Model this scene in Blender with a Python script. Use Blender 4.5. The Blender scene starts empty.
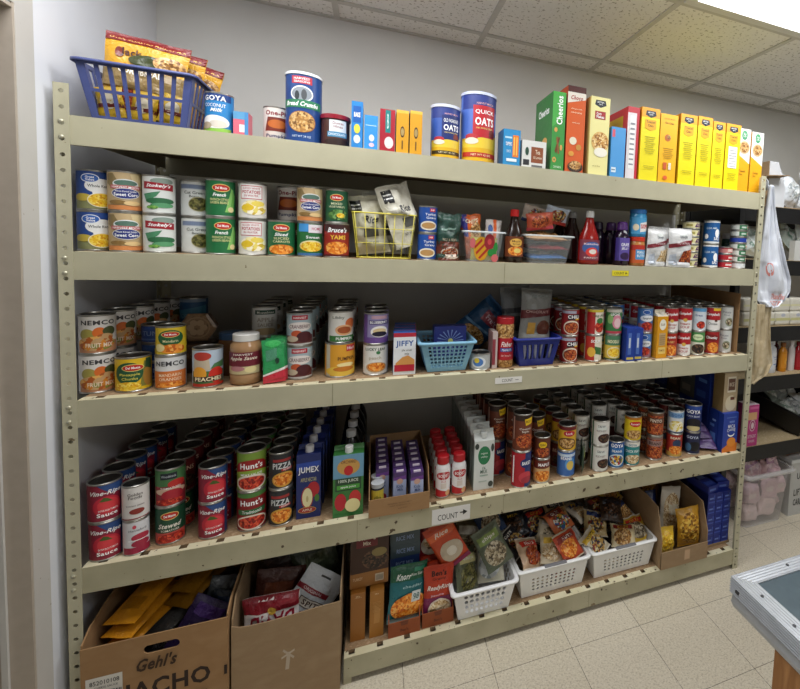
import bpy, bmesh, math, random
from mathutils import Vector, Matrix, Euler, noise
PI = math.pi
sc = bpy.context.scene
COL = sc.collection
# ---------------------------------------------------------------- camera
cam = bpy.data.cameras.new('camera'); camo = bpy.data.objects.new('camera', cam); COL.objects.link(camo)
yaw, pit, rol = math.radians(-22.2357), math.radians(-3.7896), math.radians(2.5731)
fw = Vector((-math.sin(yaw)*math.cos(pit), math.cos(yaw)*math.cos(pit), math.sin(pit)))
rt = fw.cross(Vector((0, 0, 1))).normalized(); up = rt.cross(fw)
r2 = math.cos(rol)*rt + math.sin(rol)*up; u2 = -math.sin(rol)*rt + math.cos(rol)*up
camo.matrix_world = Matrix(((r2.x, u2.x, -fw.x, .734), (r2.y, u2.y, -fw.y, -1.5699), (r2.z, u2.z, -fw.z, 1.5425), (0, 0, 0, 1)))
cam.sensor_width = 36; cam.sensor_fit = 'HORIZONTAL'; cam.lens = 444.9445*36/800
cam.shift_x = -(553.936-400)/800; cam.shift_y = (273.824-344.5)/800
cam.clip_start = .02
sc.camera = camo
# ---------------------------------------------------------------- light, exposure
sc.view_settings.view_transform = 'Standard'; sc.view_settings.look = 'None'
sc.view_settings.gamma = 1; sc.view_settings.use_curve_mapping = False
sc.view_settings.exposure = 0.22
w = bpy.data.worlds.new('world'); sc.world = w; w.use_nodes = True
w.node_tree.nodes['Background'].inputs[0].default_value = (.8, .85, 1, 1)
w.node_tree.nodes['Background'].inputs[1].default_value = .3
LAMP = 9          # strength of the ceiling troffers' diffusers
# ---------------------------------------------------------------- materials
def lin(c):
    return tuple((x/12.92 if x <= .04045 else ((x+.055)/1.055)**2.4) for x in c)
def hexc(h):
    h = h.lstrip('#')
    if len(h) == 3: h = ''.join(a*2 for a in h)
    return lin([int(h[i:i+2], 16)/255 for i in (0, 2, 4)])
MC = {}
# blotchy printed pictures of food and worn or crumpled stuff: scale, colours
BLOT = {'F:corn': (230, ['e8b61c', 'f5cf3c', 'd99a12', 'f7dc66']), 'F:peas': (200, ['3f7a2c', '6fa548', '2d5a22', '88b85c']),
 'F:beans': (160, ['4c4a20', '6b6a34', '2f2c14', '857d46']), 'F:chili': (200, ['8c2c14', 'b24b20', '5e1a0c', 'c9713a']),
 'F:red': (160, ['a01c14', 'c83424', '7a120c', 'e05a3a']), 'F:orange': (150, ['e07a1c', 'f09838', 'c25c10', 'f5b45c']),
 'F:fruit': (90, ['d8892c', 'e8b05c', 'b35c22', '8a8a3a', 'c9a070']), 'F:nuts': (170, ['a8773c', 'c99a58', '7c5226', 'dbb67c']),
 'F:tan': (170, ['c8a878', 'dcc298', 'a88450', 'efe0c0']), 'F:dark': (150, ['2a1c16', '4a3426', '181210', '6a4a34']),
 'F:mush': (150, ['8a7a5c', 'b8a888', '5c4e38', 'd8ccb0']), 'F:pot': (90, ['f0dc70', 'f7ecb0', 'd8b840', 'fff6d8']),
 'F:flakes': (170, ['c99042', 'e2b870', '9c6424', 'f0d8a0']), 'F:green': (120, ['3c6a30', '5c8a44', '28481e', '7ca860']),
 'F:multi': (120, ['b03020', '3060a0', 'd8b040', 'e8e4d8', '30703c', '804020']), 'F:pinkbag': (35, ['d0b4b8', 'c4a4ac', 'd8c4c8', 'b898a4']),
 'F:clearbag': (60, ['c8ccd0', 'e4e8ea', '9aa2a4', 'd4d8d6']), 'F:greenbag': (50, ['c8d0cc', 'e4e8e6', '7c9c8c', 'a8b8b0']),
 'F:pasta': (110, ['c8922c', 'e0b850', 'a06c18', '7c5414']), 'F:snack': (120, ['c8a048', '3c3020', 'e0d0a8', '8c2c20', '24304c', 'b89050'])}
def nt(m): return m.node_tree.nodes, m.node_tree.links
def mat(name, rough=.5, metal=0., crinkle=False):
    key = (name, rough, metal, crinkle)
    if key in MC: return MC[key]
    m = bpy.data.materials.new(name.strip('#').replace(':', '_')); m.use_nodes = True
    n, l = nt(m); b = n['Principled BSDF']
    b.inputs['Roughness'].default_value = rough; b.inputs['Metallic'].default_value = metal
    tc = n.new('ShaderNodeTexCoord')
    if name in BLOT:
        s, cols = BLOT[name]
        v = n.new('ShaderNodeTexVoronoi'); v.inputs['Scale'].default_value = s
        ns = n.new('ShaderNodeTexNoise'); ns.inputs['Scale'].default_value = s*.8
        mx = n.new('ShaderNodeVectorMath'); mx.operation = 'MULTIPLY_ADD'; mx.inputs[1].default_value = (.6/s,)*3
        l.new(tc.outputs['Object'], ns.inputs['Vector']); l.new(ns.outputs['Color'], mx.inputs[0]); l.new(tc.outputs['Object'], mx.inputs[2])
        l.new(mx.outputs[0], v.inputs['Vector'])
        sp = n.new('ShaderNodeSeparateColor'); l.new(v.outputs['Color'], sp.inputs[0])
        cr = n.new('ShaderNodeValToRGB'); cr.color_ramp.interpolation = 'CONSTANT'
        e = cr.color_ramp.elements
        while len(e) < len(cols): e.new(.5)
        for i, c in enumerate(cols): e[i].position = i/len(cols); e[i].color = (*hexc(c), 1)
        l.new(sp.outputs[0], cr.inputs[0]); l.new(cr.outputs[0], b.inputs['Base Color'])
    else:
        c = hexc(name)
        ns = n.new('ShaderNodeTexNoise'); ns.inputs['Scale'].default_value = 60; ns.inputs['Detail'].default_value = 3
        l.new(tc.outputs['Object'], ns.inputs['Vector'])
        mr = n.new('ShaderNodeMapRange'); mr.inputs[3].default_value = max(.03, rough-.08); mr.inputs[4].default_value = min(1, rough+.08)
        l.new(ns.outputs[0], mr.inputs[0]); l.new(mr.outputs[0], b.inputs['Roughness'])
        b.inputs['Base Color'].default_value = (*c, 1)
    if crinkle:
        nb = n.new('ShaderNodeTexNoise'); nb.inputs['Scale'].default_value = 42; nb.inputs['Detail'].default_value = 4; nb.inputs['Distortion'].default_value = 1.2
        l.new(tc.outputs['Object'], nb.inputs['Vector']); bp = n.new('ShaderNodeBump'); bp.inputs['Strength'].default_value = .8; bp.inputs['Distance'].default_value = .004
        l.new(nb.outputs[0], bp.inputs['Height']); l.new(bp.outputs[0], b.inputs['Normal'])
    MC[key] = m; return m
def noisemat(name, cols, scale, detail=4, rough=.6, stretch=(1, 1, 1), spots=None, bump=0., metal=0., pos=None):
    """base colour from a noise ramp; spots = (colour, scale, threshold)"""
    m = bpy.data.materials.new(name); m.use_nodes = True; n, l = nt(m); b = n['Principled BSDF']
    b.inputs['Roughness'].default_value = rough; b.inputs['Metallic'].default_value = metal
    tc = n.new('ShaderNodeTexCoord'); mp = n.new('ShaderNodeMapping'); mp.inputs['Scale'].default_value = stretch
    l.new(tc.outputs['Object'], mp.inputs[0])
    ns = n.new('ShaderNodeTexNoise'); ns.inputs['Scale'].default_value = scale; ns.inputs['Detail'].default_value = detail
    l.new(mp.outputs[0], ns.inputs['Vector'])
    cr = n.new('ShaderNodeValToRGB'); e = cr.color_ramp.elements
    while len(e) < len(cols): e.new(.5)
    for i, c in enumerate(cols):
        e[i].position = pos[i] if pos else .3+.4*i/max(1, len(cols)-1); e[i].color = (*hexc(c), 1)
    l.new(ns.outputs[0], cr.inputs[0]); out = cr.outputs[0]
    for (c2, s2, th) in (spots or []):
        n2 = n.new('ShaderNodeTexNoise'); n2.inputs['Scale'].default_value = s2; n2.inputs['Detail'].default_value = 5
        l.new(mp.outputs[0], n2.inputs['Vector'])
        mr = n.new('ShaderNodeMapRange'); mr.inputs[1].default_value = th; mr.inputs[2].default_value = th+.02
        l.new(n2.outputs[0], mr.inputs[0])
        mx = n.new('ShaderNodeMix'); mx.data_type = 'RGBA'; mx.inputs['B'].default_value = (*hexc(c2), 1)
        l.new(mr.outputs[0], mx.inputs['Factor']); l.new(out, mx.inputs['A']); out = mx.outputs['Result']
    l.new(out, b.inputs['Base Color'])
    if bump:
        bp = n.new('ShaderNodeBump'); bp.inputs['Strength'].default_value = bump; bp.inputs['Distance'].default_value = .002
        l.new(ns.outputs[0], bp.inputs['Height']); l.new(bp.outputs[0], b.inputs['Normal'])
    return m
def clearmat(name, col, alpha, rough=.15):
    m = bpy.data.materials.new(name); m.use_nodes = True; n, l = nt(m); b = n['Principled BSDF']
    b.inputs['Base Color'].default_value = (*hexc(col), 1); b.inputs['Roughness'].default_value = rough
    b.inputs['Alpha'].default_value = alpha
    return m
PAINT = noisemat('beige_shelf_paint', ['bcb79c', 'b1ac92'], 9, rough=.42, spots=[('6a5a40', 38, .72)])
PAINT_WORN = noisemat('worn_beige_shelf_paint', ['b4ae92', 'a09a7e'], 9, rough=.45, spots=[('4a3a26', 30, .655), ('6a5a40', 80, .68), ('7a6a4c', 14, .68)])
PAINT_EDGE = noisemat('cream_ledge_paint', ['dcd4b6', 'ccc4a0'], 12, rough=.45, spots=[('4a3626', 60, .66)])
DECK = noisemat('particle_board', ['a48868', '907454', 'b49a7a'], 120, rough=.8, stretch=(.6, 1, 1))
DECKW = noisemat('pale_particle_board', ['c4b08c', 'b09a74', 'd0bea0'], 120, rough=.8)
CARD = noisemat('cardboard', ['a07c54', '9a764f', 'a5825b'], 9, rough=.85, stretch=(1, 1, 2))
CARD2 = noisemat('grey_brown_cardboard', ['9c8262', '957b5c', 'a18868'], 9, rough=.85, stretch=(1, 1, 2))
WALL = noisemat('painted_wall', ['dcdbd7', 'd6d5d1'], 5, rough=.75, bump=.0)
WALLB = noisemat('blue_white_painted_wall', ['e6e8ee', 'e0e2e9'], 6, rough=.6, bump=.15)
TRIMM = noisemat('trim_paint', ['c8c5c0', 'c2bfba'], 8, rough=.5, spots=[('8c7a62', 60, .72)])
JAMB = noisemat('taupe_jamb_paint', ['b4a89a', 'aca092'], 30, rough=.6)
BLACKM = noisemat('black_powder_coat', ['17171a', '101012'], 30, rough=.45)
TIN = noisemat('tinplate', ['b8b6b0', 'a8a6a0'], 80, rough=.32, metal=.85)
TIN_REFL = noisemat('can_end_dark_reflection', ['484643', '3c3a38'], 60, rough=.35, metal=.85)  # can end tin darkened to paint in the dark deck it reflects
# ---------------------------------------------------------------- mesh builder
class MB:
    def __init__(s): s.v = []; s.f = []; s.m = []; s.sm = []; s.mats = []
    def slot(s, m):
        if isinstance(m, str): m = mat(m)
        if m not in s.mats: s.mats.append(m)
        return s.mats.index(m)
    def add(s, vs, fs, m, sm=False):
        o = len(s.v); s.v += [tuple(p) for p in vs]; k = s.slot(m)
        for f in fs: s.f.append([o+i for i in f]); s.m.append(k); s.sm.append(sm)
    def box(s, x0, x1, y0, y1, z0, z1, m, skip=''):
        vs = [(x, y, z) for z in (z0, z1) for y in (y0, y1) for x in (x0, x1)]
        F = {'b': (0, 2, 3, 1), 't': (4, 5, 7, 6), 'f': (0, 1, 5, 4), 'k': (2, 6, 7, 3), 'l': (0, 4, 6, 2), 'r': (1, 3, 7, 5)}
        s.add(vs, [F[k] for k in F if k not in skip], m)
    def lathe(s, prof, m, n=28, sm=False, cx=0, cy=0, sy=1.):
        """prof list of (r,z); sm True shares rings for curvy shapes"""
        if sm:
            vs = [(cx+r*math.cos(2*PI*i/n), cy+sy*r*math.sin(2*PI*i/n), z) for r, z in prof for i in range(n)]
            fs = [(k*n+i, k*n+(i+1) % n, (k+1)*n+(i+1) % n, (k+1)*n+i) for k in range(len(prof)-1) for i in range(n)]
            s.add(vs, fs, m, True)
        else:
            for a, b in zip(prof[:-1], prof[1:]): s.lathe([a, b], m, n, True, cx, cy, sy)
    def disc(s, r, z, m, n=28, cx=0, cy=0, up=True, sy=1.):
        vs = [(cx+r*math.cos(2*PI*i/n), cy+sy*r*math.sin(2*PI*i/n), z) for i in range(n)]
        s.add(vs, [tuple(range(n)) if up else tuple(reversed(range(n)))], m)
    def tube(s, pts, r, m, n=6, closed=False):
        P = [Vector(p) for p in pts]; N = len(P); vs = []
        for i, p in enumerate(P):
            a = P[(i-1) % N] if (i or closed) else P[0]; b = P[(i+1) % N] if (i < N-1 or closed) else P[-1]
            t = (b-a).normalized(); q = t.cross(Vector((0, 0, 1)))
            if q.length < .1: q = t.cross(Vector((0, 1, 0)))
            q.normalize(); k = t.cross(q)
            vs += [p+q*(r*math.cos(2*PI*j/n))+k*(r*math.sin(2*PI*j/n)) for j in range(n)]
        fs = [(i*n+j, i*n+(j+1) % n, ((i+1) % N)*n+(j+1) % n, ((i+1) % N)*n+j) for i in range(N if closed else N-1) for j in range(n)]
        if not closed: fs += [tuple(reversed(range(n))), tuple(range((N-1)*n, N*n))]
        s.add(vs, fs, m, True)
    def grid(s, fn, nu, nv, m, sm=True):
        vs = [fn(i/nu, j/nv) for j in range(nv+1) for i in range(nu+1)]
        s.add(vs, [(j*(nu+1)+i, j*(nu+1)+i+1, (j+1)*(nu+1)+i+1, (j+1)*(nu+1)+i) for j in range(nv) for i in range(nu)], m, sm)
    def build(s, name, parent=None, label=None):
        me = bpy.data.meshes.new(name); me.from_pydata(s.v, [], s.f)
        for m in s.mats: me.materials.append(m)
        me.polygons.foreach_set('material_index', s.m); me.polygons.foreach_set('use_smooth', s.sm)
        me.update()
        o = bpy.data.objects.new(name, me); COL.objects.link(o)
        if parent: o.parent = parent
        if label: o['label'] = label
        return o
def solid(o, t, off=0):
    md = o.modifiers.new('thickness', 'SOLIDIFY'); md.thickness = t; md.offset = off; return o
def bevel(o, wd, seg=2):
    md = o.modifiers.new('bevel', 'BEVEL'); md.width = wd; md.segments = seg; md.limit_method = 'ANGLE'; md.angle_limit = .7; return o
def tag(o, label, cat, group=None, kind=None):
    if label: o['label'] = label
    if cat: o['category'] = cat
    if group: o['group'] = group
    if kind: o['kind'] = kind
    return o
def thing(name, label, cat, loc=(0, 0, 0), rz=0, group=None):
    o = bpy.data.objects.new(name, None); COL.objects.link(o); o.empty_display_size = .02
    o.location = loc; o.rotation_euler = (0, 0, rz); return tag(o, label, cat, group)
def struct(o): o['kind'] = 'structure'; return o
def dup(root, loc, rot, label, group=None):
    r = root.copy(); COL.objects.link(r); r.location = loc
    r.rotation_euler = rot if isinstance(rot, (tuple, list)) else (0, 0, rot)
    r['label'] = label
    if group: r['group'] = group
    elif 'group' in r: del r['group']
    for ch in list(root.children):
        c = ch.copy(); COL.objects.link(c); c.parent = r
        for g in list(ch.children):
            d = g.copy(); COL.objects.link(d); d.parent = c
    return r
# ---------------------------------------------------------------- printed artwork laid on a surface
TX = {}
def text_geo(s, bold, ital):
    k = (s, bold, ital)
    if k in TX: return TX[k]
    cu = bpy.data.curves.new('t', 'FONT'); cu.body = s; cu.resolution_u = 2; cu.offset = .028 if bold else .006
    cu.shear = .35 if ital else 0; cu.space_character = 1.08 if bold else 1
    ob = bpy.data.objects.new('t', cu); me = bpy.data.meshes.new_from_object(ob)
    vs = [(p.co.x, p.co.y) for p in me.vertices]; fs = [tuple(p.vertices) for p in me.polygons]
    bpy.data.objects.remove(ob); bpy.data.curves.remove(cu); bpy.data.meshes.remove(me)
    if not vs: TX[k] = ([], []); return TX[k]
    x0, x1 = min(a for a, b in vs), max(a for a, b in vs); y0, y1 = min(b for a, b in vs), max(b for a, b in vs)
    vs = [((a-(x0+x1)/2)/max(1e-6, x1-x0), (b-(y0+y1)/2)/max(1e-6, y1-y0)) for a, b in vs]
    TX[k] = (vs, fs); return TX[k]
def cut(vs, fs, xs):
    if not xs: return vs, fs
    bm = bmesh.new(); bv = [bm.verts.new((x, y, 0)) for x, y in vs]
    for f in fs:
        try: bm.faces.new([bv[i] for i in f])
        except ValueError: pass
    for x in xs:
        bmesh.ops.bisect_plane(bm, geom=bm.verts[:]+bm.edges[:]+bm.faces[:], plane_co=(x, 0, 0), plane_no=(1, 0, 0), dist=1e-6)
    bm.verts.index_update()
    o = [(v.co.x, v.co.y) for v in bm.verts], [tuple(v.index for v in f.verts) for f in bm.faces]
    bm.free(); return o
def hull_y(pts, x):
    ys = []
    for (a, b) in zip(pts, pts[1:]+pts[:1]):
        if (a[0]-x)*(b[0]-x) <= 0:
            if abs(a[0]-b[0]) < 1e-9: ys += [a[1], b[1]]
            else: ys.append(a[1]+(b[1]-a[1])*(x-a[0])/(b[0]-a[0]))
    return (min(ys), max(ys)) if ys else (0, 0)
def art(mb, ops, mp, W, H, step=.006, vstep=9, off=.00012, rough=.45, l0=1, crinkle=False, marks=None):
    """ops in label units: x -1..1 over width W, y 0..1 over height H; mp(x,y,offset) -> point"""
    for L, op in enumerate(ops):
        d = off*(L+l0); k = op[0]
        if marks is not None: marks.append((len(mb.v), d))
        m = mat(op[-1], rough, 0., crinkle) if isinstance(op[-1], str) else op[-1]
        X = lambda a: a*W/2; Y = lambda b: b*H
        if k == 'v':         # bold text reading upwards
            _, s, cx, cy, ww, hh, _c = op; vs, fs = text_geo(s, True, False)
            mb.add([mp(X(cx)-b*ww*W/2, Y(cy)+a*hh*H, d) for a, b in vs], fs, m); continue
        if k in 'tTi':       # text: plain, bold, italic bold
            _, s, cx, cy, ww, hh, _c = op
            vs, fs = text_geo(s, k != 't', k == 'i')
            vs = [(X(cx)+a*ww*W/2, Y(cy)+b*hh*H) for a, b in vs]
            if not vs: continue
            x0, x1 = min(a for a, b in vs), max(a for a, b in vs); n = int((x1-x0)/step)
            if n > 0 and step < 1: vs, fs = cut(vs, fs, [x0+(x1-x0)*(i+1)/(n+1) for i in range(n)])
            mb.add([mp(x, y, d) for x, y in vs], fs, m); continue
        if k == 'r': _, xa, ya, xb, yb, _c = op; lo = lambda x: Y(ya); hi = lambda x: Y(yb); xa, xb = X(xa), X(xb); n = max(1, math.ceil((xb-xa)/step))
        elif k == 'e':
            _, cx, cy, rx, ry, _c = op; xa, xb = X(cx-rx), X(cx+rx); n = max(10, math.ceil((xb-xa)/step))
            q = lambda x, c=X(cx), r=X(rx): math.sqrt(max(0, 1-((x-c)/r)**2))
            lo = lambda x: Y(cy)-Y(ry)*q(x); hi = lambda x: Y(cy)+Y(ry)*q(x)
        else:                # convex polygon
            pts = [(X(a), Y(b)) for a, b in op[1]]; xa, xb = min(p[0] for p in pts), max(p[0] for p in pts)
            lo = lambda x: hull_y(pts, x)[0]; hi = lambda x: hull_y(pts, x)[1]; n = max(4, math.ceil((xb-xa)/step))
        xs = [xa+(xb-xa)*i/n for i in range(n+1)]
        if k == 'e':
            c_, r_ = (xa+xb)/2, (xb-xa)/2; xs = set([c_-r_*math.cos(PI*i/12) for i in range(13)])
            if step < 1: xs |= set(g*step for g in range(math.ceil(xa/step), int(xb/step)+1) if xa < g*step < xb)
            xs = sorted(xs); n = len(xs)-1
        if k == 'p': xs = sorted(set(xs+[p[0] for p in pts])); n = len(xs)-1
        nv = max(1, math.ceil(max(hi(x)-lo(x) for x in xs)/vstep)); vs = []; fs = []
        for x in xs:
            a, b = lo(x), hi(x); vs += [mp(x, a+(b-a)*j/nv, d) for j in range(nv+1)]
        for i in range(n):
            for j in range(nv): p = i*(nv+1)+j; fs.append((p, p+nv+1, p+nv+2, p+1))
        mb.add(vs, fs, m)
def cylmap(r, z0=0, a0=0, sy=1.):
    return lambda x, y, d: ((r+d)*math.sin(x/r+a0), -sy*(r+d)*math.cos(x/r+a0), z0+y)
def frontmap(x0, y0, z0): return lambda x, y, d: (x0+x, y0-d, z0+y)
def leftmap(x0, y0, z0): return lambda x, y, d: (x0-d, y0-x, z0+y)
def topmap(x0, y0, z0): return lambda x, y, d: (x0+x, y0+y, z0+d)
# ================================================================ the room
X0, YB, ZC = -.05, .655, 2.473
def plane(name, pts, m):
    mb = MB(); mb.add(pts, [(0, 1, 2, 3)], m); return struct(mb.build(name))
# floor: 12 inch vinyl composition tiles
fm = bpy.data.materials.new('vinyl_tile_floor'); fm.use_nodes = True; n, l = nt(fm); b = n['Principled BSDF']
tc = n.new('ShaderNodeTexCoord'); mp = n.new('ShaderNodeMapping'); mp.inputs['Location'].default_value = (-.8576+.3048*5, .1292+.3048*20, 0)
l.new(tc.outputs['Object'], mp.inputs[0])
br = n.new('ShaderNodeTexBrick'); br.offset = 0; br.squash = 1; br.inputs['Scale'].default_value = 1
for k, v in (('Brick Width', .3048), ('Row Height', .3048), ('Mortar Size', .0011), ('Mortar Smooth', .1), ('Bias', 0)): br.inputs[k].default_value = v
br.inputs['Color1'].default_value = (*hexc('d6ccb8'), 1); br.inputs['Color2'].default_value = (*hexc('d0c6b0'), 1); br.inputs['Mortar'].default_value = (*hexc('5c5246'), 1)
l.new(mp.outputs[0], br.inputs['Vector'])
out = br.outputs[0]
for (s, th, c, st, f) in ((110, .56, 'a89a82', (1, 1.8, 1), .5), (95, .57, 'e4dccb', (1.8, 1, 1), .5), (150, .62, '8c8070', (1, 1, 1), .45)):
    m2 = n.new('ShaderNodeMapping'); m2.inputs['Scale'].default_value = st; m2.inputs['Rotation'].default_value = (0, 0, .5); l.new(tc.outputs['Object'], m2.inputs[0])
    ns = n.new('ShaderNodeTexNoise'); ns.inputs['Scale'].default_value = s; ns.inputs['Detail'].default_value = 3; l.new(m2.outputs[0], ns.inputs['Vector'])
    mr = n.new('ShaderNodeMapRange'); mr.inputs[1].default_value = th-.03; mr.inputs[2].default_value = th+.05; mr.inputs[4].default_value = f; l.new(ns.outputs[0], mr.inputs[0])
    mx = n.new('ShaderNodeMix'); mx.data_type = 'RGBA'; mx.inputs['B'].default_value = (*hexc(c), 1)
    l.new(mr.outputs[0], mx.inputs['Factor']); l.new(out, mx.inputs['A']); out = mx.outputs['Result']
l.new(out, b.inputs['Base Color']); b.inputs['Roughness'].default_value = .38
XR, YF = 5.2, -3.6
plane('floor', [(-1.4, YF, 0), (XR, YF, 0), (XR, YB, 0), (-1.4, YB, 0)], fm)
# ceiling tiles with fissures
cm = bpy.data.materials.new('acoustic_ceiling_tile'); cm.use_nodes = True; n, l = nt(cm); b = n['Principled BSDF']
tc = n.new('ShaderNodeTexCoord'); out = None
v = n.new('ShaderNodeTexNoise'); v.inputs['Scale'].default_value = 75; v.inputs['Detail'].default_value = 2; l.new(tc.outputs['Object'], v.inputs['Vector'])
mr = n.new('ShaderNodeMapRange'); mr.inputs[1].default_value = .60; mr.inputs[2].default_value = .66; l.new(v.outputs[0], mr.inputs[0])
mx = n.new('ShaderNodeMix'); mx.data_type = 'RGBA'; mx.inputs['A'].default_value = (*hexc('f2f1ed'), 1); mx.inputs['B'].default_value = (*hexc('b4b1a8'), 1)
l.new(mr.outputs[0], mx.inputs['Factor']); l.new(mx.outputs['Result'], b.inputs['Base Color']); b.inputs['Roughness'].default_value = .9
plane('ceiling', [(-1.4, YB, ZC+.006), (XR, YB, ZC+.006), (XR, YF, ZC+.006), (-1.4, YF, ZC+.006)], cm)
TB = noisemat('ceiling_grid_paint', ['cccac3', 'c2c0b9'], 20, rough=.5)
mb = MB(); hw = .0115
for k in range(-7, 1): y = .4929+k*.6096; mb.box(-1.4, XR, y-hw, y+hw, ZC, ZC+.0055, TB)
mb.box(-1.4, XR, YB-.02, YB, ZC, ZC+.0055, TB)
struct(mb.build('trim_1'))
mb = MB()
for k in range(-4, 7): x = 1.1837+k*.6096; mb.box(x-hw, x+hw, YF, YB, ZC+.0004, ZC+.0055, TB)
struct(mb.build('trim_2'))
plane('wall_back', [(X0-.1, YB, 0), (XR, YB, 0), (XR, YB, 2.7), (X0-.1, YB, 2.7)], WALL)
plane('wall_right', [(XR, YB, 0), (XR, YF, 0), (XR, YF, 2.7), (XR, YB, 2.7)], WALL)
plane('wall_front', [(XR, YF, 0), (-1.4, YF, 0), (-1.4, YF, 2.7), (XR, YF, 2.7)], WALL)
# left wall with a doorway: a solid piece between the shelf corner and the jamb
mb = MB(); mb.box(X0-.16, X0, -.096, YB, 0, ZC+.006, WALLB, 'b'); mb.box(X0-.16, X0, -1.05, -.096, 2.04, ZC+.006, WALLB)
mb.box(X0-.16, X0, YF, -1.05, 0, ZC+.006, WALLB, 'b'); struct(mb.build('wall_left'))
mb = MB(); mb.box(X0, X0+.004, -.0965, -.036, 0, 2.0449, TRIMM); mb.box(X0, X0+.004, -1.10, -.036, 2.045, 2.10, TRIMM)
struct(mb.build('trim_3'))
mb = MB(); mb.box(X0-.16, X0+.003, -.104, -.0962, 0, 2.045, JAMB); mb.box(X0-.16, X0+.003, -1.05, -.1045, 2.032, 2.0395, JAMB)
mb.box(X0-.053, X0-.041, -.112, -.1045, 0, 2.031, TRIMM)
struct(mb.build('door_1'))
plane('wall_far', [(-1.4, YF, 0), (-1.4, YB, 0), (-1.4, YB, 2.7), (-1.4, YF, 2.7)], WALL)['kind'] = 'structure'
plane('wall_hall', [(-1.4, .5, 0), (X0-.16, .5, 0), (X0-.16, .5, 2.7), (-1.4, .5, 2.7)], WALL)
# ceiling troffers
lm = bpy.data.materials.new('lit_diffuser'); lm.use_nodes = True; n, l = nt(lm); b = n['Principled BSDF']
b.inputs['Base Color'].default_value = (.9, .9, .9, 1); b.inputs['Emission Color'].default_value = (.97, .985, 1, 1)
ns = n.new('ShaderNodeTexVoronoi'); ns.inputs['Scale'].default_value = 120
tc = n.new('ShaderNodeTexCoord'); l.new(tc.outputs['Object'], ns.inputs['Vector'])
mr = n.new('ShaderNodeMapRange'); mr.inputs[3].default_value = LAMP*.95; mr.inputs[4].default_value = LAMP*1.05
l.new(ns.outputs[0], mr.inputs[0]); l.new(mr.outputs[0], b.inputs['Emission Strength'])
FR = mat('#d9d9d6', .4)
def troffer(x, y, label):
    t = thing('ceiling_light', label, 'ceiling light', (x, y, ZC-.004))
    mb = MB(); a, c = .6, .295
    for (x0, x1, y0, y1) in ((-a, a, -c, -c+.035), (-a, a, c-.035, c), (-a, -a+.035, -c+.035, c-.035), (a-.035, a, -c+.035, c-.035)): mb.box(x0, x1, y0, y1, 0, .0095, FR)
    mb.build('frame', t)
    mb = MB(); mb.add([(-a+.035, -c+.035, .006), (-a+.035, c-.035, .006), (a-.035, c-.035, .006), (a-.035, -c+.035, .006)], [(0, 1, 2, 3)], lm)
    mb.build('diffuser', t); return t
troffer(2.403, -.4215, 'lit fluorescent ceiling panel above the right end of the shelving')
troffer(.5741, -.4215, 'added unseen ceiling panel brightening the wall above the left end of the shelving')  # panel added out of view to brighten the wall above the shelving
troffer(2.403, -2.2503, 'lit fluorescent ceiling panel at the back of the room')
# ================================================================ the big steel shelf
Z5, Z4, Z3, Z2, Z1 = 1.8213, 1.4674, 1.0633, .5869, .0993
L, BH, DP = 2.385, .0757, .61
unit = thing('shelving_unit', 'long beige steel shelving unit with five shelves stocked with food', 'shelving unit', (0, 0, 0))
def holed(mb, w, h, n, fn, m, ratio=.3, margin=None):
    """strip w by h with n keyhole openings up its middle; fn(u,v)->point"""
    ch = h/n
    for k in range(n):
        cx, cy, r = w/2, (k+.5)*ch, w*ratio*.62
        inner = [(cx+r*math.cos(PI/4*i), cy+r*1.0*math.sin(PI/4*i)) for i in range(8)]
        z0, z1 = k*ch, (k+1)*ch
        outer = [(w, cy), (w, z1), (cx, z1), (0, z1), (0, cy), (0, z0), (cx, z0), (w, z0)]
        vs = [fn(*p) for p in inner+outer]
        mb.add(vs, [(i, 8+i, 8+(i+1) % 8, (i+1) % 8) for i in range(8)], m)
def post(px, side, y, ydir):
    mb = MB(); wd = .030; H = 1.90; n = 47
    x0 = px-wd if side < 0 else px
    holed(mb, wd, H, n, lambda u, v: (x0+u, y, v), PAINT)
    xs = x0 if side < 0 else x0+wd
    holed(mb, .038, H, n, lambda u, v: (xs, y+ydir*u, v), PAINT)
    o = mb.build('post', unit); solid(o, .0022, 0)
    mb = MB(); mb.box(x0+.001, x0+wd-.001, min(y, y+ydir*.038), max(y, y+ydir*.038), 0, .005, PAINT)
    mb.build('foot_plate', unit); return o
post(0, -1, -.0015, 1); post(L, 1, -.0015, 1); post(0, -1, DP, -1); post(L, 1, DP, -1)
SEAMS = {0: [], 1: [1.18], 2: [.62, 1.9], 3: [.7, 1.21], 4: [1.6]}
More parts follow.
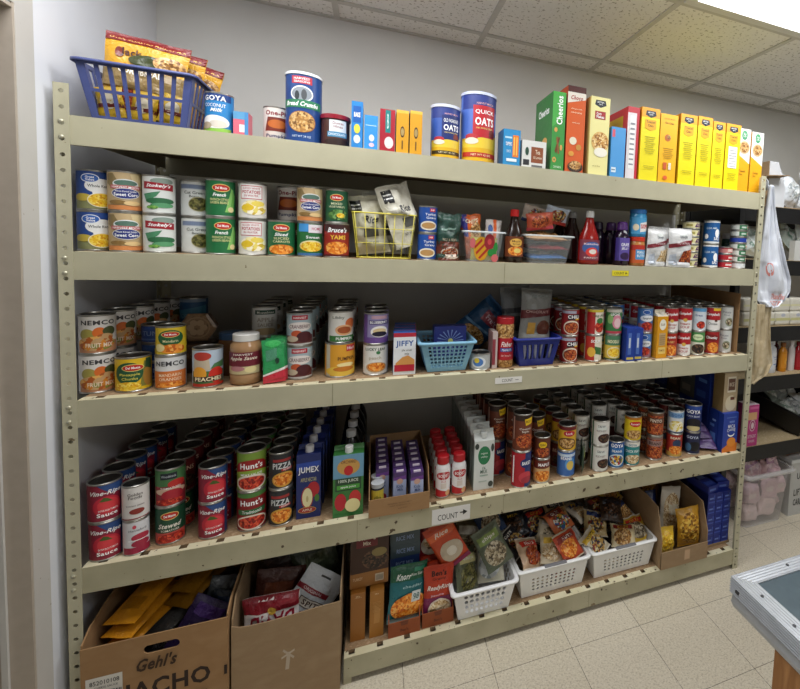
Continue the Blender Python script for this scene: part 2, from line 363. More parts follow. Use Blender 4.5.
for i, (z, x0, worn) in enumerate(((Z5, 0, 0), (Z4, 0, 0), (Z3, 0, 0), (Z2, 0, 1), (Z1, .665, 1))):
    P = PAINT_WORN if worn else PAINT; x1 = L
    mb = MB()
    mb.box(x0, x1, .0, .0022, z-BH, z-.0012, P)
    mb.box(x0, x1, .0022, .018, z-BH, z-BH+.002, P)
    for sx in SEAMS[i]: mb.box(sx, sx+.0012, -.0004, 0, z-BH, z-.0012, mat('#7a7558', .5))
    mb.box(x0, x1, 0, .011, z-.0012, z-.0002, PAINT_EDGE if i > 1 else PAINT)
    xx = x0+(.029 if x0 == 0 else .014); mb.box(x0, xx, .011, .030, z-.0012, z-.0002, PAINT_EDGE)
    while xx < x1-.02:
        a = xx+.020; b_ = min(a+.0715, x1); mb.box(a, b_, .011, .030, z-.0012, z-.0002, PAINT_EDGE if i > 1 else PAINT); xx = b_
    mb.build('beam', unit)
    mb = MB(); mb.box(x0, x1, DP-.004, DP, z-BH, z-.004, P); mb.box(x0, x1, DP-.02, DP-.004, z-BH, z-BH+.002, P); mb.build('rear_beam', unit)
    mb = MB(); mb.box(x0+.001, x1-.001, .0305, DP-.005, z-.0135, z-.0005, DECK); mb.build('deck', unit)
    for xs in ((x0+.001, x0+.003), (x1-.003, x1-.001)): mb = MB(); mb.box(*xs, .04, DP-.042, z-.060, z-.014, P); mb.build('side_rail', unit)
    for sx in ((-.0165, L+.0135) if x0 == 0 else (L+.0135,)):
        for dz in (.018, .058):
            mb = MB(); mb.tube([(sx, -.0045, z-dz), (sx, -.0025, z-dz)], .0058, mat('#b8b49c', .35, .5), 8); mb.build('rivet', unit)
for ya in (.004, DP-.03): mb = MB(); mb.box(.665, .69, ya, ya+.026, 0, Z1-BH, PAINT_WORN); mb.build('support_foot', unit)
# ================================================================ tin cans
R = 'F:red'
def DM(y): return [('e', 0, y, .5, .115, '#e8d27a'), ('e', 0, y, .46, .095, '#c4281e'), ('T', 'Del Monte', 0, y, .62, .075, '#fff')]
# key: radius, height, description, base colour, artwork
CANS = {
 'gvcorn': (.0368, .111, 'blue and white whole kernel corn can', '#2a4c94', [('p', [(-1, .3), (1, .25), (1, 0), (-1, 0)], '#8a8c60'), ('e', .35, .62, .75, .2, '#f4f4f2'), ('e', .55, .45, .6, .2, '#f4f4f2'),
   ('e', -.15, .82, .42, .12, '#f0f4fa'), ('e', -.15, .82, .38, .1, '#2f62b8'), ('T', 'Great', -.15, .85, .4, .06, '#fff'), ('T', 'Value', -.15, .78, .4, .06, '#fff'), ('t', 'Whole Kernel', .3, .62, 1.1, .075, '#333'), ('e', -.5, .3, .45, .1, '#c8b048'), ('e', .35, .24, .62, .2, '#f2ead0'), ('e', .35, .24, .58, .18, 'F:corn')]),
 'hcorn': (.0372, .112, 'tan sweet corn can with navy band', '#c8ae84', [('p', [(-1, .95), (-.6, .97), (-.1, .55), (-.5, .5), (-1, .7)], '#8f7a50'), ('p', [(.2, .97), (.9, .97), (1, .6), (.4, .6)], '#dcc898'), ('r', -1, 0, 1, .12, '#d4884e'), ('e', 0, .7, .62, .13, '#e8ecec'), ('e', 0, .72, .55, .08, '#5a7a6c'), ('r', -.75, .56, .75, .66, '#c46a6a'), ('t', 'HARVEST MOON', 0, .61, 1.3, .055, '#fff'),
   ('e', 0, .44, .68, .15, '#f4f0e6'), ('e', 0, .44, .64, .135, '#28347c'), ('t', 'Whole Kernel Golden', 0, .5, 1.0, .05, '#fff'), ('T', 'Sweet Corn', 0, .41, 1.1, .09, '#fff'), ('e', -.4, .2, .4, .06, '#8a6c3c'), ('e', .3, .18, .4, .06, '#e0c088')]),
 'stok': (.0372, .110, 'white pea can with red ribbon', '#dfe2de', [('e', .2, .88, .6, .09, '#8a9a90'), ('p', [(-.8, .66), (.8, .62), (.8, .8), (-.8, .86)], '#a01c2c'), ('i', "Stokely's", 0, .74, 1.25, .12, '#fff'), ('p', [(-.8, .5), (.1, .6), (-.1, .45), (-.6, .28)], '#4c8a64'), ('e', .1, .32, .75, .09, '#2f6a44'), ('e', .2, .2, .6, .07, '#5a9a6c'), ('e', -.3, .14, .3, .05, 'F:peas')]),
 'cutg': (.0372, .108, 'white cut green bean can', '#dcdedb', [('r', -1, .8, 1, .92, '#7c8aa6'), ('r', -1, .78, 1, .8, '#b8c0cc'), ('t', 'Cut Green', -.1, .68, 1.1, .09, '#3c4a44'), ('t', 'Beans', -.1, .57, .5, .07, '#3c4a44'), ('e', .15, .34, .55, .22, '#b0a880'), ('e', .15, .34, .51, .2, 'F:beans')]),
 'dmgr': (.0372, .111, 'green French style bean can', '#1f6e3e', [('p', [(.2, .1), (.6, .8), (.75, .75), (.5, .1)], '#8cc86c'), ('p', [(.5, .1), (.75, .7), (.9, .6), (.7, .1)], '#6cb050')] + DM(.8) + [('i', 'French', -.1, .6, .7, .1, '#fff'), ('t', 'FRENCH STYLE', -.1, .46, 1.0, .07, '#e8e4a0'), ('t', 'GREEN BEANS', -.1, .37, 1.0, .07, '#e8e4a0'), ('e', .55, .18, .2, .08, '#e8d8a0')]),
 'pot': (.0372, .110, 'white and yellow sliced potato can', '#e6e2dc', [('r', -.75, .55, .55, .95, '#c8404c'), ('r', -.71, .57, .51, .93, '#f4f0ee'), ('t', 'SLICED WHITE', -.1, .87, 1.0, .06, '#b83440'), ('T', 'POTATOES', -.1, .76, 1.05, .1, '#b83440'), ('t', 'IN WATER', -.1, .65, .8, .06, '#b83440'), ('e', .1, .3, .8, .22, 'F:pot'), ('e', .3, .42, .4, .08, '#f0d860'), ('e', -.3, .3, .35, .1, '#e8c430')]),
 'onep': (.0372, .113, 'white and brown pumpkin can', '#e2dcd4', [('r', -1, 0, 1, .3, '#d8d0c8'), ('T', 'One-Pie', 0, .85, 1.5, .14, '#8a2430'), ('p', [(-.8, .3), (.8, .3), (.6, .72), (-.6, .72)], '#7a3022'), ('e', 0, .52, .6, .13, '#c46a2c'), ('T', 'Pumpkin', 0, .15, 1.4, .13, '#3c4468')]),
 'carr': (.0385, .111, 'green sliced carrot can', '#1f6840', DM(.82) + [('i', 'Sliced', 0, .62, .8, .1, '#fff'), ('t', 'SLICED', 0, .5, .9, .07, '#f0e8b0'), ('t', 'CARROTS', 0, .4, 1.0, .07, '#f0e8b0'), ('e', 0, .16, .8, .15, 'F:orange')]),
 'succ': (.0372, .110, 'green and yellow corn can', '#2c6e3c', [('r', -.9, .75, -.2, 1, '#4898d8'), ('r', -.2, .72, .9, .98, '#e8e0e4'), ('t', 'HOME', .3, .85, .6, .09, '#b83858'), ('t', 'Sweet', .1, .58, .9, .09, '#fff'), ('e', 0, .3, .8, .18, '#e8e0b0'), ('e', 0, .28, .75, .16, 'F:corn'), ('r', -1, 0, 1, .08, '#3c6a9c')]),
 'yam': (.0385, .112, 'red and orange yam can', '#9c2a22', [('r', -1, .78, 1, 1, '#3c1c1c'), ('i', "Bruce's", 0, .83, 1.3, .16, '#fff'), ('T', 'YAMS', .05, .6, 1.0, .14, '#f0c040'), ('e', 0, .26, .8, .2, 'F:orange'), ('r', -1, 0, 1, .05, '#5a1414')]),
 'mixv': (.0340, .108, 'dark green mixed vegetable can', '#1f5a3c', DM(.78) + [('t', 'MIXED', 0, .58, .8, .07, '#e8e8c0'), ('t', 'VEGETABLES', 0, .48, 1.2, .06, '#e8e8c0'), ('e', .1, .22, .75, .17, 'F:green'), ('e', .3, .2, .3, .08, 'F:corn')]),
 'grav': (.0328, .094, 'blue turkey gravy can', '#1c4c9c', [('r', .1, .82, .6, .96, '#c43040'), ('t', 'Hf', .35, .89, .3, .07, '#fff'), ('t', 'Turkey', .2, .7, 1.0, .12, '#fff'), ('t', 'Gravy', .25, .56, .9, .12, '#fff'), ('e', .0, .25, .75, .19, '#e8e0cc'), ('e', 0, .25, .6, .13, '#b88c54')]),
 'tunay': (.0385, .0338, 'small ivory and purple tuna can', '#e4dca8', [('p', [(-.1, .15), (1, .15), (1, .85), (.1, .85)], '#5c3464'), ('r', -.9, .3, -.3, .7, '#a89c50'), ('t', 'TUNA', .45, .5, .7, .3, '#e8e0b0')]),
 'bakeb': (.0367, .108, 'royal blue and white can', '#1c5c9c', [('r', -1, .94, 1, 1, '#eef0f0'), ('r', -1, 0, 1, .07, '#e8ecec'), ('e', .5, .45, .25, .2, '#fff'), ('t', 'CLEAR AMER', -.1, .68, 1.1, .09, '#d8e8f4'), ('T', 'SALT', .5, .2, .7, .14, '#fff'), ('e', -.6, .3, .2, .12, '#fff')]),
 'tunar': (.0339, .0330, 'small red tuna can', '#b8202c', [('r', -.3, .3, .6, .7, '#e8b0a8'), ('t', 'HAM', .1, .5, .7, .3, '#fff')]),
 'tunag': (.0390, .0295, 'small green and white tuna can', '#e0e4dc', [('r', -1, 0, -.1, 1, '#3c7a54'), ('r', .5, 0, 1, 1, '#2f6848'), ('e', .25, .5, .4, .35, '#e8c0a8'), ('r', -.8, .3, -.3, .7, '#c8d8cc')]),
 'tunab': (.0390, .0295, 'small blue tuna can', '#1f3c9c', [('r', -.2, .2, .9, .8, '#c8d4ec'), ('t', 'TUNA', .3, .5, .8, .4, '#1f3c9c')]),
 'tunaw': (.0390, .0295, 'small white tuna can', '#dfe3e6', [('e', .4, .5, .4, .4, '#4c6c9c')]),
 'nemco': (.0392, .112, 'white and orange fruit can', '#e4e0dc', [('r', -1, 0, 1, .3, '#c48a66'), ('T', 'NEMCO', 0, .83, 1.6, .13, '#3c3a3c'), ('e', -.5, .5, .35, .16, '#a89c50'), ('e', .05, .55, .3, .15, '#e07028'), ('e', .5, .58, .32, .13, '#4c5430'), ('e', .3, .42, .4, .1, 'F:fruit'), ('e', -.1, .25, .9, .2, 'F:fruit'), ('T', 'FRUIT MIX', .05, .2, 1.2, .12, '#f0dcc4')]),
 'pine': (.0407, .102, 'yellow and green pineapple can', '#e0b820', [('p', [(.3, .1), (1, .1), (1, .9), (.5, .9)], '#7c7a34'), ('e', .75, .4, .3, .32, '#a87830'), ('p', [(.55, .7), (1, .6), (.95, .98), (.6, .98)], '#2c4a2c'), ('e', -.2, .55, .65, .34, '#1f5434')] + [(a, *b) if 0 else (a, *b) for a, *b in DM(.72)] + [('t', 'Pineapple', -.15, .5, .9, .1, '#f0e060'), ('t', 'Chunks', -.15, .38, .7, .08, '#f0e060'), ('e', -.25, .14, .6, .14, 'F:corn')]),
 'nemor': (.0373, .100, 'white and orange mandarin can', '#dcdcdc', [('r', -1, 0, 1, .55, '#d87838'), ('T', 'NEMCO', 0, .8, 1.6, .16, '#3c3c40'), ('t', 'MANDARIN', 0, .42, 1.2, .1, '#f8e0c0'), ('t', 'ORANGES', 0, .28, 1.2, .1, '#f8e0c0'), ('e', 0, .1, .8, .09, 'F:orange')]),
 'dmor': (.0362, .088, 'small yellow and green fruit can', '#e0c030', [('e', 0, .62, .72, .3, '#1f5c34')] + DM(.75) + [('t', 'Mandarin', 0, .5, .8, .1, '#f0e8b0'), ('e', .1, .2, .7, .18, 'F:orange'), ('e', -.6, .25, .3, .15, '#f0e0a0')]),
 'peach': (.0385, .119, 'sliced peach can with red barn', '#b8c8d8', [('r', -1, 0, 1, .42, '#3c6c3c'), ('p', [(-.9, .45), (.1, .45), (.0, .9), (-.8, .9)], '#c8b8a0'), ('e', -.35, .84, .5, .12, '#b83c30'), ('p', [(.1, .48), (1, .5), (1, .7), (.3, .62)], '#4c7a4c'), ('e', -.5, .35, .4, .2, '#e8a030'), ('e', .45, .3, .45, .22, '#c8281c'), ('r', -.9, .13, .9, .27, '#3c2418'), ('T', 'PEACHES', 0, .2, 1.5, .11, '#f4e4c0'), ('r', -1, 0, 1, .08, '#b83020')]),
 'cran': (.0385, .110, 'blue-grey cranberry sauce can', '#a8bcc4', [('r', -1, 0, 1, .3, '#6a3430'), ('r', -.5, .82, .5, .97, '#b82838'), ('t', 'HARVEST', 0, .89, .8, .07, '#fff'), ('e', 0, .6, .8, .15, '#e8e0dc'), ('t', 'CRANBERRY', 0, .6, 1.35, .12, '#5c1c2c'), ('e', -.2, .36, .35, .12, '#c85a34'), ('e', .3, .26, .5, .18, '#4c1820'), ('e', -.5, .2, .4, .1, '#c8b8a0'), ('r', -1, 0, 1, .05, '#c8c4c0')]),
 'pum1': (.0392, .108, 'white and green canned pumpkin', '#e4e2dc', [('r', -1, 0, 1, .2, '#3c7a3c'), ('T', 'Libby', -.3, .82, .8, .12, '#8a8c84'), ('e', .55, .62, .4, .18, '#d8703c'), ('e', .1, .4, .6, .18, '#e8b080'), ('e', .1, .4, .45, .12, '#a85428'), ('T', 'PUMPKIN', .1, .1, 1.1, .1, '#fff')]),
 'pum2': (.0470, .116, 'wide yellow pumpkin can', '#e0a030', [('r', -1, 0, -.7, 1, '#c8c0b0'), ('r', .2, .78, .85, .98, '#c43038'), ('t', 'Hfood', .5, .88, .5, .1, '#fff'), ('e', 0, .15, 1, .16, '#e8c048'), ('t', 'PUMPKIN', .25, .55, 1.0, .12, '#5c3010'), ('e', .2, .35, .5, .07, '#f4e0a0'), ('e', .1, .22, .6, .08, '#c87820')]),
 'blueb': (.0410, .108, 'purple blueberry pie filling can', '#9890bc', [('r', -1, 0, 1, .2, '#6c4c94'), ('r', -1, .2, -.6, 1, '#6c4c94'), ('r', -.3, .85, .8, .96, '#c8a0b0'), ('r', -.45, .66, .9, .8, '#3c2c6c'), ('T', 'BLUEBERRY', .2, .73, 1.2, .09, '#fff'), ('e', .25, .4, .6, .2, '#f4f0ec'), ('e', .25, .42, .45, .1, '#e0c898'), ('e', .25, .32, .5, .09, '#1c1830')]),
 'lucky': (.0410, .108, 'white peach pie filling can', '#e4e2dc', [('T', 'LUCKY LEAF', 0, .88, 1.4, .1, '#2c4a3c'), ('e', .2, .76, .14, .06, '#3c7c4c'), ('t', 'peach', 0, .56, .8, .14, '#b8a890'), ('e', .1, .24, .72, .18, '#c8a070'), ('e', .1, .25, .6, .15, 'F:orange')]),
 'asauce': (.0385, .111, 'white apple sauce can', '#dcdad4', [('r', -.7, .78, .7, .93, '#2c4c3c'), ('t', 'Musselman', 0, .85, 1.1, .08, '#e8e4d8'), ('t', 'APPLE', 0, .6, 1.1, .14, '#a0907c'), ('t', 'SAUCE', 0, .42, 1.0, .12, '#a0907c'), ('e', 0, .2, .7, .12, '#c8b088')]),
 'btuna': (.0400, .058, 'wide blue tuna can', '#2c4c94', [('r', -1, .1, 1, .22, '#5c7cbc'), ('t', 'TUNA', 0, .55, 1.2, .3, '#8ca4d4')]),
 'btunay': (.0400, .058, 'wide blue tuna can with yellow spot', '#34589c', [('r', .1, .2, .7, .8, '#c8b84c')]),
 'bigblue': (.0410, .117, 'large blue can', '#2c5c8c', [('r', -1, .9, 1, 1, '#8ca0b4'), ('p', [(-1, .3), (1, .5), (1, .8), (-1, .6)], '#4c8cac'), ('t', 'COFFEE', 0, .45, 1.2, .12, '#8cb4cc')]),
 'stuna': (.0400, .062, 'short silver fish can', '#b0b4b4', [('e', -.2, .5, .6, .4, '#dce0e4'), ('e', -.2, .5, .4, .3, '#4c7cbc'), ('e', -.3, .62, .2, .18, '#e0c840')]),
 'chili': (.0373, .111, 'red chili can with bean bowl', '#8c1c20', [('r', -1, .86, .5, .97, '#a8a8b8'), ('p', [(-.3, .6), (.9, .62), (.9, .84), (-.3, .82)], '#2c1c24'), ('T', 'CHILI', .25, .73, 1.1, .14, '#fff'), ('e', .1, .3, .8, .28, '#e8dcc8'), ('e', .1, .29, .7, .23, 'F:chili'), ('r', .4, .6, .9, .66, '#e0b030')]),
 'rvg': (.0373, .111, 'red and cream vegetable can', '#e8dccc', [('r', -1, 0, -.1, 1, '#b02828'), ('r', -1, .9, 1, 1, '#d8c040'), ('e', .4, .3, .5, .24, 'F:red'), ('t', 'Veg-All', .2, .75, 1.2, .13, '#3c6c3c'), ('e', .4, .55, .35, .12, '#3c7c3c')]),
 'rvgl': (.0373, .111, 'red, cream and green soup can', '#e4dcc8', [('r', -1, 0, 0, 1, '#b83028'), ('p', [(0, .3), (.8, .2), (.8, .5), (0, .6)], '#3c6c3c'), ('e', -.3, .35, .4, .2, '#e0b040'), ('T', 'SOUP', .1, .8, .9, .12, '#fff')]),
 'gpink': (.0360, .111, 'green and red strawberry can', '#3c7c44', [('r', -1, .88, 1, 1, '#c8c4b8'), ('e', .2, .5, .5, .3, '#d8889c'), ('e', .25, .45, .35, .2, '#e8c4c8'), ('e', -.5, .6, .3, .2, '#8cb46c'), ('T', 'LECHE', 0, .8, .9, .1, '#fff'), ('r', -1, 0, 1, .1, '#b83c50')]),
 'ygrn': (.0360, .111, 'yellow and green noodle soup can', '#d8b848', [('r', -1, .6, 1, 1, '#4c7c5c'), ('T', 'NOODLE', 0, .76, 1.2, .14, '#f4e8c0'), ('e', .1, .3, .75, .24, '#e8dcb8'), ('e', .1, .3, .65, .19, 'F:corn'), ('r', -1, 0, 1, .05, '#3c5c3c')]),
 'gvbean': (.0345, .111, 'blue and white kidney bean can', '#4c7cbc', [('r', -1, 0, 1, .35, '#9c7080'), ('e', 0, .85, .4, .1, '#e8f0f8'), ('e', 0, .85, .36, .08, '#2c5cac'), ('e', .1, .58, .8, .14, '#eef0f4'), ('t', 'Spaghetti', .1, .58, 1.0, .1, '#333'), ('e', .1, .25, .6, .18, 'F:red')]),
 'camp': (.0345, .111, 'red and white condensed soup can', '#f0ece8', [('r', -1, .48, 1, 1, '#b01c24'), ('i', 'Campbells', 0, .76, 1.4, .16, '#fff'), ('e', 0, .48, .22, .08, '#d8b050'), ('T', 'TOMATO', 0, .3, 1.1, .08, '#b01c24'), ('t', 'SOUP', 0, .16, 1.0, .1, '#b01c24')]),
 'camp2': (.0345, .111, 'red and white vegetable soup can', '#f0ece8', [('r', -1, .44, 1, 1, '#a81c24'), ('i', 'Campbells', 0, .74, 1.4, .16, '#fff'), ('e', 0, .46, .2, .07, '#d8b050'), ('T', 'VEGETABLE', 0, .28, 1.1, .07, '#a81c24'), ('t', 'SOUP', 0, .15, .8, .08, '#a81c24')]),
 'wblue': (.0345, .111, 'white and pale blue soup can', '#d8e0e8', [('r', -1, .85, 1, 1, '#5c9ccc'), ('T', 'Great', 0, .68, .8, .09, '#4c6c9c'), ('e', .3, .25, .5, .17, 'F:red'), ('e', -.3, .4, .3, .1, '#c8d4e0')]),
 'gmush': (.0345, .111, 'green and brown soup can', '#e0e0cc', [('r', -1, .55, 1, 1, '#4c8c4c'), ('e', 0, .78, .6, .14, '#d8e8b8'), ('t', 'Organic', 0, .78, .9, .1, '#2c5c2c'), ('e', .1, .25, .75, .22, 'F:dark')]),
 'redor': (.0345, .111, 'red and orange soup can', '#a82c20', [('e', .1, .25, .8, .24, 'F:orange'), ('i', 'Campbells', 0, .82, 1.3, .13, '#fff'), ('t', 'CHUNKY', 0, .62, 1.0, .1, '#f0d080')]),
 'campy': (.0377, .111, 'red, white and yellow soup can', '#f0ece8', [('r', -1, .45, 1, 1, '#b01c24'), ('r', .0, .88, 1, 1, '#e8c030'), ('i', 'Campbells', 0, .7, 1.4, .16, '#fff'), ('e', .3, .42, .15, .05, '#5c3020'), ('t', 'Chicken', 0, .28, .9, .1, '#555')]),
 'chunky': (.0377, .111, 'red chunky soup can with orange bowl', '#a01c20', [('e', 0, .72, .8, .16, '#7c1418'), ('T', 'Chunky', 0, .72, 1.2, .15, '#fff'), ('e', .2, .28, .6, .24, 'F:orange'), ('e', .5, .2, .25, .12, '#e8a040'), ('r', -.9, .1, -.5, .5, '#7c5c30')]),
 'wgrey': (.0345, .111, 'plain white can with grey print', '#d4d6d2', [('t', 'Potato', 0, .78, .9, .1, '#667'), ('t', 'Soup', 0, .64, .6, .08, '#667'), ('e', .3, .32, .45, .2, '#8c947c'), ('e', .3, .32, .35, .14, 'F:mush')]),
 'vine': (.0375, .113, 'red and blue tomato sauce can', '#8c2038', [('p', [(-.4, 1), (.9, 1), (1, .7), (.2, .75)], '#2c4c84'), ('r', .75, 0, 1, 1, '#26406c'), ('e', .05, .4, .68, .28, '#c4283c'), ('e', .1, .42, .5, .2, '#d83c44'), ('p', [(-.3, .55), (.3, .52), (.1, .62), (-.1, .66)], '#4c5c24'), ('i', 'Vine-Ripe', 0, .77, 1.5, .16, '#f4f0f0'), ('t', 'EXTRA RICH TOMATO', .1, .29, .9, .05, '#fff'), ('T', 'Sauce', .05, .17, .95, .11, '#fff')]),
 'whtl': (.0310, .104, 'small white tomato paste can', '#dcd8d4', [('t', 'Golden', 0, .78, .9, .09, '#3c2c2c'), ('t', 'Foods', 0, .68, .8, .09, '#3c2c2c'), ('t', 'tomato paste', 0, .42, 1.1, .06, '#6c5c5c'), ('e', .1, .24, .45, .09, '#8c3028'), ('r', -1, 0, 1, .03, '#8c3028')]),
 'whtr': (.0300, .104, 'small white can with crimson base', '#d8d8dc', [('r', -1, 0, 1, .2, '#a02040'), ('e', -.2, .85, .12, .06, '#c84858'), ('t', 'Hannaford', 0, .74, 1.1, .07, '#6c6c74'), ('e', .2, .5, .6, .12, '#b02c44'), ('e', .2, .3, .6, .11, '#a02440'), ('r', -.6, .41, .9, .43, '#fff')]),
 'stewu': (.0365, .117, 'green and red crushed tomato can', '#4c7c4c', [('r', -1, 0, 1, .55, '#8c2430'), ('r', -.55, .75, .35, .93, '#1c2430'), ('t', 'Woodstock', -.1, .84, .8, .07, '#c8d0d8'), ('e', .35, .6, .5, .12, '#c4302c'), ('e', 0, .4, .9, .1, '#d8b8a0'), ('e', .1, .3, .6, .15, '#b02434'), ('e', -.1, .1, .8, .09, 'F:red'), ('t', 'TOMATOES', 0, .5, 1.1, .05, '#fff')]),
 'stewl': (.0365, .117, 'dark green stewed tomato can', '#1c4c34', [('r', -1, 0, 1, .3, '#c8544c')] + DM(.78) + [('i', 'Stewed', 0, .5, 1.3, .14, '#f0ece0'), ('t', 'TOMATOES', 0, .36, 1.0, .06, '#f0ece0'), ('e', .1, .14, .85, .13, 'F:red')]),
 'hunt': (.0405, .130, 'green and red pasta sauce can', '#7c9c3c', [('r', -1, .4, 1, .68, '#8c1c20'), ('e', .0, .66, .9, .16, '#a01c20'), ('T', "Hunt's", 0, .66, 1.3, .16, '#fff'), ('e', 0, .44, 1, .1, '#8cac3c'), ('e', 0, .2, .95, .22, '#e8dccc'), ('e', 0, .2, .8, .17, 'F:red'), ('t', 'MEAT SAUCE', 0, .43, 1.2, .06, '#fff')]),
 'huntl': (.0405, .130, 'red diced tomato can', '#8c1c20', [('r', -1, .88, 1, 1, '#4c7c3c'), ('T', "Hunt's", 0, .74, 1.3, .16, '#fff'), ('r', -.85, .42, .85, .56, '#2c6c3c'), ('t', 'Traditional', 0, .49, 1.1, .08, '#fff'), ('e', 0, .2, .95, .2, '#e8dccc'), ('e', 0, .2, .85, .16, 'F:red')]),
 'pizza': (.0352, .122, 'dark grey pizza sauce can', '#2a2c30', [('r', -.7, .78, .6, .86, '#a03030'), ('T', 'PIZZA', -.05, .66, 1.3, .17, '#d8dcdc'), ('r', -.1, .5, .7, .57, '#b83030'), ('t', 'SQUEEZE', .3, .535, .6, .05, '#fff'), ('e', .05, .25, .8, .22, '#d8a040'), ('e', .05, .25, .7, .17, 'F:orange')]),
 'bush': (.0390, .149, 'tall brown baked bean can', '#6c3420', [('r', -1, .85, 1, 1, '#2c1810'), ('p', [(.2, .72), (.8, .76), (.85, .94), (.1, .9)], '#e8c020'), ('t', 'BEST', .45, .83, .5, .07, '#2c1c10'), ('t', 'Country', .2, .62, 1.0, .07, '#f4ece0'), ('t', 'Style', .2, .54, .6, .07, '#f4ece0'), ('e', .2, .28, .8, .2, 'F:chili'), ('r', -.9, .3, -.78, .95, '#c8a090')]),
 'bushl': (.0390, .145, 'tall red and blue baked bean can', '#b01c2c', [('r', .2, 0, 1, 1, '#24346c'), ('e', .3, .7, .5, .14, '#1c2c6c'), ('T', 'BAKED', .35, .7, .8, .1, '#fff'), ('e', .3, .28, .6, .17, '#c8404c'), ('r', -.9, .1, -.75, .9, '#fff'), ('e', .4, .2, .5, .1, '#a83040')]),
 'bushs': (.0345, .090, 'short brown baked bean can', '#5c2c1c', [('e', .1, .68, .4, .16, '#e8c020'), ('t', 'BEANS', .1, .68, .5, .12, '#2c1c10'), ('e', .1, .3, .75, .24, 'F:chili')]),
 'maple': (.0345, .098, 'brown and tan bean can', '#d8b078', [('r', -1, .62, 1, 1, '#6c2c20'), ('T', 'MAPLE', .2, .8, 1.1, .14, '#fff'), ('e', .1, .28, .85, .24, 'F:orange')]),
 'lima': (.0380, .108, 'yellow and brown bean can', '#e0b030', [('r', -1, .85, 1, 1, '#6c1c20'), ('e', .2, .72, .55, .12, '#b82030'), ('t', 'Luck', .2, .72, .6, .1, '#fff'), ('e', 0, .3, .85, .24, '#5c3418'), ('e', 0, .3, .75, .2, 'F:nuts')]),
 'bluec': (.0380, .108, 'light blue garbanzo can', '#3c6cb4', [('r', -1, .82, 1, .94, '#c8d8ec'), ('e', .4, .5, .5, .28, '#5c9cd8'), ('e', .4, .45, .35, .2, '#e0c060'), ('T', 'BEANS', 0, .75, 1.0, .12, '#fff')]),
 'wred': (.0387, .110, 'white can with dark red bean bowl', '#e0ded8', [('r', -1, .0, -.8, 1, '#2c5c3c'), ('e', .0, .72, .5, .15, '#dfe4df'), ('t', 'S&W', 0, .82, .7, .1, '#555'), ('t', 'KIDNEY', 0, .62, .9, .08, '#7c5c5c'), ('e', .3, .3, .6, .2, '#3c1414'), ('e', .3, .3, .45, .14, 'F:dark')]),
 'goyas': (.0365, .118, 'blue and white coconut can', '#2c6cac', [('r', -1, .8, 1, 1, '#1c4c94'), ('T', 'GOYA', 0, .88, 1.3, .15, '#fff'), ('e', 0, .3, .8, .24, '#d8e8f0'), ('e', 0, .3, .7, .2, 'F:multi'), ('t', 'BEANS', 0, .66, 1.0, .1, '#fff')]),
 'yell': (.0380, .110, 'yellow and red bean can', '#e8c820', [('r', -1, .9, 1, 1, '#b87010'), ('e', .2, .72, .6, .12, '#c82020'), ('t', 'Furmano', .2, .72, .9, .09, '#fff'), ('e', .1, .25, .8, .22, '#c8a040'), ('e', .1, .25, .75, .18, 'F:nuts')]),
 'teal': (.0380, .110, 'teal and white bean can', '#2c8c8c', [('r', -1, .8, 1, 1, '#e8e4d8'), ('T', 'GOYA', 0, .88, .8, .1, '#2c6c8c'), ('t', 'CHICK PEAS', 0, .6, 1.4, .12, '#fff'), ('e', .1, .25, .75, .2, 'F:tan')]),
 'brwn': (.0385, .110, 'speckled brown pinto bean can', '#6c4834', [('r', -1, .05, 1, .9, 'F:chili'), ('r', -.9, .55, .9, .8, '#5c3424'), ('T', 'PINTO', 0, .67, 1.2, .15, '#e8d8c8')]),
 'brwl': (.0385, .110, 'speckled mauve pinto bean can', '#8c6c64', [('r', -1, .05, 1, .9, 'F:chili'), ('r', -.9, .6, .9, .85, '#9c7c78'), ('T', 'BEANS', 0, .72, 1.2, .14, '#3c2420')]),
 'wcorn': (.0375, .110, 'white and blue chick pea can', '#dce0e4', [('r', -1, .7, 1, .95, '#7ca4cc'), ('T', 'GOYA', 0, .82, 1.1, .14, '#2c5ca4'), ('e', .0, .32, .8, .25, 'F:pot'), ('r', -1, 0, 1, .06, '#3c4c6c')]),
 'redb': (.0375, .110, 'red and gold bean can', '#a83028', [('r', -1, .0, 1, .2, '#c8a050'), ('e', .2, .6, .45, .2, '#2c3c5c'), ('e', .1, .3, .7, .2, 'F:orange'), ('T', 'BEAN', 0, .86, 1.0, .11, '#f0e0c0')]),
 'goyab': (.0400, .130, 'dark blue black bean can', '#1c2c6c', [('r', -1, .84, 1, 1, '#24489c'), ('T', 'GOYA', 0, .78, 1.4, .15, '#fff'), ('t', 'BLACK BEANS', 0, .6, 1.3, .07, '#d8e0f0'), ('e', .1, .3, .75, .22, '#16141c'), ('e', .1, .12, .7, .1, '#d0c088')]),
 'goyabl': (.0400, .105, 'dark navy bean can', '#1c2448', [('T', 'GOYA', 0, .8, 1.2, .13, '#c8d4ec'), ('e', .2, .35, .6, .24, '#101018'), ('e', -.4, .3, .3, .2, '#3c6c94')]),
 'coco': (.0362, .121, 'blue and green coconut milk can', '#2480c0', [('r', -1, .82, 1, 1, '#183c7c'), ('r', -1, 0, 1, .12, '#8cc04c'), ('T', 'GOYA', 0, .885, 1.3, .13, '#fff'), ('t', 'COCONUT', 0, .7, 1.25, .09, '#fff'), ('i', 'Milk', .1, .58, .7, .09, '#fff'), ('e', 0, .27, .85, .17, '#f4f4f2'), ('e', .2, .22, .5, .1, '#d8d0c4'), ('e', -.5, .17, .35, .09, '#b8a890')]),
 'dark': (.0385, .111, 'dark red can', '#5c1c1c', [('T', 'BEANS', 0, .7, 1.2, .14, '#c8a890'), ('e', 0, .3, .7, .2, 'F:dark')]),
}
LIDM = {}
PROTO = {}
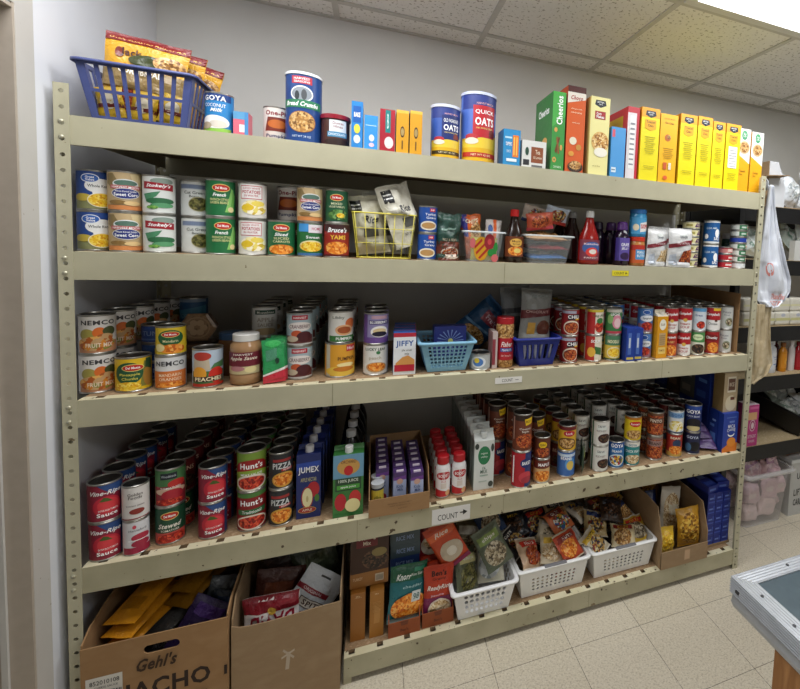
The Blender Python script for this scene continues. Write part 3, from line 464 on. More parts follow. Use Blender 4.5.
def can_geo(key, tall_off=0):
    r, h, desc, base, ops = CANS[key]
    mb = MB(); ri = r-.0012
    mb.lathe([(r-.0006, 0), (r, .0012), (r, .0028), (ri, .0042), (ri, h-.0042), (r, h-.0028), (r, h-.0008), (r-.001, h), (r-.0028, h), (r-.0036, h-.0034)], TIN, 28)
    mb.disc(r-.0006, .0002, TIN, 28, up=False)
    lid = MB(); lid.lathe([(r-.0036, h-.0034), (r-.007, h-.0030), (r-.0085, h-.0036), (r*.45, h-.0036), (r*.43, h-.0031), (.0004, h-.0031)], TIN_REFL, 24)
    lb = MB(); lb.lathe([(ri+.0004, .0050), (ri+.0004, h-.0050)], mat(base, .42), 32)
    f = r-.0006
    art(lb, ops, cylmap(f, .005), 2*1.25*f, h-.010, step=.0055)
    return mb, lid, lb
def can(key, x, y, z, label, rz=0, group=None):
    """a tin can standing at x,y,z (its axis)"""
    if key not in PROTO:
        t = thing('food_can', label, 'can', (x, y, z), rz, group)
        mb, lid, lb = can_geo(key); mb.build('can_body', t); lid.build('lid', t); lb.build('paper_label', t)
        PROTO[key] = t; NCAN[0] += 1; return t
    NCAN[0] += 1
    return dup(PROTO[key], (x, y, z), rz, label, group)
NCAN = [0]
HID = MB()      # lower cans hidden behind the ones in front: one mass that carries the rows above
ORD = ['first', 'second', 'third', 'fourth', 'fifth', 'sixth', 'seventh', 'eighth']
rnd = random.Random(7)
def faceang(x, y, k=.85):
    """turn a front label part of the way towards the aisle"""
    return -math.atan2(.9-x, 1.5+y)*-k*1.0
def column(x, yf, z, keys, where, rows=0, rkeys=None, dx=0., jitter=.12, lowfrom=1):
    """a stack of cans (bottom to top) at x, front at yf, with rows of the same stack behind it"""
    zt = z; R0 = max(CANS[k][0] for k in keys)
    for i, k in enumerate(keys):
        r, h, desc, *_ = CANS[k]
        lev = '' if len(keys) == 1 else (', lower can' if i == 0 else (', top can' if i == len(keys)-1 else ', middle can'))
        can(k, x+rnd.uniform(-.0012, .0012), yf+r+(R0-r)*.5, zt, f'{desc} {where}{lev}', faceang(x, yf)+rnd.uniform(-jitter, jitter)); zt += h+.0003
    rk = rkeys or keys
    R1 = max(CANS[k][0] for k in rk); y = yf+2*R0+.004
    for n_ in range(rows):
        zt = z; cy = y+R1
        if cy+R1 > .585: break
        for i, k in enumerate(rk):
            r, h, desc, base, _ = CANS[k]
            if i < len(rk)-1 and n_ >= lowfrom:
                HID.lathe([(.001, zt+.0005), (r-.001, zt+.0005), (r-.001, zt+h-.0003), (.001, zt+h-.0003)], mat(base, .42), 14, cx=x+dx*(n_+1), cy=cy)
            else:
                lv = 'topmost' if i == len(rk)-1 and len(rk) > 1 else 'lower'
                can(k, x+dx*(n_+1)+rnd.uniform(-.001, .001), cy, zt, f'{desc} {where}, {lv}, {ORD[n_+1]} row', faceang(x, yf)+rnd.uniform(-.25, .25))
            zt += h+.0003
        y += 2*R1+.003
# ---- shelf four, single front row, two high
zz = Z4
for x, y_, ks, wh in ((.009, .046, ('gvcorn',)*2, 'at the left post'), (.083, .03, ('hcorn',)*2, 'second stack from left post'), (.1595, .03, ('stok',)*2, 'third stack from left post'),
   (.237, .062, ('cutg',)*2, 'left of the French style beans'), (.3055, .03, ('dmgr',)*2, 'fifth stack from left post'), (.387, .03, ('pot',)*2, 'right of the French style beans')):
    column(x, y_, zz, ks, wh)
column(.466, .03, zz, ('carr',), 'fourth stack left of wire basket')
column(.5445, .03, zz, ('succ', 'hcorn'), 'between carrots and yams')
column(.622, .03, zz, ('yam', 'mixv'), 'left of the yellow wire basket')
can('dark', .475, .155, zz, 'dark red can hidden behind the carrots can'); can('onep', .475, .155, zz+.1113, 'white and brown pumpkin can behind and above the carrots can')
column(.912, .03, zz, ('grav', 'grav'), 'right of the yellow wire basket')
for x, k, n_, wh in ((2.061, 'tunay', 6, 'right of white pouches'), (2.262, 'tunar', 2, 'right of blue cans')):
    for i in range(n_): can(k, x+rnd.uniform(-.001, .001), .03+CANS[k][0], zz+i*(CANS[k][1]+.0003), f'{CANS[k][2]} {wh}, {ORD[i]} from the bottom', rnd.uniform(-.3, .3))
CANS['tunap'] = (.0339, .0330, 'small pink and red tuna can', '#c87c78', [('r', -.3, .2, .6, .8, '#e8c8c0'), ('r', -1, .8, 1, 1, '#8c2028')])
can('tunap', 2.262, .0639, zz+.0666, 'small pink and red tuna can atop the red tuna cans')
column(2.178, .03, zz, ('bakeb', 'bakeb'), 'right of the ivory tuna stack')
for i, k in enumerate(('tunaw', 'tunag', 'tunag', 'tunag', 'tunab', 'tunag', 'tunag')):
    can(k, 2.343, .03+.039, zz+i*.0298, f'{CANS[k][2]} in the right hand stack, {ORD[i]} from the bottom', .5+rnd.uniform(-.2, .2))
# ---- shelf three
zz = Z3
column(.004, .052, zz, ('nemco', 'nemco'), 'at the left post', 4, dx=.015)
column(.0885, .040, zz, ('pine',), 'left of the mandarin stack')
for i, k in enumerate(('btuna', 'btunay', 'btuna')): can(k, .107, .192, zz+.0003+i*.0583, CANS[k][2]+' behind the pineapple can, '+('lowest', 'middle one', 'topmost')[i])
for i in range(2): can('bigblue', .142, .385, zz+i*.1173, 'large blue can far behind the mandarin stack, '+('lower', 'upper')[i])
column(.176, .046, zz, ('nemor', 'dmor'), 'beside the pineapple can')
column(.270, .036, zz, ('peach',), 'left of the applesauce jar')
column(.388, .195, zz, ('asauce', 'asauce'), 'behind the applesauce jar', 4, dx=.004)
column(.514, .060, zz, ('cran', 'cran'), 'right of the green pouches', 5, dx=.002)
column(.636, .055, zz, ('pum2', 'pum1'), 'left of the pie fillings', 4, ('pum1', 'pum1'), dx=.002)
column(.750, .052, zz, ('lucky', 'blueb'), 'left of the pie crust box', 2)
column(1.117, .028, zz, ('stuna',), 'right of the light blue basket')
column(1.490, .045, zz, ('chili', 'chili'), 'right of the dark blue basket', 5)
column(1.412, .245, zz, ('chili', 'chili'), 'behind the grey pouches', 4)
column(1.603, .045, zz, ('rvgl', 'rvg'), 'second stack past the blue basket', 5)
column(1.690, .040, zz, ('ygrn', 'gpink'), 'left of the blue pasta boxes', 5)
column(1.780, .17, zz, ('camp2', 'gvbean'), 'behind the blue pasta boxes', 4, ('camp', 'gvbean'))
column(1.857, .050, zz, ('gvbean', 'gvbean'), 'left of the yellow carton', 5, ('camp', 'camp'))
column(1.985, .040, zz, ('redor', 'camp2'), 'right of the yellow carton', 5, ('camp', 'camp'))
column(2.062, .040, zz, ('camp', 'camp'), 'fourth stack from right post', 5)
column(2.140, .037, zz, ('gmush', 'wblue'), 'third stack from right post', 5, ('wgrey', 'wblue'))
column(2.222, .035, zz, ('chunky', 'campy'), 'second stack from right post', 5, ('camp2', 'campy'))
column(2.313, .050, zz, ('wgrey', 'wgrey'), 'nearest the right post', 5)
# ---- shelf two
zz = Z2
column(.031, .014, zz, ('vine', 'vine'), 'nearest the left post', 5)
column(.1005, .015, zz, ('whtr', 'whtl'), 'between two sauce stacks', 0)
column(.172, .042, zz, ('stewl', 'stewu'), 'third stack on the shelf', 5, ('stewl', 'dark'))
column(.281, .034, zz, ('vine', 'vine'), 'left of the pasta sauce stack', 5)
column(.384, .038, zz, ('huntl', 'hunt'), 'left of the pizza sauce', 5, ('dark', 'huntl'))
column(.465, .040, zz, ('pizza', 'pizza'), 'left of the blue juice carton', 4)
column(1.293, .015, zz, ('bushl', 'bush'), 'right of the milk cartons', 3, ('bush', 'bush'))
column(1.222, .1375, zz, ('bushl', 'bush'), 'behind the tall bean stack', 4)
column(1.382, .025, zz, ('maple', 'bushs'), 'right of the tall bean stack', 2, ('maple', 'bush'))
column(1.500, .038, zz, ('bluec', 'lima'), 'left of the green sachets', 4, ('dark', 'lima'))
column(1.600, .115, zz, ('wred', 'wred'), 'behind the sachets', 4)
column(1.655, .040-.005, zz, ('wred', 'wred'), 'left of the short blue can', 0)
column(1.737, .038, zz, ('goyas',), 'between white and yellow stacks')
column(1.735, .205, zz, ('teal', 'wred'), 'behind the short blue can', 3)
column(1.818, .038, zz, ('teal', 'yell'), 'right of the short blue can', 4, ('dark', 'wred'))
column(1.947, .050, zz, ('brwl', 'brwn'), 'fourth stack left of macaroni boxes', 5, ('brwn', 'brwn'))
column(2.055, .045, zz, ('redb', 'wcorn'), 'left of the dark blue stack', 5, ('redb', 'dark'))
column(2.158, .045, zz, ('goyabl', 'goyab'), 'left of the purple packets', 4, ('goyabl', 'dark'))
tag(HID.build('food_can'), 'mass of lower cans filling the deep rows behind the front stacks', 'cans', None, 'stuff')
print('NCAN', NCAN)
# ================================================================ cartons, jars, bottles, pouches
def carton(name, label, cat, x0, x1, y0, dp, z, h, base, front=(), left=(), top=(), rz=0, group=None, side=None, rough=.4):
    """closed paperboard box standing with its front face at y0"""
    w_ = x1-x0; mb = MB(); S = side or base
    mb.box(-w_/2, w_/2, 0, dp, 0, h, mat(base, rough), 'lr' if side else '')
    if side: mb.box(-w_/2, w_/2, 0, dp, 0, h, mat(side, rough), 'fkbt')
    mb.box(-w_/2-.0002, w_/2+.0002, dp*.5-.0004, dp*.5+.0004, h-.0002, h+.0004, mat('#6c5c48'))     # flap seam
    art(mb, list(front), frontmap(0, 0, 0), w_, h, step=9, off=.0002)
    art(mb, list(left), leftmap(-w_/2, dp/2, 0), dp, h, step=9, off=.0002)
    art(mb, list(top), topmap(0, 0, h), w_, dp, step=9, off=.0002)
    o = mb.build(name); o.location = ((x0+x1)/2, y0, z); o.rotation_euler = (0, 0, rz)
    return tag(o, label, cat, group)
def canister(name, label, cat, x, yf, z, r, h, body, ops, capc, capr=.001, caph=.010, rz=0, metal=False):
    t = thing(name, label, cat, (x, yf+r, z), rz)
    mb = MB(); mb.lathe([(r-.001, 0), (r, .003), (r-.0008, .006), (r-.0008, h-caph), (.001, h-caph)], mat(body, .35), 36)
    mb.disc(r-.001, 0, TIN, 30, up=False); mb.build('body', t)
    lb = MB(); art(lb, ops, cylmap(r-.0008, .006), 2.5*r, h-caph-.006, step=.006); lb.build('paper_label', t)
    mb = MB(); mb.lathe([(r+capr, h-caph), (r+capr, h-.0015), (r+capr-.0015, h), (r-.004, h), (r-.005, h-.002), (.001, h-.002)], mat(capc, .3), 36); mb.build('lid', t)
    return t
def bottle(name, label, cat, x, yf, z, prof, capprof, body, capc, ops=(), lab=(0, 0, 0), labc=None, rz=0, sy=1., bm=None):
    """prof: curvy body profile; lab = (z0, z1, radius)"""
    r = max(p[0] for p in prof); t = thing(name, label, cat, (x, yf+r*sy, z), rz)
    mb = MB(); mb.lathe(prof, bm or mat(body, .16), 28, True, sy=sy); mb.disc(prof[0][0], prof[0][1], bm or mat(body, .16), 28, up=False, sy=sy); mb.build('bottle_body', t)
    mb = MB(); mb.lathe(capprof, mat(capc, .35), 22, False); mb.build('cap', t)
    if lab[2]:
        lb = MB(); R_ = lab[2]
        lb.grid(lambda u, v: ((R_+.0003)*math.sin((u-.5)*2.6), -sy*(R_+.0003)*math.cos((u-.5)*2.6), lab[0]+(lab[1]-lab[0])*v), 26, 1, mat(labc or body, .4))
        art(lb, ops, cylmap(R_+.0003, lab[0], 0, sy), 2.5*R_, lab[1]-lab[0], step=.006); lb.build('front_label', t)
    return t
from mathutils.bvhtree import BVHTree
BOUND = None; PRESS = None
NUDGE = sorted([Vector((x*.012, y*.012, z_*.008)) for x in (-2, -1, 0, 1, 2) for y in (-3, -2, -1, 0, 1, 2, 3) for z_ in (0, 1, 2, 3, 4, 5)], key=lambda v: v.length)
def into(b=None, fresh=True):
    """bags made next lie inside these bounds: x0, x1, y0, y1, floor z, taper, wall height"""
    global BOUND, PRESS
    BOUND = b; PRESS = [] if fresh else None
def pouch(name, label, cat, w_, h, t_, loc, rot=(0, 0, 0), base='#ccc', ops=(), seal=None, seed=0, back=None, wr=.004, gusset=False, rough=.3, group=None, thin=.0012, parts=True):
    """filled flexible bag: bulging front and back, flat crimped ends; base point bottom centre, height along z"""
    off = Vector((seed*3.7, seed*1.3, seed*.7))
    def T(u, v):
        a = max(0, 1-abs(2*u-1)**2.6); b_ = max(0, math.sin(PI*min(1, max(0, (v-.05)/.9))))**.45
        if gusset: b_ = max(b_ if v > .5 else 0, 1 if v < .1 else 0, b_)
        return t_/2*a**.6*b_
    def S(u, v, sgn, d=0.):
        k = T(u, v); nz = noise.noise(Vector((u*4.2*w_/.12, v*4.2*h/.12, sgn*2.))+off)
        n2 = noise.noise(Vector((u*11, v*11, sgn*5.))+off)
        xx = (u-.5)*w_*(1-.06*math.sin(PI*v)*(1 if gusset else 1)) + wr*.5*noise.noise(Vector((v*5, sgn, 1))+off)
        return (xx, sgn*(k+thin*.5+d)+(wr*nz+wr*.45*n2)*(min(1, k/t_*3) if t_ else 0)*sgn + wr*1.2*noise.noise(Vector((u*2, v*2, 9))+off), v*h+wr*.6*noise.noise(Vector((u*4, v*1.5, 4))+off)*(v > .5))
    mb = MB(); M_ = mat(base, rough, 0., True); B_ = mat(back or base, rough, 0., True); nu, nv = 16, 22
    mb.grid(lambda u, v: S(u, v, -1), nu, nv, M_); mb.grid(lambda u, v: S(1-u, v, 1), nu, nv, B_)
    for u in (0, 1): mb.grid(lambda a, v, u=u: S(u, v, -1 if (a < .5) != (u == 1) else 1), 1, nv, M_)
    for v in (0, 1): mb.grid(lambda u, a, v=v: S(u, v, -1 if (a < .5) != (v == 0) else 1), nu, 1, M_)
    NF = len(mb.f); MK_ = []; NV = len(mb.v)
    fm_ = lambda x, y, d: S(x/w_+.5, min(1, max(0, y/h)), -1, d)
    o2 = list(ops)
    if seal: o2 = [('r', -1, .945, 1, 1, seal), ('r', -1, 0, 1, .04, seal)]+o2
    art(mb, o2, fm_, w_, h, step=.007, vstep=.009, off=.00045, l0=2, rough=rough, crinkle=True, marks=MK_)
    Rm = Euler(rot).to_matrix(); low = min((Rm @ Vector(p)).z for p in mb.v); P0 = Vector((loc[0], loc[1], loc[2]-low))   # its lowest point rests at loc z
    if BOUND or PRESS is not None:       # soft film: pressed in by its container's walls, nudged clear of the bags already there
        Ri = Rm.transposed(); q0 = [P0+Rm @ Vector(p) for p in mb.v]; best = None
        EX = [0.]*len(q0)
        for (a_, d_), (b_, _d) in zip(MK_, MK_[1:]+[(len(q0), 0)]):
            for k in range(a_, b_): EX[k] = d_+.0003
        def held(sh):
            q = [p+sh for p in q0]
            if BOUND:
                bx0, bx1, by0, by1, bz, tp_, bh = BOUND
                for k, p in enumerate(q):
                    if p.z < bz+bh: g_ = tp_*(1-min(1, max(0, (p.z-bz)/bh)))-EX[k]; q[k] = Vector((min(max(p.x, bx0+g_), bx1-g_), min(max(p.y, by0+g_), by1-g_), max(p.z, bz)))
            return q
        for sh in (NUDGE if PRESS else NUDGE[:1]):
            q = held(sh)
            if not PRESS: best = (0, q); break
            lo = [min(p[i] for p in q) for i in range(3)]; hi = [max(p[i] for p in q) for i in range(3)]
            near = [t for l_, h_, t in PRESS if all(l_[i] < hi[i] and lo[i] < h_[i] for i in range(3))]
            tr_ = BVHTree.FromPolygons(q, mb.f[:NF]) if near else None
            n_ = sum(len(tr_.overlap(t)) for t in near)
            if best is None or n_ < best[0]: best = (n_, q)
            if n_ == 0: break
        q = best[1]
        if PRESS is not None:
            PRESS.append(([min(p[i] for p in q) for i in range(3)], [max(p[i] for p in q) for i in range(3)], BVHTree.FromPolygons(q, mb.f[:NF])))
        mb.v = [tuple(Ri @ (p-P0)) for p in q]
    o = mb.build(name); o.location = P0; o.rotation_euler = rot
    return tag(o, label, cat, group)
Rr = math.radians
# ---------------------------------------------------------------- top shelf
z = Z5
def basket_wall(mb, P, nu, nv, m, ratio=.34, bars=False, mid=None, mu=(0, 0), mv=(0, 0)):
    """wall with openings; P(u,v) -> point, u,v 0..1; bars True = tall slots"""
    U0, U1, V0, V1 = mu[0], 1-mu[1], mv[0], 1-mv[1]
    def quad(a, b, c, d): mb.add([P(a, c), P(b, c), P(b, d), P(a, d)], [(0, 1, 2, 3)], m)
    if U0 > 0: quad(0, U0, 0, 1)
    if U1 < 1: quad(U1, 1, 0, 1)
    if V0 > 0: quad(U0, U1, 0, V0)
    if V1 < 1: quad(U0, U1, V1, 1)
    for i in range(nu):
        for j in range(nv):
            u0, u1 = U0+(U1-U0)*i/nu, U0+(U1-U0)*(i+1)/nu; v0, v1 = V0+(V1-V0)*j/nv, V0+(V1-V0)*(j+1)/nv
            cx, cy = (u0+u1)/2, (v0+v1)/2; a, b = (u1-u0)*ratio, (v1-v0)*(.44 if bars is True else ratio)
            if bars is True or bars == 'sq': I = [(cx+a, cy), (cx+a, cy+b), (cx, cy+b), (cx-a, cy+b), (cx-a, cy), (cx-a, cy-b), (cx, cy-b), (cx+a, cy-b)]
            else: I = [(cx+a*math.cos(PI/4*k), cy+b*math.sin(PI/4*k)) for k in range(8)]
            O = [(u1, cy), (u1, v1), (cx, v1), (u0, v1), (u0, cy), (u0, v0), (cx, v0), (u1, v0)]
            mb.add([P(*p) for p in I+O], [(k, 8+k, 8+(k+1) % 8, (k+1) % 8) for k in range(8)], m)
def basket(name, label, x0, x1, y0, y1, z, h, taper, col, nu, nd, nv, ratio, bars, rim=.008, loc=None, rz=0, t_=.002, rimr=.0035, mu=.04, mv=.06, rough=.35, low=0, grip=None):
    """rim rectangle x0..x1, y0..y1 in local frame; bottom smaller by taper"""
    T = thing(name, label, 'basket', loc or ((x0+x1)/2, y0, z+.0018), rz); cx = (x0+x1)/2; X, D = (x1-x0)/2, y1-y0
    m = mat(col, rough); tp = taper
    def cor(sx, sy, v): k = tp*(1-v); return Vector((sx*(X-k), (k if sy < 0 else D-k), h*v))
    sides = [((-1, -1), (1, -1), nu), ((1, -1), (1, 1), nd), ((1, 1), (-1, 1), nu), ((-1, 1), (-1, -1), nd)]
    mb = MB()
    for i, (a, b, n_) in enumerate(sides):
        def P(u, v, a=a, b=b, i=i):
            vv = v*(1-low*math.sin(PI*u)**.5 if i == 0 and low else 1)
            return cor(*a, vv).lerp(cor(*b, vv), u)
        basket_wall(mb, P, n_, nv, m, ratio, bars, mu=(mu, mu), mv=mv if isinstance(mv, tuple) else (mv, mv))
    o = mb.build('basket_wall', T); solid(o, t_)
    mb = MB(); k = tp+.001; mb.box(-X+k, X-k, k, D-k, 0, .0025, m); mb.build('basket_base', T)
    mb = MB(); e = rim
    def rp(f, ex, zz):
        pts = []
        for (sx, sy) in ((-1, -1), (1, -1), (1, 1), (-1, 1)):
            cxx, cyy = sx*(X+ex), (-ex if sy < 0 else D+ex); r_ = .018
            a0 = {(-1, -1): PI, (1, -1): 1.5*PI, (1, 1): 0, (-1, 1): .5*PI}[(sx, sy)]
            for q in range(5):
                a = a0+q*PI/8; pts.append((cxx-sx*r_+r_*math.cos(a), cyy-sy*r_+r_*math.sin(a), zz))
        return pts
    prof = [(-.002, h-.002), (0, h), (e*.6, h), (e, h-.002), (e, h-rimr*2.4)]
    rings = [rp(0, ex, zz) for ex, zz in prof]; n_ = len(rings[0])
    vs = [p for r_ in rings for p in r_]
    if low:
        vs = [(x, y, zz-(low*h*max(0, math.cos(x/X*PI/2))**.5 if y < .005 and abs(x) < X*.98 else 0)) for x, y, zz in vs]
    mb.add(vs, [(a*n_+b, a*n_+(b+1) % n_, (a+1)*n_+(b+1) % n_, (a+1)*n_+b) for a in range(len(rings)-1) for b in range(n_)], m, True)
    solid(mb.build('rim', T), .0018)
    if grip:
        mb = MB(); mb.box(-X*.32, X*.32, -e-.0006, .004, h-.002, h+.004, mat(grip, .5)); bevel(mb.build('handle_grip', T, 'grey handle grip'), .002)
    return T
basket('plastic_basket', 'slotted navy blue plastic basket on the top shelf over left post', .006, .256, .012, .352, z, .150, .024, '#4a5488', 8, 10, 2, .33, True, rim=.010, t_=.0035, mu=.05, mv=.05)
into((.009, .253, .016, .348, z+.006, .026, .15))
for i, (x, y, rx, rz, lb) in enumerate(((.108, .078, -4, 3, 'yellow and maroon chip bag at the front of the navy basket'), (.128, .14, -2, -4, 'maroon topped chip bag behind the front one in navy basket'),
        (.145, .21, 2, 5, 'dark chip bag at the back of the navy basket'))):
    pouch('snack_bag', lb, 'bag', .190, .236-.008*i, .040, (x+.006, y, z+.009), (Rr(rx), Rr(5+i*2), Rr(rz)), '#d8a020', [('r', -1, .90, 1, .97, '#7c1c1c'), ('t', 'OVEN ROASTED MEDLEY MIX', 0, .935, 1.8, .03, '#e8c070'), ('e', -.62, .76, .1, .06, '#7c2c1c'), ('T', 'Jack', -.35, .77, .5, .11, '#4c1c14'),
        ('e', .1, .70, .5, .08, '#3c4420'), ('e', .6, .72, .4, .1, 'F:nuts'), ('r', -1, .35, 1, .6, '#8c7448'), ('T', 'CORNBREAD', -.05, .56, 1.1, .08, '#f0e8d8'), ('e', 0, .2, .8, .14, 'F:chili')], seal='#7c1c1c', seed=i+1, wr=.005, back='#5c2018')
for i in range(3):
    pouch('snack_bag', ('small yellow pouch low in navy basket, left', 'small yellow pouch low in navy basket, middle', 'small yellow pouch low in navy basket, right')[i], 'bag', .06, .085, .022, (.066+i*.062, .050, z+.009), (Rr(-6), Rr((-9, 6, 12)[i]), 0), '#d8b030', [('e', 0, .5, .6, .25, '#e8dcc0'), ('r', -1, .3, 1, .42, '#6c2c20')], seed=20+i, wr=.004)
into(None, False)
can('coco', .302, .075, z, 'blue and green coconut milk can right of the navy basket', -.1)
carton('small_carton', 'small pink and blue packet beside the coconut milk can', 'box', .342, .380, .05, .05, z, .075, '#d86c80', [('r', -1, .7, 1, 1, '#5c9cc8'), ('r', -.2, .2, .8, .5, '#f0e8e8'), ('r', .5, 0, 1, 1, '#4c8cc4')])
t = can('onep', .442, .120, z, 'white pumpkin can on the top shelf left of tall canister', .2)
canister('bread_crumb_canister', 'tall blue bread crumb canister with white lid on the top shelf', 'canister', .523, .03, z, .0515, .216, '#1c4484',
  [('r', -.45, .86, .45, .97, '#b82c3c'), ('t', 'HARVEST', 0, .935, .7, .035, '#fff'), ('t', 'SEASONS', 0, .89, .7, .03, '#fff'), ('e', 0, .71, .5, .12, '#e8ecec'), ('e', 0, .71, .44, .1, '#8c949c'), ('e', -.2, .68, .1, .07, '#2c3438'), ('e', .1, .7, .12, .08, '#4c5054'), ('r', -.9, .5, .95, .62, '#2c7c54'), ('i', 'Bread Crumbs', 0, .56, 1.5, .07, '#fff'), ('e', 0, .29, .62, .16, '#a8703c'), ('e', 0, .29, .58, .15, 'F:nuts'), ('t', 'NET WT 24 OZ', 0, .07, .8, .03, '#d8e4f0')], '#e8eaec', .0012, .008)
canister('frosting_tub', 'chocolate frosting tub with dark red lid on the top shelf', 'tub', .615, .03, z, .0425, .102, '#4c2c24',
  [('r', -.3, .5, .7, .95, '#e0e4e8'), ('t', 'Duncan', .2, .83, .6, .1, '#8c2c2c'), ('t', 'Hines', .2, .7, .5, .1, '#8c2c2c'), ('r', -.4, .3, .75, .5, '#4c8cb4'), ('t', 'CHOCOLATE', .15, .4, 1.0, .09, '#fff'), ('e', .2, .12, .8, .12, '#2c1814')], '#8c1c2c', .0022, .014)
carton('baking_mix_box', 'taller bright blue narrow box on the top shelf', 'box', .664, .697, .02, .10, z, .148, '#2c84cc', [('r', -.7, .55, .7, .9, '#1c5cac'), ('T', 'BAKE', 0, .72, 1.1, .1, '#fff'), ('e', 0, .42, .55, .1, '#e8d44c'), ('e', 0, .2, .6, .09, '#dce8f4')], side='#3c94d8')
carton('baking_mix_box', 'shorter bright blue box beside the dark red box', 'box', .702, .742, .02, .09, z, .110, '#3c94dc', [('r', -.8, .7, .8, .72, '#bcdcf4'), ('e', .1, .35, .4, .1, '#dce8f4'), ('e', .1, .15, .4, .06, '#e8c4d4')], side='#4ca4e4')
carton('baking_mix_box', 'red and teal box left of the orange boxes', 'box', .749, .795, .02, .10, z, .137, '#a82434', [('p', [(-.3, .45), (.4, .45), (.4, .98), (-.3, .98)], '#1c7c7c'), ('t', 'B', .05, .72, .2, .35, '#d8f0e8'), ('e', .2, .22, .6, .14, '#e8d8d8'), ('r', -.2, .15, .6, .28, '#fff')], side='#8c1c2c')
for i, (a, b) in enumerate(((.799, .838), (.842, .881))):
    carton('dry_mix_box', ('left orange box with dark oval, right of the red box', 'right orange box with dark oval, left of the oats')[i], 'box', a, b, .02, .085, z, .141+.004*i, '#d89c28', [('r', -1, .93, 1, 1, '#e8b848'), ('e', .0, .5, .35, .13, '#4c3420'), ('e', 0, .5, .28, .09, '#a8905c'), ('r', -.1, .1, .1, .3, '#6c4c20')], side='#5c4028')
def oats(label, x, r, h, c, cap, words, cx):
    canister('oats_canister', label, 'canister', x, .03, z, r, h, c, [('r', -1, .78, 1, 1, '#2c3c84'), ('r', -1, 0, 1, .34, '#e0b01c'), ('p', [(-1, .3), (1, .42), (1, .2), (-1, .2)], '#e8c83c'), ('r', cx-.55, .36, cx+.55, .84, words[2]), ('t', 'HARVEST MOON', cx, .87, .8, .03, '#e8b0b0'), ('t', words[0], cx, .74, .9, .07, '#fff'), ('T', 'OATS', cx, .6, .9, .12, '#fff'), ('t', '100% WHOLE GRAIN', cx, .5, .8, .025, '#f0d880'),
      ('e', -.45, .36, .3, .05, '#b82c34'), ('e', -.45, .3, .32, .05, '#e8e0c8'), ('p', [(.35, .38), (.7, .38), (.7, .46), (.5, .5), (.35, .46)], '#7c2c20'), ('r', -.9, .06, .9, .13, '#3c3014' if words[2][1] != 'b' else '#b83020'), ('t', 'NET WT 42 OZ', 0, .095, .9, .03, '#f0e0b0')], cap, .0014, .010)
oats('blue and yellow old fashioned oats canister, the shorter one', .966, .0510, .187, '#3c5cac', '#cfd4e4', ('OLD FASHIONED', '', '#1c2c6c'), .25)
oats('red, blue and yellow quick oats canister, the taller one', 1.086, .0640, .249, '#4c6cbc', '#c8d0ec', ('QUICK', '', '#b8202c'), .15)
carton('snack_box', 'blue box with orange sticks on the top shelf beside quick oats', 'box', 1.164, 1.228, .02, .08, z, .130, '#2c8cc4', [('r', -.8, .75, .0, .8, '#bce0f0'), ('r', .1, .25, .8, .85, '#e87c28'), ('r', .2, .3, .35, .8, '#f4c060'), ('r', .5, .3, .65, .8, '#f4c060'), ('t', 'DIPPERS', -.35, .6, .7, .1, '#fff'), ('t', 'SNACK', -.35, .4, .5, .08, '#d8eef8'), ('r', -.6, .12, .6, .2, '#e8f4f8')], side='#1c5c8c', top=[('r', -1, 0, 1, 1, '#14303c')])
carton('tea_box', 'white box with brown picture left of green cereal', 'box', 1.236, 1.330, .02, .085, z, .100, '#dcdcd8', [('r', -.25, .2, .75, .78, '#8c4c2c'), ('t', 'Tea', .3, .6, .4, .16, '#f0e0c8'), ('t', '& Lemon', .3, .4, .7, .1, '#f0e0c8'), ('r', -.9, .1, -.4, .3, '#2c2c30'), ('e', -.6, .6, .15, .15, '#2c4c3c'), ('r', -.2, .05, .7, .12, '#6c6c6c')], side='#c8c8c4', top=[('r', -1, 0, 1, 1, '#b0aca4')])
O5 = [(-.5, -.05), (.4, .08), (-.2, .16), (.55, .3)]
carton('cereal_box', 'green cinnamon oat ring cereal box with vertical lettering', 'cereal box', 1.350, 1.402, .02, .19, z, .294, '#3c9440', [('p', [(-1, .55), (1, .7), (1, 1), (-1, 1)], '#4cac4c'), ('v', 'Cheerios', .1, .77, .95, .36, '#fff'), ('p', [(-.5, .25), (-.2, .22), (.3, .42), (.1, .44)], '#6c3c1c'), ('p', [(.0, .22), (.3, .22), (-.1, .44), (-.3, .42)], '#8c5428'), ('e', -.4, .52, .25, .03, '#d8a458'), ('e', .5, .3, .2, .035, '#d8a458'), ('e', -.5, .14, .3, .035, '#d8a458'), ('e', -.5, .14, .12, .015, '#3c9440'), ('t', 'CINNAMON', 0, .05, 1.2, .03, '#d8f0d0')], side='#2c7434',
   left=[('e', 0, .15, .5, .06, '#d8a458'), ('T', 'Cheerios', 0, .8, 1.2, .1, '#fff'), ('e', .2, .4, .3, .06, '#d8a458')])
carton('cereal_box', 'tall orange and brown cereal box beside the green one', 'cereal box', 1.409, 1.485, .02, .19, z, .325, '#d85c1c', [('r', -1, .93, 1, 1, '#4c1c18'), ('p', [(-1, .8), (1, .86), (1, .93), (-1, .93)], '#e8e0d4'), ('i', 'Choco', 0, .87, 1.3, .05, '#a82418'), ('t', 'whole grain crunch', 0, .74, 1.2, .02, '#f4e4c0'), ('t', 'made with real oats', 0, .70, 1.2, .02, '#f4e4c0'), ('t', 'family size', 0, .58, .8, .02, '#f4e4c0'), ('e', -.25, .37, .4, .045, '#e8e0c8'), ('e', .4, .3, .3, .035, '#c89040'), ('e', -.4, .22, .3, .03, '#e0a040'), ('e', .1, .07, .85, .065, 'F:dark'), ('e', .1, .09, .7, .05, 'F:nuts')], side='#a83c14', top=[('r', -1, 0, 1, 1, '#3c1414')])
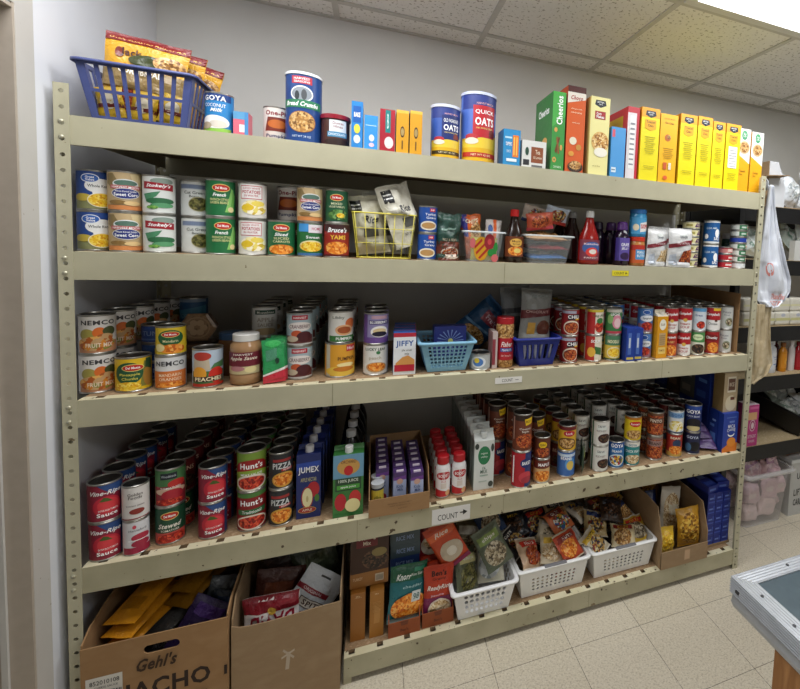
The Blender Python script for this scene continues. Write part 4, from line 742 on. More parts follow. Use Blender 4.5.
BB = [('p', [(-.5, .96), (-.6, .90), (0, .865), (.6, .90), (.5, .96)], '#16202c'), ('t', 'BETTER', 0, .935, .7, .018, '#fff'), ('t', 'OATS', 0, .908, .4, .016, '#fff')]
carton('cereal_box', 'pale yellow corn flakes cereal box', 'cereal box', 1.508, 1.592, .02, .07, z, .302, '#f0e8a0', BB+[('r', -.55, .72, .55, .82, '#a82428'), ('T', 'Corn', -.15, .79, .5, .035, '#fff'), ('T', 'Flakes', 0, .75, .8, .035, '#fff'), ('e', .1, .43, .9, .13, '#d8a858'), ('e', .1, .43, .85, .12, 'F:flakes'), ('e', .2, .3, .7, .06, '#f4f0e0'), ('t', 'net wt 18 oz', -.2, .12, .8, .02, '#8c7c3c')], side='#d8c878')
carton('snack_box', 'plain light blue box in front of a white and red cereal box', 'box', 1.604, 1.668, .018, .05, z, .198, '#4c9cdc', [('r', -.9, .8, -.5, .95, '#d85c70'), ('r', -.85, .1, -.2, .2, '#dceaf4'), ('r', -.8, .14, -.3, .16, '#5c7c9c')], side='#3c84c0')
carton('cereal_box', 'white and red cereal box with nutrition panel', 'cereal box', 1.678, 1.732, .025, .19, z, .290, '#e4dce0', [('r', -1, .92, 1, 1, '#c02434'), ('r', .55, 0, 1, .95, '#c02434'), ('r', -.6, .15, .35, .88, '#f0f0ee')]+[('r', -.5, .2+.07*k, .25, .22+.07*k, '#8c8c98') for k in range(9)], side='#c83038', left=[('r', -.6, .4, .6, .9, '#e0b828'), ('e', 0, .25, .5, .15, 'F:flakes')], top=[('r', -1, 0, 1, 1, '#a82030')])
YT = BB+[('p', [(-.6, .84), (.6, .84), (.6, .72), (0, .69), (-.6, .72)], '#e8a818'), ('t', 'Toasted', 0, .81, .95, .035, '#4c3c14'), ('t', 'Oats', 0, .76, .6, .035, '#4c3c14')]
txt = lambda z0, n_, c: [('r', -.6+.07*(k % 3), z0-.028*k, .6-.09*((k*7) % 3), z0-.028*k+.008, c) for k in range(n_)]
ys = [(1.740, 1.828, .297, 0), (1.835, 1.922, .286, 1), (1.934, 2.020, .299, 0), (2.026, 2.104, .302, 0), (2.109, 2.176, .292, 0), (2.183, 2.266, .293, 2)]
yl = ['first yellow toasted oat cereal box, nearest the white and red box', 'orange-yellow cereal box with oat cluster picture', 'yellow toasted oat cereal box right of the orange-yellow one', 'fourth yellow cereal box, tallest in the middle of the row', 'narrow yellow cereal box left of the nutrition panel one', 'yellow cereal box with white nutrition panel']
for (a, b, h, k), lb in zip(ys, yl):
    fr = (YT+txt(.6, 9, '#a89c14')+txt(.2, 2, '#a89c14')) if k == 0 else (BB[:0]+[('t', 'HARVEST MOON', 0, .93, 1.2, .02, '#b84828'), ('T', 'Oat Crisp', 0, .87, 1.0, .035, '#8c4c14'), ('e', -.1, .66, .35, .05, '#b86428'), ('e', 0, .67, .2, .03, 'F:nuts')]+txt(.5, 6, '#a87c14')+[('r', -.5, .2, -.1, .3, '#c85c28'), ('r', .1, .2, .4, .3, '#e8dcc8'), ('e', -.2, .08, .25, .03, '#d8602c')]) if k == 1 else (YT+[('r', -.6, .34, .6, .66, '#f0f0ec')]+[('r', -.5, .36+.04*q, .5, .368+.04*q, '#8c8c94') for q in range(7)]+txt(.25, 4, '#a89c14'))
    carton('cereal_box', lb, 'cereal box', a, b, .02+.003*(k == 1), .19, z, h, '#ecdc10' if k != 1 else '#ecb414', [('r', -1, .87, 1, 1, '#eca41c' if k != 1 else '#ecb414')]+fr, side='#d8a814', left=[('e', 0, .2, .8, .2, 'F:flakes'), ('r', -1, .85, 1, 1, '#d88c14')])
for i, (a, b) in enumerate(((2.274, 2.348), (2.356, 2.428))):
    carton('cereal_box', ('white and golden oat box with green roundel, left one of the pair', 'white and golden oat box with green roundel, at the right end')[i], 'cereal box', a, b, .042, .13, z, .290-.006*i, '#f0ece4', [('p', [(-1, 0), (1, 0), (1, .48), (-1, .62)], '#ecac14'), ('p', [(-1, .62), (-1, .6), (1, .46), (1, .48)], '#f8f0d8'), ('e', 0, .9, .45, .075, '#4c9c6c'), ('t', 'Oat', 0, .92, .45, .03, '#fff'), ('t', 'Life', 0, .885, .45, .03, '#fff'), ('e', .05, .71, .85, .1, '#d8b88c'), ('e', .05, .71, .7, .08, 'F:nuts'), ('t', 'Toasted', -.1, .34, .9, .035, '#8c5c14'), ('t', 'Oats', -.3, .29, .5, .03, '#8c5c14')], side='#d89c14')
# ---------------------------------------------------------------- shelf four goods
z = Z4
T = thing('wire_basket', 'yellow wire basket holding white bags', 'basket', (.770, .03, z+.0008))
YW = mat('#d8cc50', .3)
def wire(name, pts, r=.0019, closed=False): mb = MB(); mb.tube(pts, r, YW, 6, closed); mb.build(name, T)
def ringp(hx, y0, y1, zz, k=.02):
    pts = []
    for sx, sy, a0 in ((1, 1, 0), (-1, 1, .5), (-1, -1, 1), (1, -1, 1.5)):
        for q in range(4): a = (a0+q/6)*PI; pts.append((sx*(hx-k)+k*math.cos(a), (y1-k if sy > 0 else y0+k)+k*math.sin(a), zz))
    return pts
for f, rr in ((0, .0022), (.33, .0013), (.66, .0013), (1, .0028)): wire('wire_ring', ringp(.086+.016*f, .012-.012*f, .19+.012*f, .003+.148*f), rr, True)
for k in range(7):
    u = -1+2*k/6; wire('wire_rib', [(u*.094, 0, .151), (u*.080, .012, .003), (u*.080, .19, .003), (u*.094, .202, .151)], .0013)
for k in range(5):
    yy = .03+.145*k/4; wire('wire_cross_rib', [(-.101, yy, .151), (-.085, yy, .003), (.085, yy, .003), (.101, yy, .151)], .0013)
wl = [('black', 0)]
WB = [('r', -.8, .72, -.2, .92, '#2c2c2c'), ('r', -.75, .78, -.25, .8, '#e8e8e4'), ('r', -.75, .84, -.25, .86, '#e8e8e4'), ('i', 'Rice', .3, .6, .8, .12, '#3c3c40'), ('r', -.2, .3, .6, .45, '#5c5c58'), ('t', 'NET WT 32 OZ', .1, .2, .9, .04, '#5c5c58')]
into((.671, .869, .034, .230, z+.006, .018, .15))
pouch('food_bag', 'white printed bag leaning left inside the yellow wire basket', 'bag', .12, .200, .055, (.730, .100, z+.006), (Rr(4), Rr(-8), Rr(-4)), '#d4d0b8', WB, seed=31, wr=.013)
pouch('food_bag', 'white bag flopping rightward out of the yellow wire basket', 'bag', .110, .215, .05, (.838, .075, z+.030), (Rr(-4), Rr(-20), Rr(10)), '#dcd8c8', WB, seed=32, wr=.014)
pouch('food_bag', 'tall clear-white bag standing at back of yellow wire basket', 'bag', .12, .225, .045, (.780, .150, z+.006), (Rr(2), Rr(-6), Rr(-6)), '#c8c8bc', WB[3:], seed=33, wr=.011)
into(None, False)
pouch('food_pouch', 'dark green pouch with brown food picture beside the gravy cans', 'bag', .090, .168, .055, (.985, .065, z+.001), (Rr(0), 0, Rr(8)), '#2c4a40', [('r', -1, .0, 1, .40, '#6c3424'), ('e', .1, .16, .75, .13, '#d8c8b8'), ('e', .1, .16, .65, .1, 'F:chili'), ('p', [(-.7, .62), (.5, .68), (.5, .72), (-.7, .66)], '#7c988c'), ('t', 'RICE & BEANS', 0, .44, 1.3, .05, '#c8b8a0')], seed=34, wr=.012, gusset=True)
CLR = clearmat('clear_plastic', 'e4ecec', .10, .08)
def tub(label, x0, x1, y0, y1, z, h, tp, T_=None):
    T = thing('clear_plastic_tub', label, 'tub', ((x0+x1)/2, y0, z+.001)); X, D = (x1-x0)/2, y1-y0
    rings = [ringp(X-tp*(1-f), tp*(1-f), D-tp*(1-f), h*f, .02) for f in (0, .05, .5, 1)]
    n_ = len(rings[0]); mb = MB(); mb.add([p for r_ in rings for p in r_], [(a*n_+b, a*n_+(b+1) % n_, (a+1)*n_+(b+1) % n_, (a+1)*n_+b) for a in range(3) for b in range(n_)]+[tuple(range(n_))], CLR, True)
    solid(mb.build('tub_body', T), .0015)
    r1 = ringp(X, 0, D, h, .02); r2 = ringp(X+.007, -.007, D+.007, h, .022); r3 = ringp(X+.008, -.008, D+.008, h-.006, .022)
    mb = MB(); mb.add(r1+r2+r3, [(a*n_+b, a*n_+(b+1) % n_, (a+1)*n_+(b+1) % n_, (a+1)*n_+b) for a in range(2) for b in range(n_)], clearmat('clear_rim', 'e8f0f0', .45, .1), True)
    solid(mb.build('rim', T), .0015); return T
T = tub('clear tub printed with holiday ornaments', 1.040, 1.186, .03, .21, z, .110, .014)
mb = MB(); art(mb, [('e', -.2, .42, .42, .40, '#d8a020'), ('p', [(-.5, .3), (-.45, .22), (.1, .6), (.1, .7)], '#b82c20'), ('p', [(-.58, .5), (-.57, .4), (-.15, .68), (-.2, .76)], '#b82c20'), ('p', [(-.35, .12), (-.25, .08), (.2, .38), (.2, .5)], '#b82c20'), ('e', .25, .66, .3, .26, '#a02430'), ('e', .25, .66, .12, .1, '#d84c50'), ('e', .42, .3, .25, .13, '#2c8c3c'), ('e', .62, .48, .12, .17, '#2c8c3c'), ('e', .6, .12, .2, .13, '#d86c70'), ('e', -.7, .6, .15, .17, '#d86c70')],
   lambda x, y, d: (x, .014*(1-y/.110)-.0012-d, y), .130, .110, step=9); mb.build('printed_ornaments', T)
into((1.043, 1.183, .033, .207, z+.005, .016, .11))
pouch('snack_bag', 'orange snack bag in the ornament tub, left one', 'bag', .078, .165, .04, (1.078, .10, z+.006), (Rr(2), Rr(-4), Rr(4)), '#d8641c', [('r', -1, .5, -.4, 1, '#3c3c8c'), ('e', .4, .6, .6, .22, 'F:nuts'), ('T', 'CHIPS', 0, .85, 1.2, .09, '#f4e4c0')], seed=41, wr=.007)
pouch('snack_bag', 'white and orange packet in the ornament tub, right one', 'bag', .062, .150, .03, (1.148, .09, z+.006), (Rr(0), Rr(4), 0), '#c8c0bc', [('r', -.1, 0, .3, 1, '#d85c20'), ('e', -.5, .75, .3, .12, '#3c5c9c')], seed=42, wr=.005)
for i in range(2): pouch('snack_bag', ('yellow green packet low in the ornament tub, front', 'red packet low in the ornament tub, behind')[i], 'bag', .1, .085, .025, (1.113, .062+.075*i, z+.004), (0, 0, 0), ('#b8b048', '#a83c34')[i], [], seed=43+i, wr=.005)
into(None, False)
sp = [(.034, 0), (.0375, .006), (.0375, .06), (.035, .095), (.026, .125), (.016, .150), (.0145, .170), (.0145, .178)]
bottle('syrup_bottle', 'dark syrup bottle with red cap', 'bottle', 1.232, .032, z, sp, [(.0165, .174), (.0165, .198), (.015, .200), (.001, .200)], '#20100a', '#c01c1c', [('e', 0, .7, .55, .2, '#e0b050'), ('t', 'Maple', 0, .75, .7, .12, '#3c1c10'), ('t', 'Syrup', 0, .62, .6, .1, '#3c1c10'), ('e', 0, .28, .7, .22, 'F:orange'), ('e', .1, .3, .3, .12, '#e8d070')], (.022, .098, .0376), '#6c3418')
T = tub('clear tub heaped with wrapped snacks left of the ketchup', 1.276, 1.466, .03, .235, z, .108, .016)
into((1.279, 1.463, .033, .232, z+.005, .018, .108))
sn = [('#3c74b8', 'F:clearbag', 'pale blue packet'), ('#8c2c34', 'F:dark', 'maroon striped packet'), ('#c8a47c', 'F:nuts', 'tan nut bag'), ('#a83434', 'F:multi', 'red multicoloured packet'), ('#b87838', 'F:nuts', 'amber nut packet'), ('#5c84c0', 'F:multi', 'blue packet')]
for i, (c, f, lb) in enumerate(sn[:3]):
    pouch('snack_bag', lb+' lying flat in the heaped tub, '+('lowest', 'middle layer', 'upper layer')[i], 'bag', .155+.012*i, .165, .030, (1.371, .045, z+.007+.034*i), (Rr(-87), 0, Rr((2, -3, 4)[i])), c, [('e', 0, .5, .8, .35, f)], seed=50+i, wr=.006, rough=.25)
for i, (x, y, c, rz) in enumerate(((1.345, .09, '#c85c40', -8), (1.400, .10, '#d0dcec', 8), (1.33, .16, '#e8d8c8', 12))):
    pouch('snack_bag', ('orange brown pastry packet atop the heaped tub', 'red and white packet atop the heaped tub, right', 'white and blue packet atop the heaped tub, back left')[i], 'bag', .11, .070, .035, (x, y, z+.122+.012*i), (Rr(18), Rr(rz), Rr(rz)), c, [('e', 0, .5, .7, .4, ('F:chili', 'F:snack', 'F:multi')[i]), ('r', -1, 0, 1, .2, ('#c84c5c', '#b83c34', '#3c5ca0')[i])], seed=60+i, wr=.007)
into(None, False)
kp = [(.035, 0), (.044, .004), (.0448, .02), (.044, .09), (.040, .115), (.030, .140), (.020, .165), (.0165, .185), (.0165, .195)]
KO = [('e', 0, .6, .8, .3, '#3c5c9c'), ('T', 'Ketchup', 0, .78, 1.3, .12, '#f0d8d8'), ('e', 0, .4, .5, .22, '#d83c34'), ('e', .05, .42, .3, .12, '#e8dcd4'), ('t', 'FANCY', 0, .12, 1.2, .08, '#f0e0d8')]
bottle('ketchup_bottle', 'front red ketchup bottle with white cap', 'bottle', 1.550, .030, z, kp, [(.0175, .190), (.0175, .212), (.015, .216), (.001, .217)], '#8c1814', '#c8c8c4', KO, (.018, .100, .0452), '#7c3444', sy=.8)
for i, (x, y) in enumerate(((1.520, .135), (1.505, .225))):
    bottle('ketchup_bottle', ('dark bottle with grey cap just behind the ketchup', 'dark bottle with grey cap, rearmost behind the ketchup')[i], 'bottle', x, y, z, kp, [(.0175, .190), (.0175, .212), (.015, .216), (.001, .217)], '#2c1010', '#8c8c8c', sy=.8)
jp = [(.030, 0), (.034, .004), (.034, .10), (.033, .125), (.024, .142), (.019, .150)]
for i, (x, y) in enumerate(((1.706, .035), (1.700, .12), (1.640, .13), (1.640, .22))):
    bottle('jelly_bottle', ('purple grape jelly squeeze bottle, the front one', 'grape jelly bottle directly behind the front one', 'dark jelly bottle behind left of the front one', 'rearmost dark jelly bottle')[i], 'bottle', x, y, z, jp, [(.022, .146), (.024, .150), (.021, .178), (.015, .182), (.001, .182)], '#1c0c24', '#4c2468' if i < 2 else '#241430', [('r', -.6, .0, .6, 1, '#5c4c9c'), ('t', 'GRAPE', 0, .7, .9, .14, '#fff'), ('t', 'JELLY', 0, .52, .8, .12, '#fff'), ('e', 0, .2, .5, .16, '#2c1444')] if i == 0 else (), (.02, .115, .0345) if i == 0 else (0, 0, 0), '#3c3078')
PB = [(.033, 0), (.0365, .004), (.0365, .09), (.033, .100), (.032, .104)]
def pbjar(label, zz, c, ops, capc, lc, h=1.):
    pr = [(r, a*h) for r, a in PB]; e = pr[-1][1]
    bottle('peanut_butter_jar', label, 'jar', 1.780, .032, zz, pr, [(.0355, e-.004), (.0355, e+.012), (.034, e+.0135), (.001, e+.0135)], c, capc, ops, (.012, e-.020, .0368), lc)
pbjar('lower peanut butter jar with red lid', z, '#b87c44', [('r', -1, .7, 1, 1, '#b83020'), ('r', -.5, .2, .8, .75, '#4c94c8'), ('t', 'PEANUT', .1, .6, .9, .14, '#fff'), ('t', 'BUTTER', .1, .4, .9, .14, '#fff')], '#c8341c', '#c85c28', 1.04)
pbjar('upper peanut butter jar with blue label, on the red lidded one', z+.1225, '#3c8cbc', [('p', [(-.2, .1), (.9, .25), (.9, .8), (-.2, .65)], '#e8e4e0'), ('T', 'SKIPPY', .35, .46, 1.0, .26, '#c02434'), ('e', -.6, .4, .3, .2, '#e8d8b8')], '#2c6cac', '#4c9ccc', .98)
for i, (x, y) in enumerate(((1.70, .23), (1.80, .16))):
    bottle('jelly_jar', ('dark jar with maroon lid behind the jelly bottles', 'dark jar behind the peanut butter jars')[i], 'jar', x, y, z, [(.033, 0), (.036, .004), (.036, .11), (.033, .12)], [(.034, .118), (.034, .133), (.001, .134)], '#241014', '#5c1420')
into((1.79, 2.017, -.02, .3, z+.001, 0, .3))
for i, (x, y, rz) in enumerate(((1.885, .048, 9), (1.925, .085, 3), (1.965, .060, -7))):
    pouch('dry_mix_pouch', ('white and maroon stand-up pouch, leftmost of three', 'white and maroon stand-up pouch, between the other two', 'white and maroon stand-up pouch with brown picture, rightmost')[i], 'bag', .118, .165-.008*(i == 0)+.006*(i == 1), .04, (x-.02, y, z+.001), (Rr(3), 0, Rr(rz)), '#d8d8d8', [('e', .1, .84, .35, .05, '#dfe3e0'), ('t', 'GROCER', .1, .78, .7, .06, '#6c747c'), ('p', [(-1, .48), (1, .62), (1, .74), (-1, .58)], '#7c2430'), ('t', 'POTATOES', .1, .62, 1.1, .05, '#e8d8d8'), ('p', [(-.2, .1), (.9, .1), (.9, .48), (.1, .42)], 'F:tan' if i < 2 else 'F:chili'), ('p', [(-.9, .05), (-.3, .05), (-.5, .35), (-.9, .3)], '#b8c0cc')], seed=70+i, wr=.004, gusset=True)
into(None, False)
bottle('dark_green_jar', 'dark green jar with white lid next to the right post', 'jar', 2.408-.035, .135, z, [(.028, 0), (.031, .004), (.031, .130), (.028, .142)], [(.031, .140), (.031, .165), (.029, .167), (.001, .167)], '#2c4c44', '#c8c8c8', [('r', -.6, .2, .6, .9, '#c8d4cc'), ('t', 'MILK', 0, .6, .9, .12, '#2c5c4c')], (.02, .12, .0313), '#3c5c54')
canister('large_canister', 'large dark canister standing behind the two blue cans', 'canister', 2.19, .18, z, .060, .20, '#1c1c20', [('r', -.6, .2, .6, .7, '#2c2c34')], '#141416')
# ---------------------------------------------------------------- shelf three goods
z = Z3
ap = [(.036, 0), (.0425, .004), (.043, .03), (.0415, .034), (.043, .038), (.043, .095), (.0415, .1), (.043, .104), (.042, .122), (.034, .134), (.0335, .140)]
bottle('applesauce_jar', 'applesauce jar with white lid and maroon label', 'jar', .368, .035, z, ap, [(.0355, .136), (.0355, .155), (.034, .157), (.001, .157)], '#a8825c', '#dcdad4', [('r', -.9, .35, .9, .98, '#6c1c2c'), ('i', 'Apple Sauce', 0, .7, 1.5, .2, '#e8dcc8'), ('t', 'HARVEST', 0, .9, 1.0, .09, '#f0e8dc'), ('r', -.9, 0, .9, .35, '#c8b88c'), ('e', -.3, .25, .4, .12, '#b87c80'), ('e', .4, .2, .3, .15, '#e0d098')], (.036, .104, .0432), '#7c2c34')
bottle('jar', 'jar with blue lid behind the applesauce jar', 'jar', .302, .155, z, [(.032, 0), (.036, .004), (.036, .11), (.032, .12)], [(.034, .118), (.034, .138), (.032, .14), (.001, .14)], '#7c5438', '#3c5c84')
T = thing('cookie_tub', 'six sided clear tub of cookies standing on edge on brown box', 'tub', (.192, .245, z+.1465), 0)
def hexr(r, y): return [(r*math.sin(PI/3*q+PI/6), y, r*math.cos(PI/3*q+PI/6)) for q in range(6)]
mb = MB(); mb.add(hexr(.052, .012)+hexr(.046, .055), [(q, (q+1) % 6, 6+(q+1) % 6, 6+q) for q in range(6)]+[(11, 10, 9, 8, 7, 6)], mat('#5c4028', .4)); mb.build('tub_body', T)
CK = noisemat('cookies_seen_through_lid', ['7c6048', '9c7c5c', '645038'], 60, rough=.3)
mb = MB(); mb.add(hexr(.052, .012)+hexr(.054, .006)+hexr(.046, .001), [(q, 6+q, 6+(q+1) % 6, (q+1) % 6) for q in range(6)]+[(6+q, 12+q, 12+(q+1) % 6, 6+(q+1) % 6) for q in range(6)]+[tuple(range(17, 11, -1))], CK)
art(mb, [('e', 0, .5, .7, .35, '#a88a68'), ('e', 0, .5, .62, .31, CK)]+[('e', .35*math.cos(q*PI/3), .5+.17*math.sin(q*PI/3), .2, .1, '#b89a78') for q in range(6)], frontmap(0, .0008, -.052), .104, .104, step=9, off=.0003); mb.build('lid', T)
carton('brown_box', 'low brown box behind the sliced peach can', 'box', .148, .236, .22, .10, z, .094, '#5c4432', [('t', 'BROWNIE', 0, .6, 1.2, .2, '#8c6c50')])
for i in range(3):
    pouch('green_pouch', ('green sachet with red foot, foremost of the row', 'green sachet second from the front of the row', 'green sachet third from the front of the row')[i], 'bag', .062, .136, .012, (.452+.001*i, .042+.026*i, z+.002), (Rr(-6), Rr(-2+3*i), Rr(12)), '#2c9454', [('e', 0, .9, .7, .08, '#3cb45c'), ('p', [(-.7, .75), (.3, .8), (.3, .55), (-.7, .5)], '#4c8c6c'), ('e', .3, .5, .2, .07, '#1c3c2c'), ('p', [(-1, 0), (1, 0), (1, .28), (-1, .16)], '#c02c3c'), ('p', [(-1, .16), (1, .28), (1, .34), (-1, .20)], '#e8dcd8')], seed=80+i, wr=.002)
JF = [('r', -1, .9, 1, 1, '#b8283c'), ('r', -1, .62, 1, .9, '#e8ecf0'), ('T', 'JIFFY', 0, .73, 1.6, .17, '#2c5ca4'), ('t', 'pie crust', .2, .58, .9, .06, '#555'), ('t', 'mix', .2, .5, .4, .05, '#555'), ('p', [(-.8, .2), (.9, .2), (.9, .35), (.3, .46), (-.2, .42), (-.8, .28)], '#d89850'), ('r', -.9, .08, .9, .24, '#b81c34')]
for i in range(4):
    carton('pie_crust_box', 'white, blue and red pie crust mix box, %s from the front' % ORD[i], 'box', .806+.004*i, .880+.004*i, .043+.052*i, .045, z, .148, '#e4e6e8', JF, top=[('r', -1, 0, 1, 1, '#2c64b4')], side='#2c5494')
basket('plastic_basket', 'light blue basket with small square holes', .895, 1.085, .022, .235, z, .112, .028, '#84b8d4', 9, 10, 6, .32, 'sq', rim=.009, t_=.0022, mu=.10, mv=.12)
carton('blue_box', 'dark blue box with silver starburst in the light blue basket', 'box', .949, 1.067, .095, .045, z+.047, .110, '#24307c', [], rz=.02)
mb = MB(); ST = [('p', [(0, .50), (math.cos(a)*.85, .50+math.sin(a)*.38), (math.cos(a+.10)*.85, .50+math.sin(a+.10)*.38)], '#7c94c8') for a in [q*PI/9 for q in range(18)]]
art(mb, ST+[('e', 0, .50, .16, .09, '#c8c870')], frontmap(0, -.0004, 0), .116, .110, step=9); o = mb.build('starburst', bpy.data.objects['blue_box'])
o.name = 'starburst'
pouch('trail_mix_bag', 'large blue bag leaning behind the light blue basket', 'bag', .150, .215, .05, (1.085, .275, z+.004), (Rr(4), Rr(48), Rr(-4)), '#1c4468', [('p', [(-.4, .55), (.8, .6), (.8, .8), (-.4, .78)], '#8c3440'), ('T', 'Fruit', .2, .68, .8, .1, '#c8b0b8'), ('p', [(-1, .85), (1, .85), (1, 1), (-1, 1)], '#2c5c8c'), ('e', .1, .25, .8, .15, 'F:nuts'), ('p', [(-1, .35), (1, .45), (1, .5), (-1, .4)], '#5c84a8')], seed=85, wr=.008)
T = thing('peanut_jar', 'glass peanut jar with red lid and red label', 'jar', (1.213, .075, z))
mb = MB(); mb.lathe([(.030, 0), (.034, .004), (.034, .115), (.031, .122), (.034, .13), (.034, .160), (.030, .172)], 'F:nuts', 28, True); mb.disc(.03, 0, 'F:nuts', 28, up=False); mb.build('jar_body', T)
mb = MB(); mb.lathe([(.0335, .168), (.0335, .190), (.032, .192), (.001, .192)], mat('#b01c24', .3), 28); mb.build('lid', T)
mb = MB(); mb.grid(lambda u, v: (.0346*math.sin((u-.5)*4), -.0346*math.cos((u-.5)*4), .030+.085*v), 28, 1, mat('#b0202c', .4)); art(mb, [('i', 'Fisher', 0, .72, 1.1, .22, '#f0e8e4'), ('r', -.6, .38, .6, .55, '#2c4c9c'), ('t', 'PEANUTS', 0, .46, .9, .1, '#fff'), ('t', 'DRY ROASTED', 0, .2, 1.0, .07, '#e8c8c0')], cylmap(.0346, .030), .085, .085); mb.build('front_label', T)
carton('nut_box', 'white and maroon carton left of the peanut jar', 'box', 1.140+.032, 1.176+.0, .04, .07, z, .135, '#c8b8b0', []) if 0 else None
carton('nut_box', 'narrow white and maroon carton squeezed left of peanut jar', 'box', 1.158, 1.177, .045, .07, z, .140, '#c4b4b0', [('r', -1, .1, .2, .8, '#8c3440')], side='#a87c78')
basket('plastic_basket', 'dark blue slotted basket holding grey pouches', 1.248, 1.428, .028, .225, z, .112, .022, '#1c2c84', 6, 6, 1, .30, True, rim=.009, t_=.0028, mu=.10, mv=.20)
GP = [('p', [(-1, .42), (1, .50), (1, .64), (-1, .58)], '#5c1c20'), ('t', 'CHOCOLATE', 0, .56, 1.5, .05, '#c8a8a0'), ('e', .45, .25, .45, .15, '#5c3020'), ('r', -.6, .1, -.1, .35, '#b88c3c'), ('t', 'GROCER', .1, .86, 1.2, .06, '#8c9490')]
into((1.252, 1.424, .033, .221, z+.006, .024, .112))
pouch('cocoa_pouch', 'grey stand-up pouch with maroon band, the front one in blue basket', 'bag', .142, .208, .040, (1.340, .095, z+.085), (Rr(-4), Rr(4), Rr(8)), '#7c7c78', GP, seed=90, wr=.004, gusset=True)
pouch('cocoa_pouch', 'dark grey stand-up pouch, left one behind in the blue basket', 'bag', .125, .215, .040, (1.295, .175, z+.080), (Rr(0), Rr(-5), Rr(-3)), '#707476', GP[:0]+[('r', -1, .5, 1, .6, '#3c4044'), ('e', 0, .3, .5, .15, '#444')], seed=91, wr=.004, gusset=True)
for i in range(5):
    pouch('silver_sachet', 'silver sachet standing upright in the dark blue basket, %s from the left' % ORD[i], 'bag', .105, .078, .018, (1.288+.0265*i, .125, z+.008), (0, 0, Rr(80)), '#a8a8b4', [('r', -.4, .2, .4, .8, '#6c6c80')], seed=92+i, wr=.002)
into(None, False)
for i in range(2):
    carton('pasta_box', ('blue boxed pasta dinner, left one', 'blue boxed pasta dinner, right one')[i], 'box', 1.728+.043*i, 1.769+.043*i, .022+.004*i, .13, z, .142-.003*i, '#1c3c94', [('r', -.6, .2, .2, .85, '#4c6cb8'), ('r', -.4, .4, 0, .7, '#c8d0e0'), ('r', -.8, .05, .8, .12, '#c8b050')], side='#16307c')
T = thing('drink_carton', 'tall orange-yellow carton with spout cap', 'carton', (1.921, .040, z), .05)
mb = MB(); mb.box(-.028, .028, 0, .056, 0, .185, mat('#e09c18', .35)); mb.add([(-.028, 0, .185), (.028, 0, .185), (.028, .056, .185), (-.028, .056, .185), (-.028, .028, .200), (.028, .028, .200)], [(0, 1, 5, 4), (2, 3, 4, 5), (0, 4, 3), (1, 2, 5)], mat('#e8e0cc', .35)); mb.box(-.028, .028, .026, .030, .199, .212, mat('#e8e0cc', .35))
art(mb, [('e', 0, .80, .65, .13, '#f0ecdc'), ('t', 'SOUP', 0, .80, .8, .06, '#7c4c14'), ('r', -.6, .3, .6, .6, '#c8a878'), ('r', -.7, .1, .7, .26, '#e8c870'), ('t', 'TOMATO', 0, .18, 1.1, .05, '#7c3c14')]+[('r', -.5, .33+.05*k, .5, .345+.05*k, '#8c6c40') for k in range(5)], frontmap(0, 0, 0), .056, .185, step=9, off=.0002)
mb.build('carton_body', T); mb = MB(); mb.lathe([(.009, .188), (.009, .204), (.001, .204)], mat('#eeeae0', .4), 14, cy=.012); mb.build('cap', T)
mb = MB(); mb.box(2.356, 2.360, .045, .575, z+.0005, z+.285, CARD); tag(mb.build('cardboard_sheet'), 'upright brown cardboard sheet lining the right end of third shelf', 'cardboard')
# ---------------------------------------------------------------- shelf two goods
z = Z2
JX = [('p', [(-1, .75), (1, .8), (1, .88), (-1, .86)], '#2c4ca8'), ('T', 'JUMEX', 0, .74, 1.7, .12, '#f0f0f4'), ('t', 'APPLE NECTAR', 0, .60, 1.3, .06, '#c8c088'), ('e', .4, .44, .5, .12, '#b82430'), ('e', -.1, .32, .5, .17, '#a82c34'), ('e', -.1, .32, .42, .15, '#e8e0b0'), ('e', -.1, .3, .1, .05, '#c8b880'), ('e', .7, .3, .2, .06, '#4c7c34'), ('e', -.1, .13, .75, .05, '#c8a050'), ('e', -.1, .13, .7, .04, '#a82c30'), ('t', 'APPLE', -.1, .13, .8, .035, '#f4e8d0')]
def gable(name, label, x, yf, z, w_, d, h, base, ops, capc='#d8d8dc', flat=True, side=None):
    T = thing(name, label, 'carton', (x, yf, z)); mb = MB()
    mb.box(-w_/2, w_/2, 0, d, 0, h, mat(base, .35), 'lr'); mb.box(-w_/2, w_/2, 0, d, 0, h, mat(side or base, .35), 'fkbt'); art(mb, ops, frontmap(0, 0, 0), w_, h, step=9, off=.0002); mb.build('carton_body', T)
    mb = MB()
    if flat: mb.add([(-w_/2, d*.6, h), (w_/2, d*.6, h), (w_/2, d, h), (-w_/2, d, h), (-w_/2, d*.8, h+.012), (w_/2, d*.8, h+.012)], [(0, 1, 5, 4), (2, 3, 4, 5), (0, 4, 3), (1, 2, 5)], mat(base, .35))
    else:
        e = .024; mb.add([(-w_/2, 0, h), (w_/2, 0, h), (w_/2, d, h), (-w_/2, d, h), (-w_/2, d*.5, h+e), (w_/2, d*.5, h+e)], [(0, 1, 5, 4), (2, 3, 4, 5), (0, 4, 3), (1, 2, 5)], mat(base, .35)); mb.box(-w_/2, w_/2, d*.5-.002, d*.5+.002, h+e-.002, h+e+.012, mat(base, .35))
    mb.build('gable_top', T)
    mb = MB(); c0 = h+(.0 if flat else .008); mb.lathe([(.013, c0), (.013, c0+.020), (.011, c0+.022), (.001, c0+.022)], mat(capc, .35), 18, cy=d*.3); mb.build('cap', T); return T
jp_ = gable('juice_carton', 'blue apple nectar carton, foremost in its row', .5475, .062, z, .072, .070, .222, '#1c2c6c', JX)
for i in range(1, 6): dup(jp_, (.5475+.003*i, .062+.078*i, z), 0, 'blue apple nectar carton, %s in the row going back' % ORD[i])
